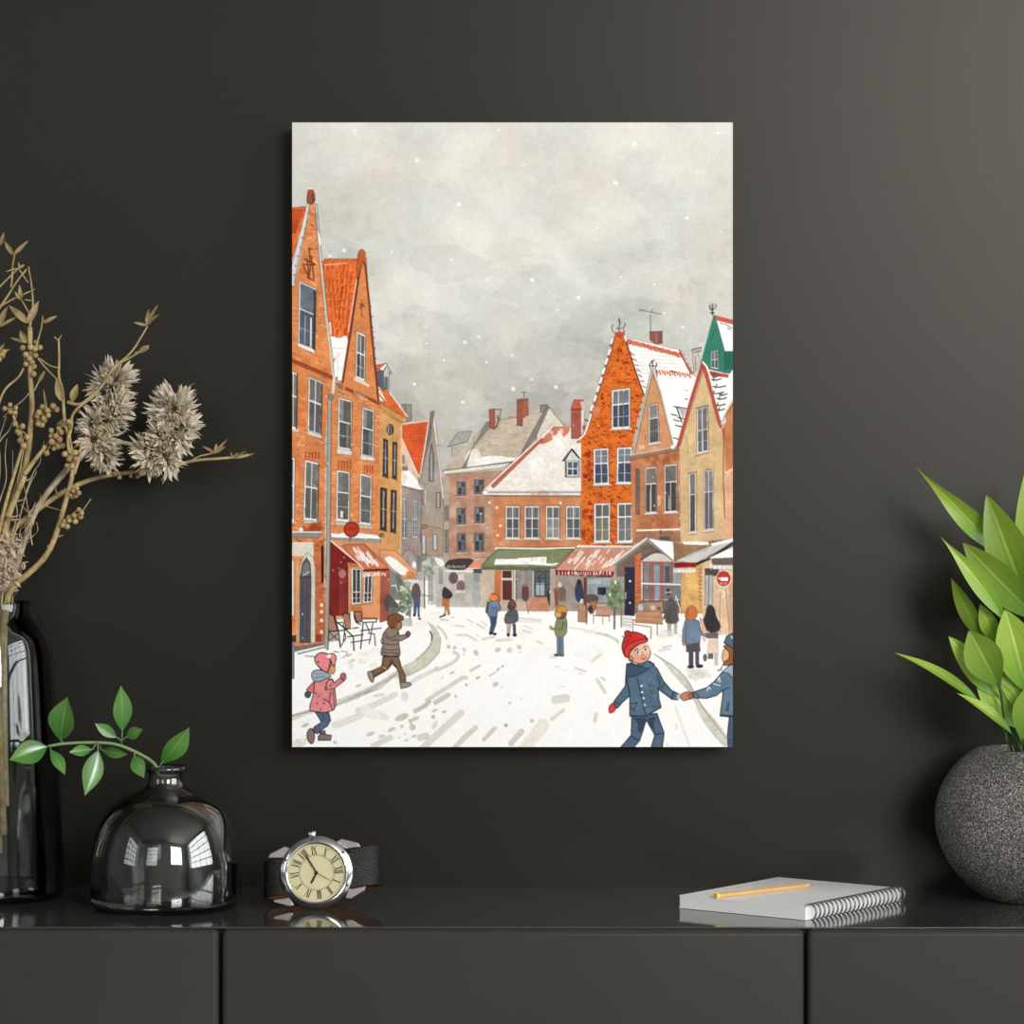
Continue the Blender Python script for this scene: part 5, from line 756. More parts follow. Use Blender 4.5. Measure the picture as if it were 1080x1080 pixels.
# ---------------------------------------------------------------- mesh building
class MB:
    def __init__(s): s.v = []; s.f = []; s.lp = None
    def add(s, vs, fs):
        o = len(s.v); s.v += [tuple(v) for v in vs]; s.f += [tuple(i + o for i in f) for f in fs]; return s
    def box(s, lo, hi):
        (a, b, c), (d, e, f) = lo, hi
        return s.add([(a, b, c), (d, b, c), (d, e, c), (a, e, c), (a, b, f), (d, b, f), (d, e, f), (a, e, f)],
                     [(0, 3, 2, 1), (4, 5, 6, 7), (0, 1, 5, 4), (1, 2, 6, 5), (2, 3, 7, 6), (3, 0, 4, 7)])
    def tube(s, pts, rad, n=7, caps=True):
        pts = [Vector(p) for p in pts]; k = len(pts)
        rad = [rad] * k if isinstance(rad, (int, float)) else list(rad)
        vs, fs = [], []; up = None
        for i, p in enumerate(pts):
            t = (pts[min(i + 1, k - 1)] - pts[max(i - 1, 0)]).normalized()
            if up is None: up = t.orthogonal().normalized()
            up = (up - t * up.dot(t)); up = up.normalized() if up.length > 1e-9 else t.orthogonal().normalized()
            sd = t.cross(up)
            for j in range(n):
                a = 2 * math.pi * j / n; vs.append(p + (up * math.cos(a) + sd * math.sin(a)) * rad[i])
        for i in range(k - 1):
            for j in range(n): fs.append((i * n + j, i * n + (j + 1) % n, (i + 1) * n + (j + 1) % n, (i + 1) * n + j))
        if caps: fs += [tuple(range(n - 1, -1, -1)), tuple((k - 1) * n + j for j in range(n))]
        return s.add(vs, fs)
    def lathe(s, prof, n=64, close=False):
        """prof: (r, z) along the profile, round the z axis"""
        vs, fs, rows = [], [], []
        for r, z in prof:
            if r < 1e-6: rows.append([len(vs)]); vs.append((0, 0, z))
            else: rows.append(list(range(len(vs), len(vs) + n))); vs += [(r * math.cos(2 * math.pi * j / n), r * math.sin(2 * math.pi * j / n), z) for j in range(n)]
        pairs = list(zip(rows[:-1], rows[1:])) + ([(rows[-1], rows[0])] if close else [])
        for a, b in pairs:
            for j in range(n):
                q = [a[j % len(a)], a[(j + 1) % len(a)], b[(j + 1) % len(b)], b[j % len(b)]]
                q = list(dict.fromkeys(q))
                if len(q) > 2: fs.append(tuple(q))
        return s.add(vs, fs)
    def prism(s, poly, z0, z1):
        n = len(poly)
        return s.add([(x, y, z0) for x, y in poly] + [(x, y, z1) for x, y in poly],
                     [tuple(range(n - 1, -1, -1)), tuple(range(n, 2 * n))] + [(i, (i + 1) % n, n + (i + 1) % n, n + i) for i in range(n)])
    def ball(s, c, r, nu=10, nv=7, sq=(1, 1, 1)):
        vs = [(c[0], c[1], c[2] - r * sq[2])]; fs = []
        for i in range(1, nv):
            a = math.pi * i / nv
            for j in range(nu):
                b = 2 * math.pi * j / nu; vs.append((c[0] + r * sq[0] * math.sin(a) * math.cos(b), c[1] + r * sq[1] * math.sin(a) * math.sin(b), c[2] - r * sq[2] * math.cos(a)))
        vs.append((c[0], c[1], c[2] + r * sq[2])); T_ = len(vs) - 1
        for j in range(nu):
            fs.append((0, 1 + (j + 1) % nu, 1 + j)); o = 1 + (nv - 2) * nu; fs.append((T_, o + j, o + (j + 1) % nu))
            for i in range(nv - 2): a = 1 + i * nu; fs.append((a + j, a + (j + 1) % nu, a + nu + (j + 1) % nu, a + nu + j))
        return s.add(vs, fs)
    def build(s, name, m, parent=None, smooth=True, bevel=0., seg=2, sub=0, recalc=True, auto=None):
        me = bpy.data.meshes.new(name); me.from_pydata(s.v, [], s.f)
        if recalc:
            bm = bmesh.new(); bm.from_mesh(me); bmesh.ops.recalc_face_normals(bm, faces=bm.faces); bm.to_mesh(me); bm.free()
        o = bpy.data.objects.new(name, me); COL.objects.link(o); me.materials.append(m)
        if smooth: me.polygons.foreach_set('use_smooth', [True] * len(me.polygons))
        if auto is not None: me.set_sharp_from_angle(angle=math.radians(auto))
        if bevel:
            b = o.modifiers.new('edge', 'BEVEL'); b.width = bevel; b.segments = seg; b.limit_method = 'ANGLE'; b.angle_limit = math.radians(40); b.harden_normals = False
        if sub: d = o.modifiers.new('fine', 'SUBSURF'); d.levels = d.render_levels = sub
        if parent: o.parent = parent
        if s.lp is not None:
            at_ = me.attributes.new('leafpos', 'FLOAT_VECTOR', 'POINT'); at_.data.foreach_set('vector', [c for p in s.lp for c in p])
        return o
def empty(name, loc, label, cat, group=None):
    o = bpy.data.objects.new(name, None); COL.objects.link(o); o.location = loc; o.empty_display_size = .02
    return tag(o, label, cat, group)
def tag(o, label, cat, group=None):
    o['label'] = label; o['category'] = cat
    if group: o['group'] = group
    return o
def structure(o): o['kind'] = 'structure'; return o
def smoothpath(pts, n=3):
    p = [Vector(q) for q in pts]
    for _ in range(n):
        r = [p[0]]
        for a, b in zip(p[:-1], p[1:]): r += [a * .75 + b * .25, a * .25 + b * .75]
        p = r + [p[-1]]
    return p

# ---------------------------------------------------------------- room shell
RX, RY, RZ = 3.0, -4.2, 3.1
structure(MB().box((-RX, 0, 0), (RX, .12, RZ)).build('wall_back', M['wall'], smooth=False))
SIDE = [(RX, RX + .1, -3.4, -.55, .9, 2.95, 'wall_right', 'window_3'), (-RX - .1, -RX, -3.3, -1.7, 1.0, 2.6, 'wall_left', 'window_4')]
for x0, x1, y0, y1, z0, z1, nm_, wn_ in SIDE:
    w = MB(); w.box((x0, RY, 0), (x1, y0, RZ)); w.box((x0, y1, 0), (x1, .12, RZ)); w.box((x0, y0, 0), (x1, y1, z0)); w.box((x0, y0, z1), (x1, y1, RZ)); structure(w.build(nm_, M['plain'], smooth=False))
    w = MB(); t = .04; a, b = x0 + .03, x1 - .03
    w.box((a, y0, z0), (b, y0 + t, z1)); w.box((a, y1 - t, z0), (b, y1, z1)); w.box((a, y0 + t, z0), (b, y1 - t, z0 + t)); w.box((a, y0 + t, z1 - t), (b, y1 - t, z1))
    for k in range(1, 4): y = y0 + (y1 - y0) * k / 4; w.box((a + .01, y - .024, z0 + t), (b - .01, y + .024, z1 - t))
    for k in range(1, 5): z = z0 + (z1 - z0) * k / 5; w.box((a + .011, y0 + t, z - .022), (b - .011, y1 - t, z + .022))
    structure(w.build(wn_, M['white'], smooth=False))
structure(MB().box((-RX - .1, RY - .1, -.1), (RX + .1, .12, 0)).build('floor', M['floor'], smooth=False))
structure(MB().box((-RX - .1, RY - .1, RZ), (RX + .1, .12, RZ + .1)).build('ceiling', M['plain'], smooth=False))
WIN = [(.80, 2.25, 1.25, 2.85), (-2.1, -.75, 1.15, 2.75)]     # x0, x1, z0, z1 of the two windows behind the viewer
w = MB(); xs = sorted([-RX, RX] + [k for a in WIN for k in a[:2]])
w.box((-RX, RY - .1, 0), (WIN[1][0], RY, RZ)); w.box((WIN[1][1], RY - .1, 0), (WIN[0][0], RY, RZ)); w.box((WIN[0][1], RY - .1, 0), (RX, RY, RZ))
for a in WIN: w.box((a[0], RY - .1, 0), (a[1], RY, a[2])); w.box((a[0], RY - .1, a[3]), (a[1], RY, RZ))
structure(w.build('wall_front', M['light'], smooth=False))
for i, (x0, x1, z0, z1) in enumerate(WIN):
    w = MB(); t = .045
    w.box((x0, RY - .09, z0), (x0 + t, RY - .03, z1)); w.box((x1 - t, RY - .09, z0), (x1, RY - .03, z1)); w.box((x0 + t, RY - .09, z0), (x1 - t, RY - .03, z0 + t)); w.box((x0 + t, RY - .09, z1 - t), (x1 - t, RY - .03, z1))
    for k in range(1, 4): x = x0 + (x1 - x0) * k / 4; w.box((x - .012, RY - .075, z0 + t), (x + .012, RY - .045, z1 - t))
    for k in range(1, 5): z = z0 + (z1 - z0) * k / 5; w.box((x0 + t, RY - .076, z - .012), (x1 - t, RY - .044, z + .012))
    structure(w.build('window_%d' % (i + 1), M['white'], smooth=False))

# ---------------------------------------------------------------- sideboard
SF = -.2442                                             # front edge of the top
sb = empty('sideboard', (0, -.13, 0), 'long dark grey lacquered sideboard along the wall, with a glossy top', 'sideboard')
def child(o, p):
    o.parent = p; o.matrix_parent_inverse = Matrix.Translation(-p.location); return o
X1, X2, XW = -.2219, .2233, .446
child(MB().box((X1 - XW, SF, ZS - .0014), (X2 + XW, -.001, ZS)).build('top', M['top'], bevel=.0007, seg=3, smooth=True, auto=30), sb)
child(MB().box((X1 - XW + .003, SF + .006, .1), (X2 + XW - .003, -.003, ZS - .0017)).build('carcass', M['gap'], smooth=False), sb)
child(MB().box((X1 - XW + .03, SF + .03, .0), (X2 + XW - .03, -.01, .0995)).build('plinth', M['gap'], smooth=False), sb)
for a, b in ((X1 - XW, X1), (X1, X2), (X2, X2 + XW)):
    child(MB().box((a + .0013, SF - .0045, .105), (b - .0013, SF + .005, ZS - .0015)).build('door', M['lacquer'], bevel=.0055, seg=6), sb)

# ---------------------------------------------------------------- the canvas print
CT = .036
cx0, cx1 = (308 - 540) * (2.5 - CT) / FPX, (773 - 540) * (2.5 - CT) / FPX
cz1, cz0 = CAMZ - (129 - 540) * (2.5 - CT) / FPX, CAMZ - (788 - 540) * (2.5 - CT) / FPX
cv = empty('canvas_print', (0, -.001, (cz0 + cz1) / 2), 'upright canvas print of a snowy old town street with children, hung on the dark wall', 'picture')
child(MB().box((cx0, -CT + .0004, cz0), (cx1, -.0012, cz1)).build('stretched_canvas', M['black'], bevel=.0006, smooth=False), cv)
gh, gw = SMALL.shape[:2]
lin = np.where(SMALL <= .04045, SMALL / 12.92, ((SMALL + .055) / 1.055) ** 2.4) * PRINT_GAIN
gx = cx0 + (np.arange(gw) + .5) / gw * (cx1 - cx0); gz = cz1 - (np.arange(gh) + .5) / gh * (cz1 - cz0)
gx[0], gx[-1], gz[0], gz[-1] = cx0 + .0001, cx1 - .0001, cz1 - .0001, cz0 + .0001
co = np.empty((gh, gw, 3), np.float32); co[..., 0] = gx[None]; co[..., 1] = -CT; co[..., 2] = gz[:, None]
ii = (np.arange(gh - 1)[:, None] * gw + np.arange(gw - 1)[None]).astype(np.int32)
quads = np.stack([ii, ii + gw, ii + gw + 1, ii + 1], -1).reshape(-1)
me = bpy.data.meshes.new('printed_picture'); nq = (gh - 1) * (gw - 1)
me.vertices.add(gh * gw); me.vertices.foreach_set('co', co.ravel()); me.loops.add(nq * 4); me.loops.foreach_set('vertex_index', quads)
me.polygons.add(nq); me.polygons.foreach_set('loop_start', np.arange(0, nq * 4, 4, dtype=np.int32))
me.update(); ca = me.color_attributes.new('print', 'FLOAT_COLOR', 'POINT')
ca.data.foreach_set('color', np.concatenate([lin, np.ones((gh, gw, 1))], 2).astype(np.float32).ravel())
me.materials.append(M['print']); po = bpy.data.objects.new('printed_picture', me); COL.objects.link(po); child(po, cv)
po['label'] = 'watercolour street scene of brick gables under snow'

# ---------------------------------------------------------------- bottles
def shell(prof_px, cx, d, thick, base, neck=.0022):
    """silhouette (half width, y) in frame units -> closed glass wall profile in metres, foot at z = 0"""
    s = d / FPX
    out = [(w_ * s, CAMZ - (y - 540) * s - ZS) for w_, y in prof_px]
    pts = [Vector((r, 0, z)) for r, z in out]; pts = smoothpath(pts, 2)
    inn = []
    for i, p in enumerate(pts):
        t = (pts[min(i + 1, len(pts) - 1)] - pts[max(i - 1, 0)]).normalized(); nrm = Vector((-t.z, 0, t.x))
        if nrm.x > 0: nrm = -nrm
        th_ = thick if p.x > .024 else neck + (thick - neck) * max(0, (p.x - .015) / .009); q = p + nrm * th_; inn.append((max(q.x, 0), max(q.z, base)))
    outer = [(p.x, max(p.z, .0003)) for p in pts]
    inn = [q for q in inn]
    return outer, inn
def bottle(name, label, prof, cx, d, thick, base, m, n=96):
    outer, inn = shell(prof, cx, d, thick, base)
    e = empty(name, ((cx - 540) * d / FPX, CAMY + d, ZS + .0002), label, 'vase')
    full = [(0, outer[0][1])] + outer + inn[::-1]
    rest = [q for q in full]; rest.append((0, inn[0][1]))
    o = MB().lathe(rest, n).build('glass_body', m, e, smooth=True)
    return e, outer, inn
TV = [(66, 946), (75, 945.5), (79.5, 941), (80.3, 933), (77, 880), (74, 800), (71, 746), (68, 702), (66.5, 684), (63, 670), (56, 660), (49, 651), (45.5, 643), (44.5, 637), (45, 635)]
tv, tvo, tvi = bottle('tall_glass_vase', 'tall smoky glass vase at the left end, holding dried branches', TV, -12, 2.432, .0022, .008, M['glass2'])
RBT = .0062
RB = [(64, 957), (72, 956.5), (77.5, 952), (79, 945), (79.6, 925), (79, 905), (76, 888), (70, 870), (61, 855), (48, 843), (32, 834.5), (22.5, 831), (18.6, 827), (17.6, 820), (17.8, 815), (21.5, 813), (23, 810.5), (21.5, 808)]
rb, rbo, rbi = bottle('round_glass_bottle', 'squat round smoky glass bottle with a narrow neck, holding a green sprig', RB, 175, 2.368, RBT, .009, M['glass'])

# ---------------------------------------------------------------- leaves
def leafmesh(base, tip, width, normal, curl=.12, fold=.18, belly=.5, point=1., n=14, kx=4, twist=0., bend=None):
    """a leaf blade from base to tip; normal points the way its face looks"""
    base, tip, normal = Vector(base), Vector(tip), Vector(normal)
    ax = tip - base; Ln = ax.length; ax.normalize(); nr = (normal - ax * normal.dot(ax)).normalized(); sd = ax.cross(nr)
    mb = MB(); vs, lp = [], []
    for i in range(n + 1):
        t = i / n
        # outline: rises to the belly, then runs out to a point
        k = t ** (math.log(.5) / math.log(belly)); hw = width * .5 * max(0., math.sin(math.pi * k)) ** point
        if i in (0, n): hw = width * .012
        cpt = base + ax * (Ln * t) + nr * (curl * Ln * (4 * t * (1 - t)) * .5) + (Vector(bend) * (4 * t * (1 - t)) if bend else Vector())
        a = twist * t; s2 = sd * math.cos(a) + nr * math.sin(a); n2 = nr * math.cos(a) - sd * math.sin(a)
        for j in range(-kx, kx + 1):
            u = j / kx
            vs.append(cpt + s2 * (hw * u) + n2 * (fold * hw * abs(u) ** 1.3)); lp.append((u, t, 0))
    m_ = 2 * kx + 1
    fs = [(i * m_ + j, i * m_ + j + 1, (i + 1) * m_ + j + 1, (i + 1) * m_ + j) for i in range(n) for j in range(2 * kx)]
    mb.add(vs, fs); mb.lp = lp
    return mb

# green sprig in the round bottle
bx, by = rb.location.x, rb.location.y
SD = 2.368
sp = empty('leafy_sprig', at(167, 806, SD), 'fresh green leafy sprig leaning left out of the round bottle', 'sprig')
path = [at(163, 868, SD + .004), at(164, 835, SD), at(167, 812, SD), at(160, 802, SD - .004), at(139, 791, SD - .012), at(122, 784.5, SD - .018), at(103, 782.8, SD - .024), at(67, 784, SD - .032), at(51, 787, SD - .036)]
child(MB().tube(smoothpath(path, 2), [.0012 + .0005 * (1 - i / 33) for i in range(len(smoothpath(path, 2)))], 8).build('stem', M['stem']), sp)
LV = [((67, 783.7), (64, 781), (71, 735.5), 32, (.35, -1, .1), .46, -.034, 1), ((52, 786.5), (50, 787.5), (10, 801.5), 25, (.0, -.8, .75), .45, -.042, 1), ((53, 786.5), (53, 790), (68.5, 817), 14, (.6, -.8, -.1), .5, -.030, 0),
      ((128, 786), (129, 771), (127.5, 723.5), 21, (-.3, -1, .05), .48, -.016, 1), ((127, 781), (123.5, 778), (100, 763), 12, (.1, -.8, .7), .5, -.022, 1), ((129, 781), (133, 777.5), (150.5, 769), 13, (.3, -.9, .3), .5, -.012, 1),
      ((103, 783), (97.5, 790.5), (73, 793.5), 12, (0, -.8, .7), .5, -.028, 1), ((103, 783), (103.5, 791.5), (89.5, 839), 22, (-.35, -1, .2), .45, -.030, 1), ((104, 784), (107, 791), (134.5, 795.5), 12, (.1, -1, -.3), .5, -.016, 0),
      ((143, 793), (141.5, 797), (152, 820.5), 16, (-.2, -1, .3), .45, -.02, 1), ((167, 812), (169.5, 806), (199.5, 767.5), 25, (-.4, -1, .1), .5, -.002, 1)]
GLINT = {(LV[k][1], LV[k][2]): v for k, v in ((1, .12), (3, .24), (4, .0), (6, .1), (7, -.22), (10, .5), (0, -.55))}
for a, b, c, wd, nr, bel, dd, br in LV:
    if (b, c) in GLINT:
        hv = Vector((.17, -.95, .13)); ax_ = (at(*c, SD) - at(*b, SD)).normalized(); nr = hv + ax_.cross(hv).normalized() * GLINT[(b, c)]
    pa, pb, pc = at(*a, SD + dd * .9), at(*b, SD + dd), at(*c, SD + dd - .008)
    lf = leafmesh(pb, pc, wd * SD / FPX, nr, .05, .24, bel, 1.05, 16, 4)
    lo = child(lf.build('leaf', M['sprig'], sub=1), sp)
    child(MB().tube([pa, (pa + pb) / 2 + Vector((0, 0, .0004)), pb, pb + (pc - pb) * .12], [.0006, .00055, .0005, .0004], 6).build('leaf_stalk', M['stem']), sp)

# ---------------------------------------------------------------- dried branches in the tall vase
DD = 2.425
vc = Vector((tv.location.x, tv.location.y, 0))
def dp(x, y, dz=0.): return at(x, y, DD + dz)
def foot(x, k, dz):
    """where a stem stands inside the vase: (across, height in frame y)"""
    return [at(x, k, 2.432 + dz)]
def twig(mb, pts, r0, r1, n=6, sm=2, wob=.0):
    p = smoothpath(pts, sm); k = len(p)
    if wob: p = [q + Vector((random.uniform(-wob, wob), random.uniform(-wob, wob), random.uniform(-wob, wob))) if 0 < i < k - 1 else q for i, q in enumerate(p)]
    mb.tube(p, [r0 + (r1 - r0) * i / (k - 1) for i in range(k)], n); return p
def husks(parent, x, y, dz, tips, m=None):
    for tx, ty, wd in tips:
        lf = leafmesh(dp(x, y, dz), dp(tx, ty, dz + random.uniform(-.008, .004)), wd * .00066, (random.uniform(-.3, .3), -1, random.uniform(-.2, .4)), .06, .5, .42, .9, 10, 3)
        child(lf.build('leaf', m or M['dry']), parent)
def berries(parent, x, y, dz, pts, r=3.3):
    mb = MB(); c0 = dp(x, y, dz)
    for px, py in pts:
        c = dp(px, py, dz + random.uniform(-.007, .004)); rr = r * .00078 * random.uniform(.85, 1.1); mb.ball(c, rr, 10, 7)
        mb.tube([c, (c + c0) / 2 + Vector((0, .002, .001)), c0], [.0006, .0005, .0006], 5)
    return child(mb.build('berry_cluster', M['berry']), parent)
# 1 tall berry branch
b1 = empty('dried_branch', dp(3, 640), 'tallest dried straw-coloured branch, with seed husks at the top and a clump of berries halfway', 'branch', 'dried branches in the tall vase')
mb = MB()
twig(mb, [at(-2, 900, 2.44), at(-4, 780, 2.436), dp(-1, 640), dp(4, 560), dp(16, 520), dp(29, 487), dp(33, 442), dp(34, 424), dp(31.5, 397), dp(32, 372), dp(30.5, 345)], .0036, .0016, 8)
twig(mb, [dp(30.5, 347), dp(33, 338), dp(35, 320), dp(33.5, 302), dp(30, 281)], .0012, .0006); twig(mb, [dp(32, 372), dp(33.5, 358), dp(33, 345)], .0010, .0008)
twig(mb, [dp(38, 366), dp(41, 355), dp(44, 345), dp(44, 340)], .0010, .0006); twig(mb, [dp(-6, 333), dp(0, 324), dp(9, 311), dp(18, 296), dp(28, 284)], .0013, .0007)
twig(mb, [dp(11.5, 303), dp(13, 290), dp(13, 280), dp(16, 266)], .0010, .0006); twig(mb, [dp(-4, 306), dp(4, 298), dp(12, 290), dp(22, 281)], .0010, .0005)
twig(mb, [dp(29.5, 298), dp(24, 290), dp(19, 282)], .0007, .0004); twig(mb, [dp(31, 331), dp(26, 322), dp(22, 315)], .0008, .0004); twig(mb, [dp(33, 317), dp(26, 316)], .0007, .0004); twig(mb, [dp(-3, 325), dp(14, 315), dp(28, 309), dp(37, 305)], .0009, .0004)
twig(mb, [dp(40, 378), dp(48, 388), dp(60, 400)], .0008, .0007); twig(mb, [dp(25, 388), dp(20, 398), dp(8, 407), dp(2, 416), dp(-3, 432)], .0009, .0011); twig(mb, [dp(36, 412), dp(40, 404), dp(46, 392)], .0008, .0005)
child(mb.build('stem', M['twig']), b1)
husks(b1, 14, 269, 0, [(4.5, 254, 6), (30, 253.5, 5)]); husks(b1, 0, 259, 0, [(4.5, 244.5, 5)]); husks(b1, 21, 283, 0, [(19, 276, 3), (26, 279, 3), (5, 287, 2.5)]); husks(b1, 22, 316, 0, [(20.5, 300, 5), (15, 307, 5), (26, 309, 4)])
husks(b1, 29, 341, -.004, [(9, 322, 9), (41, 317, 9), (33, 329, 5)]); husks(b1, 45, 341, 0, [(60.5, 333, 5), (45, 332, 3), (52, 336, 3)]); husks(b1, -1, 345, 0, [(8, 323, 8), (20, 333, 4), (-6, 320, 8)]); husks(b1, 28, 362, 0, [(21, 348, 8), (10, 356, 4), (17, 358, 3)]); husks(b1, -1, 372, 0, [(5, 362, 4), (11, 368, 3)])
husks(b1, 40, 404, .002, [(48, 391, 5)]); husks(b1, 1, 380, 0, [(-1, 288, 4)] if False else [(4, 374, 4)])
berries(b1, 32, 372, 0, [(27, 374), (32, 366), (36.5, 368), (42, 366.5), (38, 361), (31, 378), (37.5, 375), (33.5, 382), (27, 384), (36, 386.5), (28, 379), (35.5, 394.5), (24, 367), (33, 371)])
berries(b1, 1, 374, 0, [(2, 375), (-1, 379), (4, 371)])
# 2 leaning branch whose twig reaches far right
b2 = empty('dried_branch', dp(6, 640), 'dried branch arching low to the right, its bare tip reaching past the thistle heads', 'branch', 'dried branches in the tall vase')
mb = MB()
twig(mb, [at(4, 880, 2.438), at(-2, 760, 2.434), dp(-3, 640, .01), dp(2, 575, .012), dp(11, 560, .012), dp(42, 535.5, .014), dp(71, 515.5, .018), dp(100, 504, .022), dp(129, 499, .024), dp(160, 496, .024), dp(187, 490.5, .022), dp(205.5, 485, .02), dp(244, 483, .02), dp(262, 479.5, .02)], .0032, .0009, 8)
twig(mb, [dp(200, 487, .02), dp(210, 481, .02), dp(218, 479.5, .02), dp(228, 477, .02)], .0009, .0006)
for a in ((46, 533, 66, 539), (30, 541, 22, 532), (60, 522, 58, 512), (20, 552, 10, 548)): twig(mb, [dp(a[0], a[1], .014), dp(a[2], a[3], .008)], .0008, .0002)
child(mb.build('stem', M['twig']), b2)
husks(b2, 228, 478, .02, [(228, 467.5, 6), (240, 463, 4), (213, 470, 3.5), (238, 471, 3.5)]); husks(b2, 246, 483, .02, [(251, 477, 3), (268, 478.5, 4), (260, 476, 3), (243, 476, 2.5)])
berries(b2, 126, 500, .022, [(126, 503.5), (121, 499)], 2.6); berries(b2, 140, 499, .024, [(138, 502), (145, 502.5), (150, 500)], 2.4)
# 3 twisting branch at the middle with berries
b3 = empty('dried_branch', dp(13, 640), 'dried branch bowed out over the vase rim, twisting upward with several berry clumps', 'branch', 'dried branches in the tall vase')
mb = MB()
twig(mb, [at(-12, 860, 2.43), at(-2, 740, 2.426), dp(4, 640, -.004), dp(13, 618, -.006), dp(34, 602, -.01), dp(51, 584.5, -.014), dp(62, 556, -.016), dp(66, 540, -.016), dp(73, 515.6, -.016), dp(77, 498, -.016), dp(75.5, 478, -.016), dp(73, 462, -.016), dp(68, 445, -.016), dp(67, 428, -.016), dp(66, 410, -.016), dp(61.5, 398, -.016), dp(62.5, 380, -.016), dp(61.7, 357, -.016)], .0030, .0008, 8)
twig(mb, [dp(78, 500, -.016), dp(84, 482, -.012), dp(86, 466, -.012)], .0016, .001); twig(mb, [dp(76, 482, -.018), dp(70, 466, -.020), dp(76, 450, -.020), dp(75, 437, -.020), dp(92, 421, -.02), dp(108, 408, -.02), dp(117, 390, -.018), dp(139, 371.7, -.016), dp(148, 357, -.016), dp(155.5, 344, -.016)], .0016, .0007)
twig(mb, [dp(71, 424, -.018), dp(84, 428, -.019), dp(100, 417, -.019), dp(112, 399, -.018), dp(121, 385, -.018), dp(136, 378, -.016), dp(147, 371, -.016), dp(157, 367, -.016)], .0016, .0006)
twig(mb, [dp(62, 388, -.016), dp(52, 386, -.014), dp(42, 378, -.01)], .0007, .0006)
for a in ((62, 360, 57, 355), (62, 358, 65, 353), (52, 583, 50, 575), (62, 566, 67, 564), (68, 441, 60, 448), (81, 547, 96, 526)): twig(mb, [dp(a[0], a[1], -.014), dp(a[2], a[3], -.016)], .0009, .0003)
child(mb.build('stem', M['twig']), b3)
husks(b3, 66, 424, -.018, [(60, 398, 11)]); husks(b3, 76, 424, -.014, [(82, 405, 10)]); husks(b3, 155, 343, -.016, [(157, 326, 6), (167, 321, 5), (141, 340, 4), (168, 331, 4)]); husks(b3, 147, 371, -.016, [(158, 364, 7), (155, 370, 4), (141, 373, 4)]); husks(b3, 50, 438, -.01, [(46, 410, 3)])
berries(b3, 46, 438, -.006, [(44.5, 429), (41, 435), (46, 441), (39, 438.5), (50, 433), (51, 438), (44, 448), (47, 443), (41, 443.5), (56, 428), (60, 432), (40, 447)])
berries(b3, 57, 462, -.01, [(54, 454), (59, 460), (63, 463.5), (54.5, 466), (59.5, 467.5), (64.5, 456), (57, 473), (47, 471.5), (49, 478), (61, 471), (66, 470), (54, 460), (62, 452), (66, 448)])
berries(b3, 76, 484, -.02, [(68, 479), (73, 476), (79, 477.5), (77, 486), (76, 492), (70.5, 491), (80, 484), (72.5, 445), (73, 484)])
berries(b3, 78, 520, -.014, [(77, 518), (81, 515), (83, 520), (76, 524), (80, 523), (74, 522)], 2.8)
berries(b3, 66, 551, -.018, [(72.5, 546), (78, 543.5), (83, 537.5), (79.5, 550), (73, 549), (86, 541), (85, 545), (71, 555.5), (68, 550), (66, 554)], 3.0)
# 4 left berry twig
b4 = empty('dried_branch', dp(-4, 640), 'dried twig at the left edge with scattered berries low among the stems', 'branch', 'dried branches in the tall vase')
mb = MB()
twig(mb, [at(-20, 840, 2.428), at(-16, 720, 2.424), dp(-10, 640, -.01), dp(-6, 580, -.012), dp(6, 530, -.014), dp(18, 490, -.014), dp(25, 466, -.014), dp(16, 446, -.014), dp(12, 430, -.014), dp(4, 432, -.014)], .0022, .0007, 7)
twig(mb, [dp(26, 500, -.012), dp(36, 486, -.012), dp(46, 474, -.012), dp(47, 470, -.012)], .0022, .0014, 7); twig(mb, [dp(8, 545, -.012), dp(26, 502, -.012)], .0028, .0022, 7)
for a in ((28, 507, 35, 503), (14, 530, 28, 526), (10, 546, 22, 543), (12, 548, 24, 548)): twig(mb, [dp(a[0], a[1], -.012), dp(a[2], a[3], -.014)], .0009, .0003)
child(mb.build('stem', M['twig']), b4)
berries(b4, 22, 454, -.016, [(16, 447), (18.5, 455), (23.5, 449.5), (20, 457), (28.5, 461), (21.5, 464.5), (25, 470)]); berries(b4, 12, 432, -.016, [(10.5, 427), (16.5, 430), (15, 435), (5, 431), (11, 434)], 2.9)
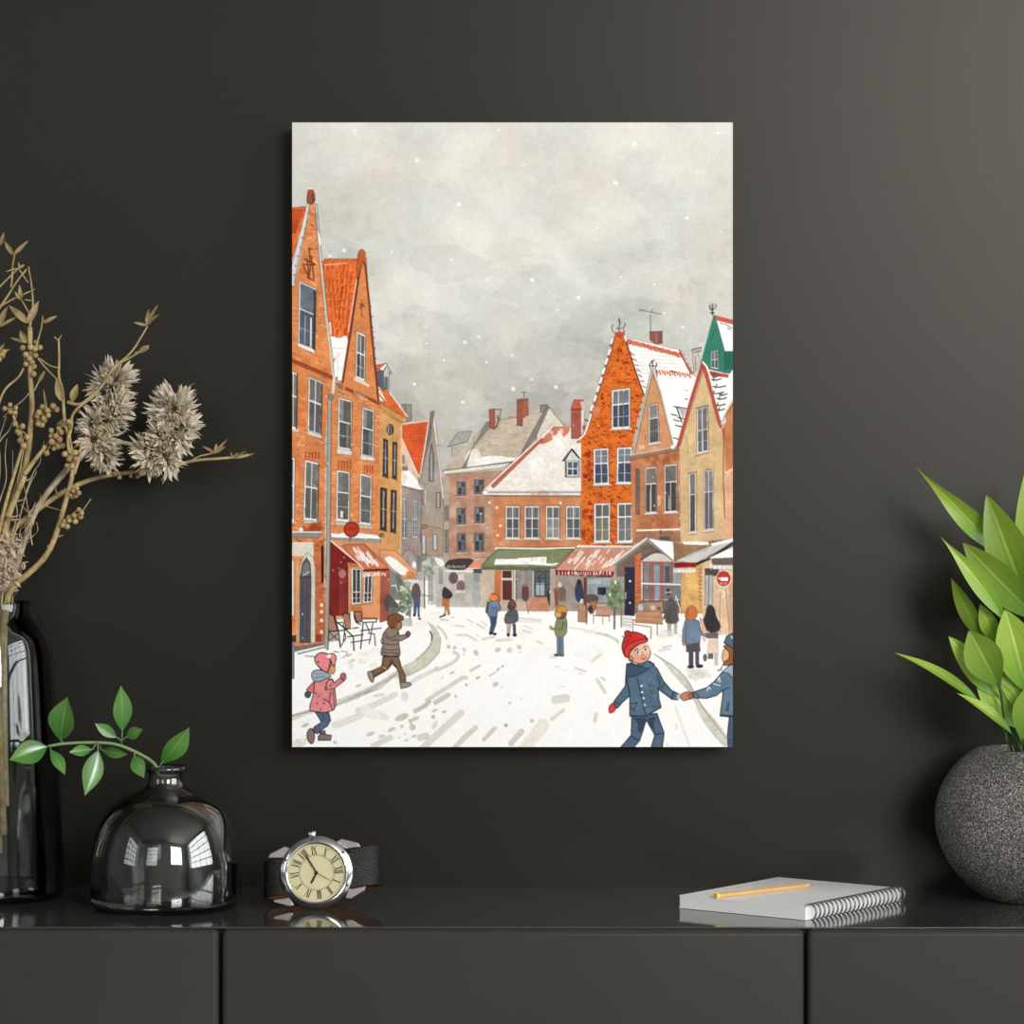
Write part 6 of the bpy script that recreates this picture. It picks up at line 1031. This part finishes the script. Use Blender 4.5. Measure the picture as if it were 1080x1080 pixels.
# 5/6 thistle sprays
def thistle(parent, c, r, n, seed, top=Vector((0, 0, 1))):
    """a shaggy seed head: lance-shaped bracts swept outward and along its axis"""
    g_ = random.Random(seed); mb = MB(); top = top.normalized(); n = int(n * 1.9)
    core = MB().tube([c + top * (r * k) for k in (-.5, -.35, -.15, .05, .2, .35)], [r * .1, r * .2, r * .3, r * .32, r * .26, r * .1], 8)
    for i in range(n):
        u = g_.random(); rad = Vector((g_.uniform(-1, 1), g_.uniform(-1, 1), g_.uniform(-1, 1))); rad = (rad - top * rad.dot(top)).normalized()
        v = (rad * g_.uniform(.35, 1.0) + top * (g_.uniform(-.15, .75) + .75 * (u - .35))).normalized()
        s = c + top * (r * (u - .62) * 1.05) + rad * (r * .16); ln = r * g_.uniform(.5, 1.0); t = s + v * ln
        side = v.cross(Vector((g_.uniform(-1, 1), g_.uniform(-1, 1), g_.uniform(-1, 1)))).normalized(); w_ = r * g_.uniform(.06, .115); up = v.cross(side); bnd = up * (r * g_.uniform(-.10, .10))
        m1 = s + (t - s) * .5 + bnd; m2 = s + (t - s) * .8 + bnd * .8
        mb.add([s - side * w_ * .35, s + side * w_ * .35, m1 + side * w_ + up * w_ * .35, m1 - up * w_ * .2, m1 - side * w_ + up * w_ * .35, m2 + side * w_ * .55, m2 - side * w_ * .55, t], [(0, 1, 2, 3), (0, 3, 4), (3, 2, 5), (3, 5, 6), (4, 3, 6), (6, 5, 7)])
    o = child(mb.build('flower_head', M['bract'], smooth=False, recalc=False), parent)
    core.build('seed_core', M['core'], o); return o
t1 = empty('dried_thistle', dp(2, 640, .01), 'dried pale thistle nearer the stems, with three spiky heads along one bleached stalk', 'thistle', 'dried thistles in the tall vase')
mb = MB(); twig(mb, [at(6, 850, 2.442), at(4, 740, 2.44), dp(4, 640, .012), dp(22, 582, .012), dp(33, 549, .012), dp(44, 526.7, .012), dp(71, 495.5, .010), dp(89, 480, .006), dp(104, 466, .004), dp(112, 440, .004), dp(117, 412, .004)], .0030, .0014, 8)
child(mb.build('stem', M['pale']), t1)
for i, (x, y, r, n, tp) in enumerate(((121, 404, 26, 110, (.35, -.5, .9)), (112, 410, 24, 80, (-.5, -.4, .8)), (121, 428, 22, 90, (.9, -.5, .2)), (114, 441, 24, 90, (.8, -.6, .35)), (100, 447, 22, 70, (-.3, -1, .2)), (102, 462, 24, 90, (-.3, -.8, -.2)), (108, 474, 22, 90, (.5, -.6, -.7)), (111, 486, 17, 50, (.7, -.4, -.7)))): thistle(t1, dp(x, y, .006 - .0012 * i), r * .00078, n, 50 + i, Vector(tp))
t2 = empty('dried_thistle', dp(0, 640, .012), 'dried pale thistle standing out to the right, the spiky heads curving upward', 'thistle', 'dried thistles in the tall vase')
mb = MB(); twig(mb, [at(-6, 840, 2.444), at(-4, 740, 2.442), dp(0, 640, .016), dp(20, 584, .018), dp(40, 530, .016), dp(70, 494, .014), dp(90, 477, .01), dp(113, 468.5, .004), dp(132, 466, .002), dp(146, 472, .002), dp(165, 468, .002), dp(182, 452, .002), dp(184, 432, .002)], .0024, .0013, 8)
twig(mb, [dp(120, 485, 0), dp(132, 484.5, 0)], .0012, .0004)
child(mb.build('stem', M['pale']), t2)
for i, (x, y, r, n, tp) in enumerate(((184, 431, 28, 130, (.05, -.45, 1)), (176, 436, 22, 60, (-.7, -.4, .6)), (191, 452, 22, 80, (.8, -.5, .5)), (186, 463, 22, 80, (.6, -.7, -.2)), (170, 461, 22, 70, (-.4, -.8, .5)), (158, 473, 22, 80, (-.7, -.6, .1)), (160, 484, 21, 80, (-.5, -.6, -.6)), (175, 484, 21, 80, (.4, -.6, -.9)))): thistle(t2, dp(x, y, .002 - .0008 * i), r * .00078, n, 70 + i, Vector(tp))
# 7 bleached curly twigs and the chaff tuft at the neck
b5 = empty('dried_twig', dp(-6, 640), 'bundle of thin bleached curly twigs behind the chaff at the vase mouth', 'twigs')
mb = MB(); g_ = random.Random(9)
for (x0, y0, x1, y1) in ((2, 600, 26, 478), (-4, 590, 8, 460), (6, 598, 34, 500), (10, 590, 38, 530), (0, 596, 14, 476), (-6, 600, 2, 440), (4, 592, 22, 510), (8, 600, 30, 548), (-8, 590, -2, 470), (14, 588, 40, 552)):
    pts = [at(-8 + g_.uniform(-6, 6), 720, 2.43), dp(x0 - 4, 640, .004)]
    for k in range(7): u = k / 6.; pts.append(dp(x0 + (x1 - x0) * u + g_.uniform(-5, 5), y0 + (y1 - y0) * u + g_.uniform(-3, 3), g_.uniform(-.012, .012)))
    twig(mb, pts, .0009, .0003, 5, 2)
for (x0, y0, x1, y1) in ((36, 575, 26, 512), (28, 560, 44, 520), (30, 545, 48, 520), (33, 552, 24, 575), (12, 640, 17, 625), (20, 500, 38, 405), (4, 440, 36, 410), (0, 470, 20, 430), (28, 520, 50, 465)):
    pts = [dp(x0 + (x1 - x0) * k / 5. + g_.uniform(-3, 3), y0 + (y1 - y0) * k / 5., g_.uniform(-.01, .006)) for k in range(6)]
    twig(mb, pts, .0007, .0002, 5, 2)
child(mb.build('stem', M['pale']), b5)
tf = empty('dried_grass_tuft', dp(4, 630), 'dense tan tuft of dried chaff sitting at the mouth of the tall vase', 'grass')
mb = MB()
for k in range(520):
    u = g_.random(); cx_ = 6 - 6 * u; y_ = 566 + 58 * u; wd = 20 - 7 * abs(u - .4)
    x = cx_ + g_.gauss(0, 1) * wd * .5; y = y_ + g_.uniform(-5, 5); c = dp(min(max(x, -30), 27), y, g_.gauss(0, .010)); v = Vector((g_.uniform(-1, 1), g_.uniform(-1, .4), g_.uniform(-.4, 1))).normalized(); ln = g_.uniform(.004, .010); sd = v.orthogonal().normalized() * g_.uniform(.0006, .0016)
    q = c + v * ln * .5 + Vector((g_.uniform(-1, 1), g_.uniform(-1, 1), g_.uniform(-1, 1))) * .0012
    mb.add([c - sd * .5, c + sd * .5, q + sd, q - sd, c + v * ln], [(0, 1, 2, 3), (3, 2, 4)])
twig(mb, [at(-6, 760, 2.432), dp(-3, 660), dp(1, 625), dp(4, 575)], .0016, .0008)
for k in range(10): x = g_.uniform(-4, 14); twig(mb, [dp(x * .5, 640, g_.uniform(-.01, .01)), dp(x, 622, g_.uniform(-.012, .01)), dp(x + g_.uniform(-2, 9), 610, g_.uniform(-.014, .01))], .0008, .0003, 5)
child(mb.build('chaff', M['chaff'], smooth=False, recalc=False), tf)

# ---------------------------------------------------------------- potted plant at the right
PD = 2.415
pp = empty('potted_plant', (at(1084, 949, PD).x, CAMY + PD, ZS + .0002), 'lime green broad-leaved plant in a round speckled grey stone pot', 'plant')
R_, H_ = .0752, .0672
prof = [(0, 0), (.032, 0)]
for k in range(1, 40):
    a = -math.pi / 2 + math.pi * k / 40.; r, z = R_ * math.cos(a), H_ + H_ * 1.01 * math.sin(a)
    z0 = H_ * (1 - math.sqrt(1 - (.033 / R_) ** 2))
    if z < H_: z -= z0 * (1 - z / H_) ** 2
    if (z < H_ and r > .0335) or (z >= H_ and r > .042): prof.append((r, max(z, .0004)))
ztop = prof[-1][1]
prof += [(.041, ztop + .0012), (.038, ztop + .0008), (.0365, ztop - .004), (.046, ztop - .02), (.046, ztop - .03), (0, ztop - .03)]
MB().lathe(prof, 96).build('pot', M['stone'], pp)
so = MB(); g_ = random.Random(2); rows = 7
vs = [(0, 0, ztop - .003)]; fs = []
for i in range(1, rows):
    for j in range(32): a = 2 * math.pi * j / 32; r = .0372 * i / (rows - 1); vs.append((r * math.cos(a), r * math.sin(a), ztop - .0045 + g_.uniform(-.001, .0018)))
for j in range(32): fs.append((0, 1 + j, 1 + (j + 1) % 32))
for i in range(rows - 2):
    for j in range(32): a = 1 + i * 32; fs.append((a + j, a + (j + 1) % 32, a + 32 + (j + 1) % 32, a + 32 + j))
so.add(vs, fs).build('soil', M['soil'], pp)
crown = Vector((pp.location.x, pp.location.y, ZS + ztop - .003))
# base(px,py,dd), tip, width, face normal, belly, bend, dark, stalk foot offset
PL = [((1054, 584, -.005), (963.5, 490.5, -.03), 24, (-.1, -.85, .5), .34, 0, 0, -.25, .35), ((1092, 655, -.03), (1040.5, 521.5, -.045), 47, (-.25, -1, -.12), .48, .0, 1, .06, .25), ((1098, 655, -.045), (1015.5, 572, -.06), 37, (-.35, -1, -.1), .5, 0, 1, .08, .25),
      ((1062, 658, -.05), (991.5, 565.5, -.065), 21, (-.1, -.9, .5), .42, 0, 0, .14, .3), ((1040, 680, -.02), (1003, 609.5, -.03), 19, (-.5, -1, 0), .5, 0, 1, .06, .2), ((1052, 680, -.03), (1033.5, 636.5, -.04), 19, (-.2, -1, .1), .5, 0, 0, .06, .2),
      ((1084, 732, -.06), (1060, 642.5, -.075), 44, (-.05, -1, .1), .52, 0, 0, .06, .25), ((1055, 726, -.075), (1022, 665, -.09), 39, (-.25, -1, .12), .56, 0, 1, .07, .3), ((1054, 736, -.05), (1000.5, 671, -.06), 26, (-.2, -.9, .3), .48, 0, 0, .06, .25),
      ((1036, 745, -.05), (943.5, 688.5, -.06), 14, (-.1, -.75, .8), .42, 0, 0, .16, .3), ((1068, 775, -.06), (1009, 731, -.08), 13, (0, -.8, .7), .45, 0, 0, .16, .3), ((1077, 768, -.04), (1028.5, 711, -.055), 33, (-.2, -.9, .25), .5, 0, 0, .05, .25),
      ((1084, 756, -.05), (1054, 700, -.055), 20, (-.2, -1, .1), .5, 0, 0, .05, .2), ((1079, 785, -.075), (1086, 722, -.085), 30, (-.1, -1, .15), .55, 0, 1, .05, .25), ((1090, 640, .01), (1081.5, 497, 0), 30, (-.3, -1, 0), .45, 0, 0, .05, .2),
      ((1100, 690, -.04), (1130, 560, -.05), 44, (.2, -1, 0), .5, 0, 0, .06, .25), ((1110, 700, -.03), (1178, 600, -.03), 40, (.4, -1, .1), .5, 0, 0, .08, .25), ((1110, 730, -.05), (1190, 665, -.06), 36, (.3, -1, .4), .5, 0, 1, .1, .25), ((1105, 745, -.07), (1140, 670, -.085), 40, (.1, -1, .15), .52, 0, 0, .06, .25), ((1100, 770, -.04), (1200, 720, -.04), 22, (.1, -.8, .7), .45, 0, 0, .16, .3),
      ((1100, 660, .02), (1110, 520, .03), 40, (.1, 1, .1), .5, 0, 0, .05, .2), ((1120, 690, .02), (1165, 545, .03), 40, (.5, -.6, .1), .5, 0, 0, .05, .2)]
for i, (b_, t_, wd, nr, bel, _, dk, cl, fo) in enumerate(PL):
    pb, pt = at(b_[0], b_[1], PD + b_[2] * .55), at(t_[0], t_[1], PD + t_[2] * .55)
    pt.y = min(pt.y, -.006)
    lf = leafmesh(pb, pt, wd * PD / FPX, nr, .06 if i == 0 else cl, fo, bel, 1.5 if i in (0, 3) else 1. if wd < 25 else .88, 20, 5, twist=1.2 if i == 0 else .5 if i == 3 else 0.)
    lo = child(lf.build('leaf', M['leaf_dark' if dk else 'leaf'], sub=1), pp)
    rt = crown + Vector(((pb.x - crown.x) * .35, (pb.y - crown.y) * .35, -.002)); rt.x = max(crown.x - .03, min(crown.x + .03, rt.x)); rt.y = max(crown.y - .03, min(crown.y + .03, rt.y))
    if i == 7: rt = at(1062, 783, PD - .032)
    if i == 9: rt = at(1057, 777, PD - .012)
    md = (pb * .55 + rt * .45) + Vector(((pb.x - rt.x) * .06, 0, .002))
    child(MB().tube(smoothpath([rt, md, pb, pb + (pt - pb) * .10], 2), [.0012] * 14 if False else .0011, 7).build('leaf_stalk', M['stalk']), pp)

# ---------------------------------------------------------------- notebook and pencil
nA, nB, nC = Vector((.1338, CAMY + 2.3625, 0)), Vector((.2273, CAMY + 2.291, 0)), Vector((.3190, CAMY + 2.4055, 0))
u_ = (nA - nB); lu = u_.length; u_.normalize(); v_ = (nC - nB); v_ = (v_ - u_ * v_.dot(u_)); lv = v_.length; v_.normalize()
nb = empty('notebook', (nB.x, nB.y, ZS + .0002), 'thick white blank notebook with a black wire spine, lying open-side left on the sideboard', 'notebook')
NT = .0103
def nbp(a, b, z): return Vector((u_.x * a + v_.x * b, u_.y * a + v_.y * b, z))
def slab(a0, a1, b0, b1, z0, z1): return MB().add([nbp(a0, b0, z0), nbp(a1, b0, z0), nbp(a1, b1, z0), nbp(a0, b1, z0), nbp(a0, b0, z1), nbp(a1, b0, z1), nbp(a1, b1, z1), nbp(a0, b1, z1)], [(0, 3, 2, 1), (4, 5, 6, 7), (0, 1, 5, 4), (1, 2, 6, 5), (2, 3, 7, 6), (3, 0, 4, 7)])
slab(.0005, lu, .0, lv, .0006, NT - .0007).build('page_block', M['paper'], nb, smooth=False)
slab(-.0003, lu + .0006, -.0004, lv + .0004, NT - .00065, NT).build('cover', M['cover'], nb, smooth=False, bevel=.0002)
slab(-.0003, lu + .0006, -.0004, lv + .0004, 0, .0005).build('back_cover', M['paper'], nb, smooth=False, bevel=.0002)
wr = MB(); nr_ = 22
for k in range(nr_):
    b_ = .006 + (lv - .010) * k / (nr_ - 1)
    for q in (-.0007, .0007):
        pts = []
        for j in range(15):
            a = math.radians(-100 + 290 * j / 14.) if False else math.radians(115 - 245 * j / 14.)
            pts.append(nbp(.0012 - .0062 * math.cos(a) * .9 - .001, b_ + q, NT * .5 + .0064 * math.sin(a) + .0006))
        wr.tube([p for p in pts], .00042, 5)
    wr.tube([nbp(.0042, b_ - .0007, NT + .0003), nbp(.0042, b_ + .0007, NT + .0003)], .0004, 5)
wr.build('wire_binding', M['wire'], nb)
# pencil
p0, p1 = Vector((.1606, CAMY + 2.341, ZS + .0002 + NT)), Vector((.2446, CAMY + 2.411, ZS + .0002 + NT))
pr = .0021; ax = (p1 - p0).normalized(); pl = (p1 - p0).length
pe = empty('pencil', p0 + Vector((0, 0, pr)), 'natural wood pencil with a yellow end, lying across the white notebook', 'pencil')
pe.rotation_euler = ax.to_track_quat('X', 'Z').to_euler()
def hexa(mb, x0, x1, r0, r1, n=6):
    vs = [(x, r * math.cos(math.radians(30 + 360 / n * j)), r * math.sin(math.radians(30 + 360 / n * j))) for x, r in ((x0, r0), (x1, r1)) for j in range(n)]
    return mb.add(vs, [tuple(range(n - 1, -1, -1)), tuple(range(n, 2 * n))] + [(j, (j + 1) % n, n + (j + 1) % n, n + j) for j in range(n)])
hexa(MB(), .0035, pl - .0095, pr * 1.14, pr * 1.14).build('barrel', M['pencil'], pe, smooth=False, bevel=.0002)
hexa(MB(), 0, .0036, pr * 1.15, pr * 1.15).build('dipped_end', M['yellow'], pe, smooth=False, bevel=.0003)
hexa(MB(), pl - .0096, pl - .0018, pr * 1.1, pr * .33, 16).build('sharpened_tip', M['wood'], pe)
hexa(MB(), pl - .0019, pl, pr * .34, pr * .05, 12).build('lead', M['ink'], pe)

# ---------------------------------------------------------------- wristwatch standing on its edge
WD = 2.357
S_ = WD / FPX
wz = at(334, 919.5, WD)
wa = empty('wristwatch', (wz.x, wz.y, ZS), 'steel wristwatch with a cream Roman dial and black leather strap, standing on its side', 'watch')
FR = Matrix.Translation((0, 0, .0292)) @ Matrix.Rotation(math.radians(-5), 4, 'X') @ Matrix.Rotation(math.radians(90), 4, 'X')
# face frame: x right, y up, z towards the viewer; tilt turns the dial so that XII points right
def face(o, sub=False):
    o.parent = wa; o.matrix_parent_inverse = Matrix(); o.matrix_basis = FR.copy(); return o
rF, rO = 31.2 * S_, 38.2 * S_
face(MB().lathe([(0, -.009), (rO * .86, -.009), (rO * .93, -.0075), (rO * .93, -.002), (rO * .9, 0), (0, 0)], 72).build('case', M['brush'], auto=40))
face(MB().lathe([(rO * .9, -.003), (rO * .99, -.0030), (rO, -.0022), (rO, .0010), (rO * .985, .0016), (rF * 1.05, .0034), (rF * 1.02, .0035), (rF * .985, .0030), (rF * .985, -.0005)], 96).build('bezel', M['steel'], auto=35))
for k in range(6):
    a = math.radians(38 + 60 * k); cx_, cy_ = rO * .915 * math.cos(a), rO * .915 * math.sin(a)
    face(MB().prism([(cx_ + .0010 * math.cos(j * 1.0472), cy_ + .0010 * math.sin(j * 1.0472)) for j in range(6)], .0018, .0030).build('bezel_screw', M['ink'], smooth=False))
dl = face(MB().lathe([(0, .0008), (rF * .99, .0008), (rF * .99, 0), (0, 0)], 72).build('dial', M['dial'], auto=30))
# printed rings, minute ticks and Roman numerals
pr_ = MB()
def bar(mb, x0, y0, x1, y1, w0, w1=None, z=.00095):
    d = Vector((x1 - x0, y1 - y0)); n_ = Vector((-d.y, d.x)).normalized(); w1 = w0 if w1 is None else w1
    mb.add([(x0 + n_.x * w0 / 2, y0 + n_.y * w0 / 2, z), (x0 - n_.x * w0 / 2, y0 - n_.y * w0 / 2, z), (x1 - n_.x * w1 / 2, y1 - n_.y * w1 / 2, z), (x1 + n_.x * w1 / 2, y1 + n_.y * w1 / 2, z)], [(0, 1, 2, 3)])
def ring(mb, r, w_, z=.0009, n=96):
    for j in range(n): a, b = 2 * math.pi * j / n, 2 * math.pi * (j + 1) / n; mb.add([((r + q) * math.cos(t), (r + q) * math.sin(t), z) for t, q in ((a, -w_ / 2), (b, -w_ / 2), (b, w_ / 2), (a, w_ / 2))], [(0, 1, 2, 3)])
ring(pr_, rF * .60, .00035); ring(pr_, rF * .56, .0002)
for j in range(60):
    a = 2 * math.pi * j / 60; r0 = rF * (.90 if j % 5 else .885); bar(pr_, r0 * math.cos(a), r0 * math.sin(a), rF * .935 * math.cos(a), rF * .935 * math.sin(a), .00022 if j % 5 else .00055)
for j in range(60):
    a = 2 * math.pi * j / 60; bar(pr_, rF * .565 * math.cos(a), rF * .565 * math.sin(a), rF * .595 * math.cos(a), rF * .595 * math.sin(a), .00018)
k_ = pr_.build('dial_rings', M['olive'], dl, smooth=False, recalc=False)
XII = math.radians(7)                                   # XII points right and a little up
nm = MB(); hN = rF * .265
GL = {'I': .30, 'V': .72, 'X': .72}
for h in range(1, 13):
    txt = ['I', 'II', 'III', 'IV', 'V', 'VI', 'VII', 'VIII', 'IX', 'X', 'XI', 'XII'][h - 1]
    th = XII - 2 * math.pi * h / 12.; rr = rF * .745
    flip = math.sin(th) < -.35 and False
    ex, ey = Vector((math.sin(th), -math.cos(th))), Vector((math.cos(th), math.sin(th)))      # across, outward
    W_ = sum(GL[c] for c in txt) * hN * .68; x = -W_ / 2
    def pt(a, b): return (ex * a + ey * (rr + b))
    def stroke(a0, b0, a1, b1, w_):
        p, q = pt(a0, b0), pt(a1, b1); bar(nm, p.x, p.y, q.x, q.y, w_)
    for c in txt:
        g_w = GL[c] * hN * .68; t_, n_ = hN * .13, hN * .05; h2 = hN / 2
        if c == 'I': stroke(x + g_w / 2, -h2, x + g_w / 2, h2, t_); stroke(x + g_w * .1, h2, x + g_w * .9, h2, n_); stroke(x + g_w * .1, -h2, x + g_w * .9, -h2, n_)
        elif c == 'V': stroke(x + g_w * .18, h2, x + g_w * .5, -h2, t_); stroke(x + g_w * .84, h2, x + g_w * .5, -h2, n_); stroke(x, h2, x + g_w * .36, h2, n_); stroke(x + g_w * .68, h2, x + g_w, h2, n_)
        else: stroke(x + g_w * .16, h2, x + g_w * .84, -h2, t_); stroke(x + g_w * .84, h2, x + g_w * .16, -h2, n_); stroke(x, h2, x + g_w * .34, h2, n_); stroke(x + g_w * .66, h2, x + g_w, h2, n_); stroke(x, -h2, x + g_w * .34, -h2, n_); stroke(x + g_w * .66, -h2, x + g_w, -h2, n_)
        x += g_w
nm.build('numerals', M['ink'], dl, smooth=False, recalc=False)
def hand(name, ang, ln, w_, z, tail, shape):
    mb = MB(); c, s = math.cos(ang), math.sin(ang)
    poly = [(-tail, -w_ * .35), (ln * .55, -w_ * .5), (ln * .8, -w_ * .5 if shape else -w_ * .3), (ln, 0), (ln * .8, w_ * .5 if shape else w_ * .3), (ln * .55, w_ * .5), (-tail, w_ * .35)]
    mb.prism([(x * c - y * s, x * s + y * c) for x, y in poly], z, z + .0002); face(mb.build(name, M['ink'], smooth=False))
hand('hour_hand', math.atan2(-75, -38), rF * .44, .0018, .0014, rF * .05, 1); hand('minute_hand', math.atan2(110, -70), rF * .69, .0014, .0018, rF * .06, 1); hand('second_hand', math.atan2(-55, 100), rF * .62, .0004, .0022, rF * .06, 0)
face(MB().lathe([(0, .001), (.0013, .001), (.0013, .0026), (0, .0028)], 20).build('hand_pin', M['ink']))
# crown at the top edge
ca_ = math.radians(98); cr = MB()
cr.lathe([(0, 0), (.0036, 0), (.0040, .0008), (.0040, .0034), (.0034, .0042), (0, .0042)], 20)
cr.lathe([(0, -.004), (.0018, -.004), (.0018, .0002), (0, .0002)], 12)
cm = Matrix.Translation((rO * .99 * math.cos(ca_), rO * .99 * math.sin(ca_), -.0035)) @ Matrix.Rotation(ca_ - math.pi / 2, 4, 'Z') @ Matrix.Rotation(math.radians(-90), 4, 'X')
cr.v = [tuple(cm @ Vector(p)) for p in cr.v]; face(cr.build('crown', M['steel'], auto=40))
# four lugs (zoomed outline units -> metres)
def zz(x, y): return ((x - 500) / 6. * S_, (420 - y) / 6. * S_)
for poly, z0, z1 in (([(190, 332), (205, 300), (292, 256), (330, 268), (300, 330)], -.0075, -.0015), ([(612, 232), (650, 208), (762, 234), (778, 262), (690, 272)], -.0075, -.0015), ([(218, 592), (236, 612), (332, 636), (358, 628), (330, 575)], -.0075, -.0015), ([(676, 584), (700, 526), (808, 504), (806, 534), (718, 588)], -.0075, -.0012)):
    face(MB().prism([zz(*p) for p in poly], z0, z1).build('lug', M['brush'], smooth=False, bevel=.0007))
# leather strap: two bands that bend round behind the case
def band(name, path, w_, tilt):
    """path: (u, depth) ; the band's width stands upright"""
    p = smoothpath([Vector((a, 0, -b)) for a, b in path], 2); out, lin_ = MB(), MB(); n_ = len(p)
    def strip(mb, off0, off1):
        vs, fs = [], []
        for i, q in enumerate(p):
            t = (p[min(i + 1, n_ - 1)] - p[max(i - 1, 0)]).normalized(); nn = Vector((t.z, 0, -t.x))
            if nn.dot(Vector((q.x, 0, q.z + .032))) < 0: nn = -nn
            yo = math.tan(tilt) * q.x + .10 * min(0, q.z + .006)
            for off in (off0, off1):
                for sgn in (-1, 1): v = q + nn * off; vs.append((v.x, yo + sgn * w_ / 2, v.z))
        for i in range(n_ - 1):
            a, b = i * 4, i * 4 + 4
            fs += [(a, a + 1, b + 1, b), (a + 2, b + 2, b + 3, a + 3), (a, b, b + 2, a + 2), (a + 1, a + 3, b + 3, b + 1)]
        fs += [(0, 2, 3, 1), ((n_ - 1) * 4, (n_ - 1) * 4 + 1, (n_ - 1) * 4 + 3, (n_ - 1) * 4 + 2)]
        mb.add(vs, fs)
    strip(out, 0, .0019); strip(lin_, -.0012, -.0001)
    o = face(out.build(name, M['leather'], auto=40, bevel=.0004)); face_l = lin_.build('lining', M['tan'], o, smooth=True, auto=40)
    face_l['label'] = 'tan leather lining'; return o
TL = math.radians(7)
band('strap', [(-.0265, .004), (-.034, .0045), (-.0400, .009), (-.0425, .020), (-.037, .040), (-.018, .052), (.002, .055)], .0292, TL)
band('strap', [(.0265, .004), (.036, .0042), (.0455, .0068), (.0505, .016), (.047, .036), (.026, .052), (-.001, .0585)], .0305, TL)

# ---------------------------------------------------------------- light and camera
def area(name, loc, target, sx, sy, power, col):
    l = bpy.data.lights.new(name, 'AREA'); l.shape = 'RECTANGLE'; l.size = sx; l.size_y = sy; l.energy = power; l.color = col
    o = bpy.data.objects.new(name, l); COL.objects.link(o); o.location = loc; o.rotation_euler = (Vector(target) - Vector(loc)).to_track_quat('-Z', 'Y').to_euler(); return o
a = WIN[0]; area('daylight_window_right', ((a[0] + a[1]) / 2, RY - .16, (a[2] + a[3]) / 2), ((a[0] + a[1]) / 2, 0, (a[2] + a[3]) / 2), 1.5, 1.65, KEY, (1., .99, .97))
a = WIN[1]; area('daylight_window_left', ((a[0] + a[1]) / 2, RY - .16, (a[2] + a[3]) / 2), ((a[0] + a[1]) / 2, 0, (a[2] + a[3]) / 2), 1.4, 1.65, FILL, (.95, .99, 1.))
for (x0, x1, y0, y1, z0, z1, nm_, wn_), pw in zip(SIDE, (RIGHT, LEFT)):
    xo = x1 + .06 if x0 > 0 else x0 - .06; area('daylight_' + wn_, (xo, (y0 + y1) / 2, (z0 + z1) / 2), (0, (y0 + y1) / 2, (z0 + z1) / 2), y1 - y0 + .1, z1 - z0 + .1, pw, (.97, .99, 1.))
wd = bpy.data.worlds.new('overcast'); scene.world = wd; wd.use_nodes = True
wd.node_tree.nodes['Background'].inputs['Color'].default_value = (.8, .86, .95, 1); wd.node_tree.nodes['Background'].inputs['Strength'].default_value = .4
cam = bpy.data.cameras.new('camera'); co_ = bpy.data.objects.new('camera', cam); COL.objects.link(co_)
co_.location = (0, CAMY, CAMZ); co_.rotation_euler = (math.radians(90), 0, 0); cam.sensor_width = 36; cam.lens = FPX / 1080 * 36; cam.clip_start = .01
scene.camera = co_
scene.view_settings.view_transform = 'Standard'; scene.view_settings.look = 'None'; scene.view_settings.exposure = 0; scene.view_settings.gamma = 1
try:
    scene.cycles.use_denoising = True; scene.cycles.caustics_reflective = False; scene.cycles.caustics_refractive = False
    scene.cycles.max_bounces = 14; scene.cycles.transmission_bounces = 14; scene.cycles.glossy_bounces = 6; scene.cycles.transparent_max_bounces = 8
except Exception: pass
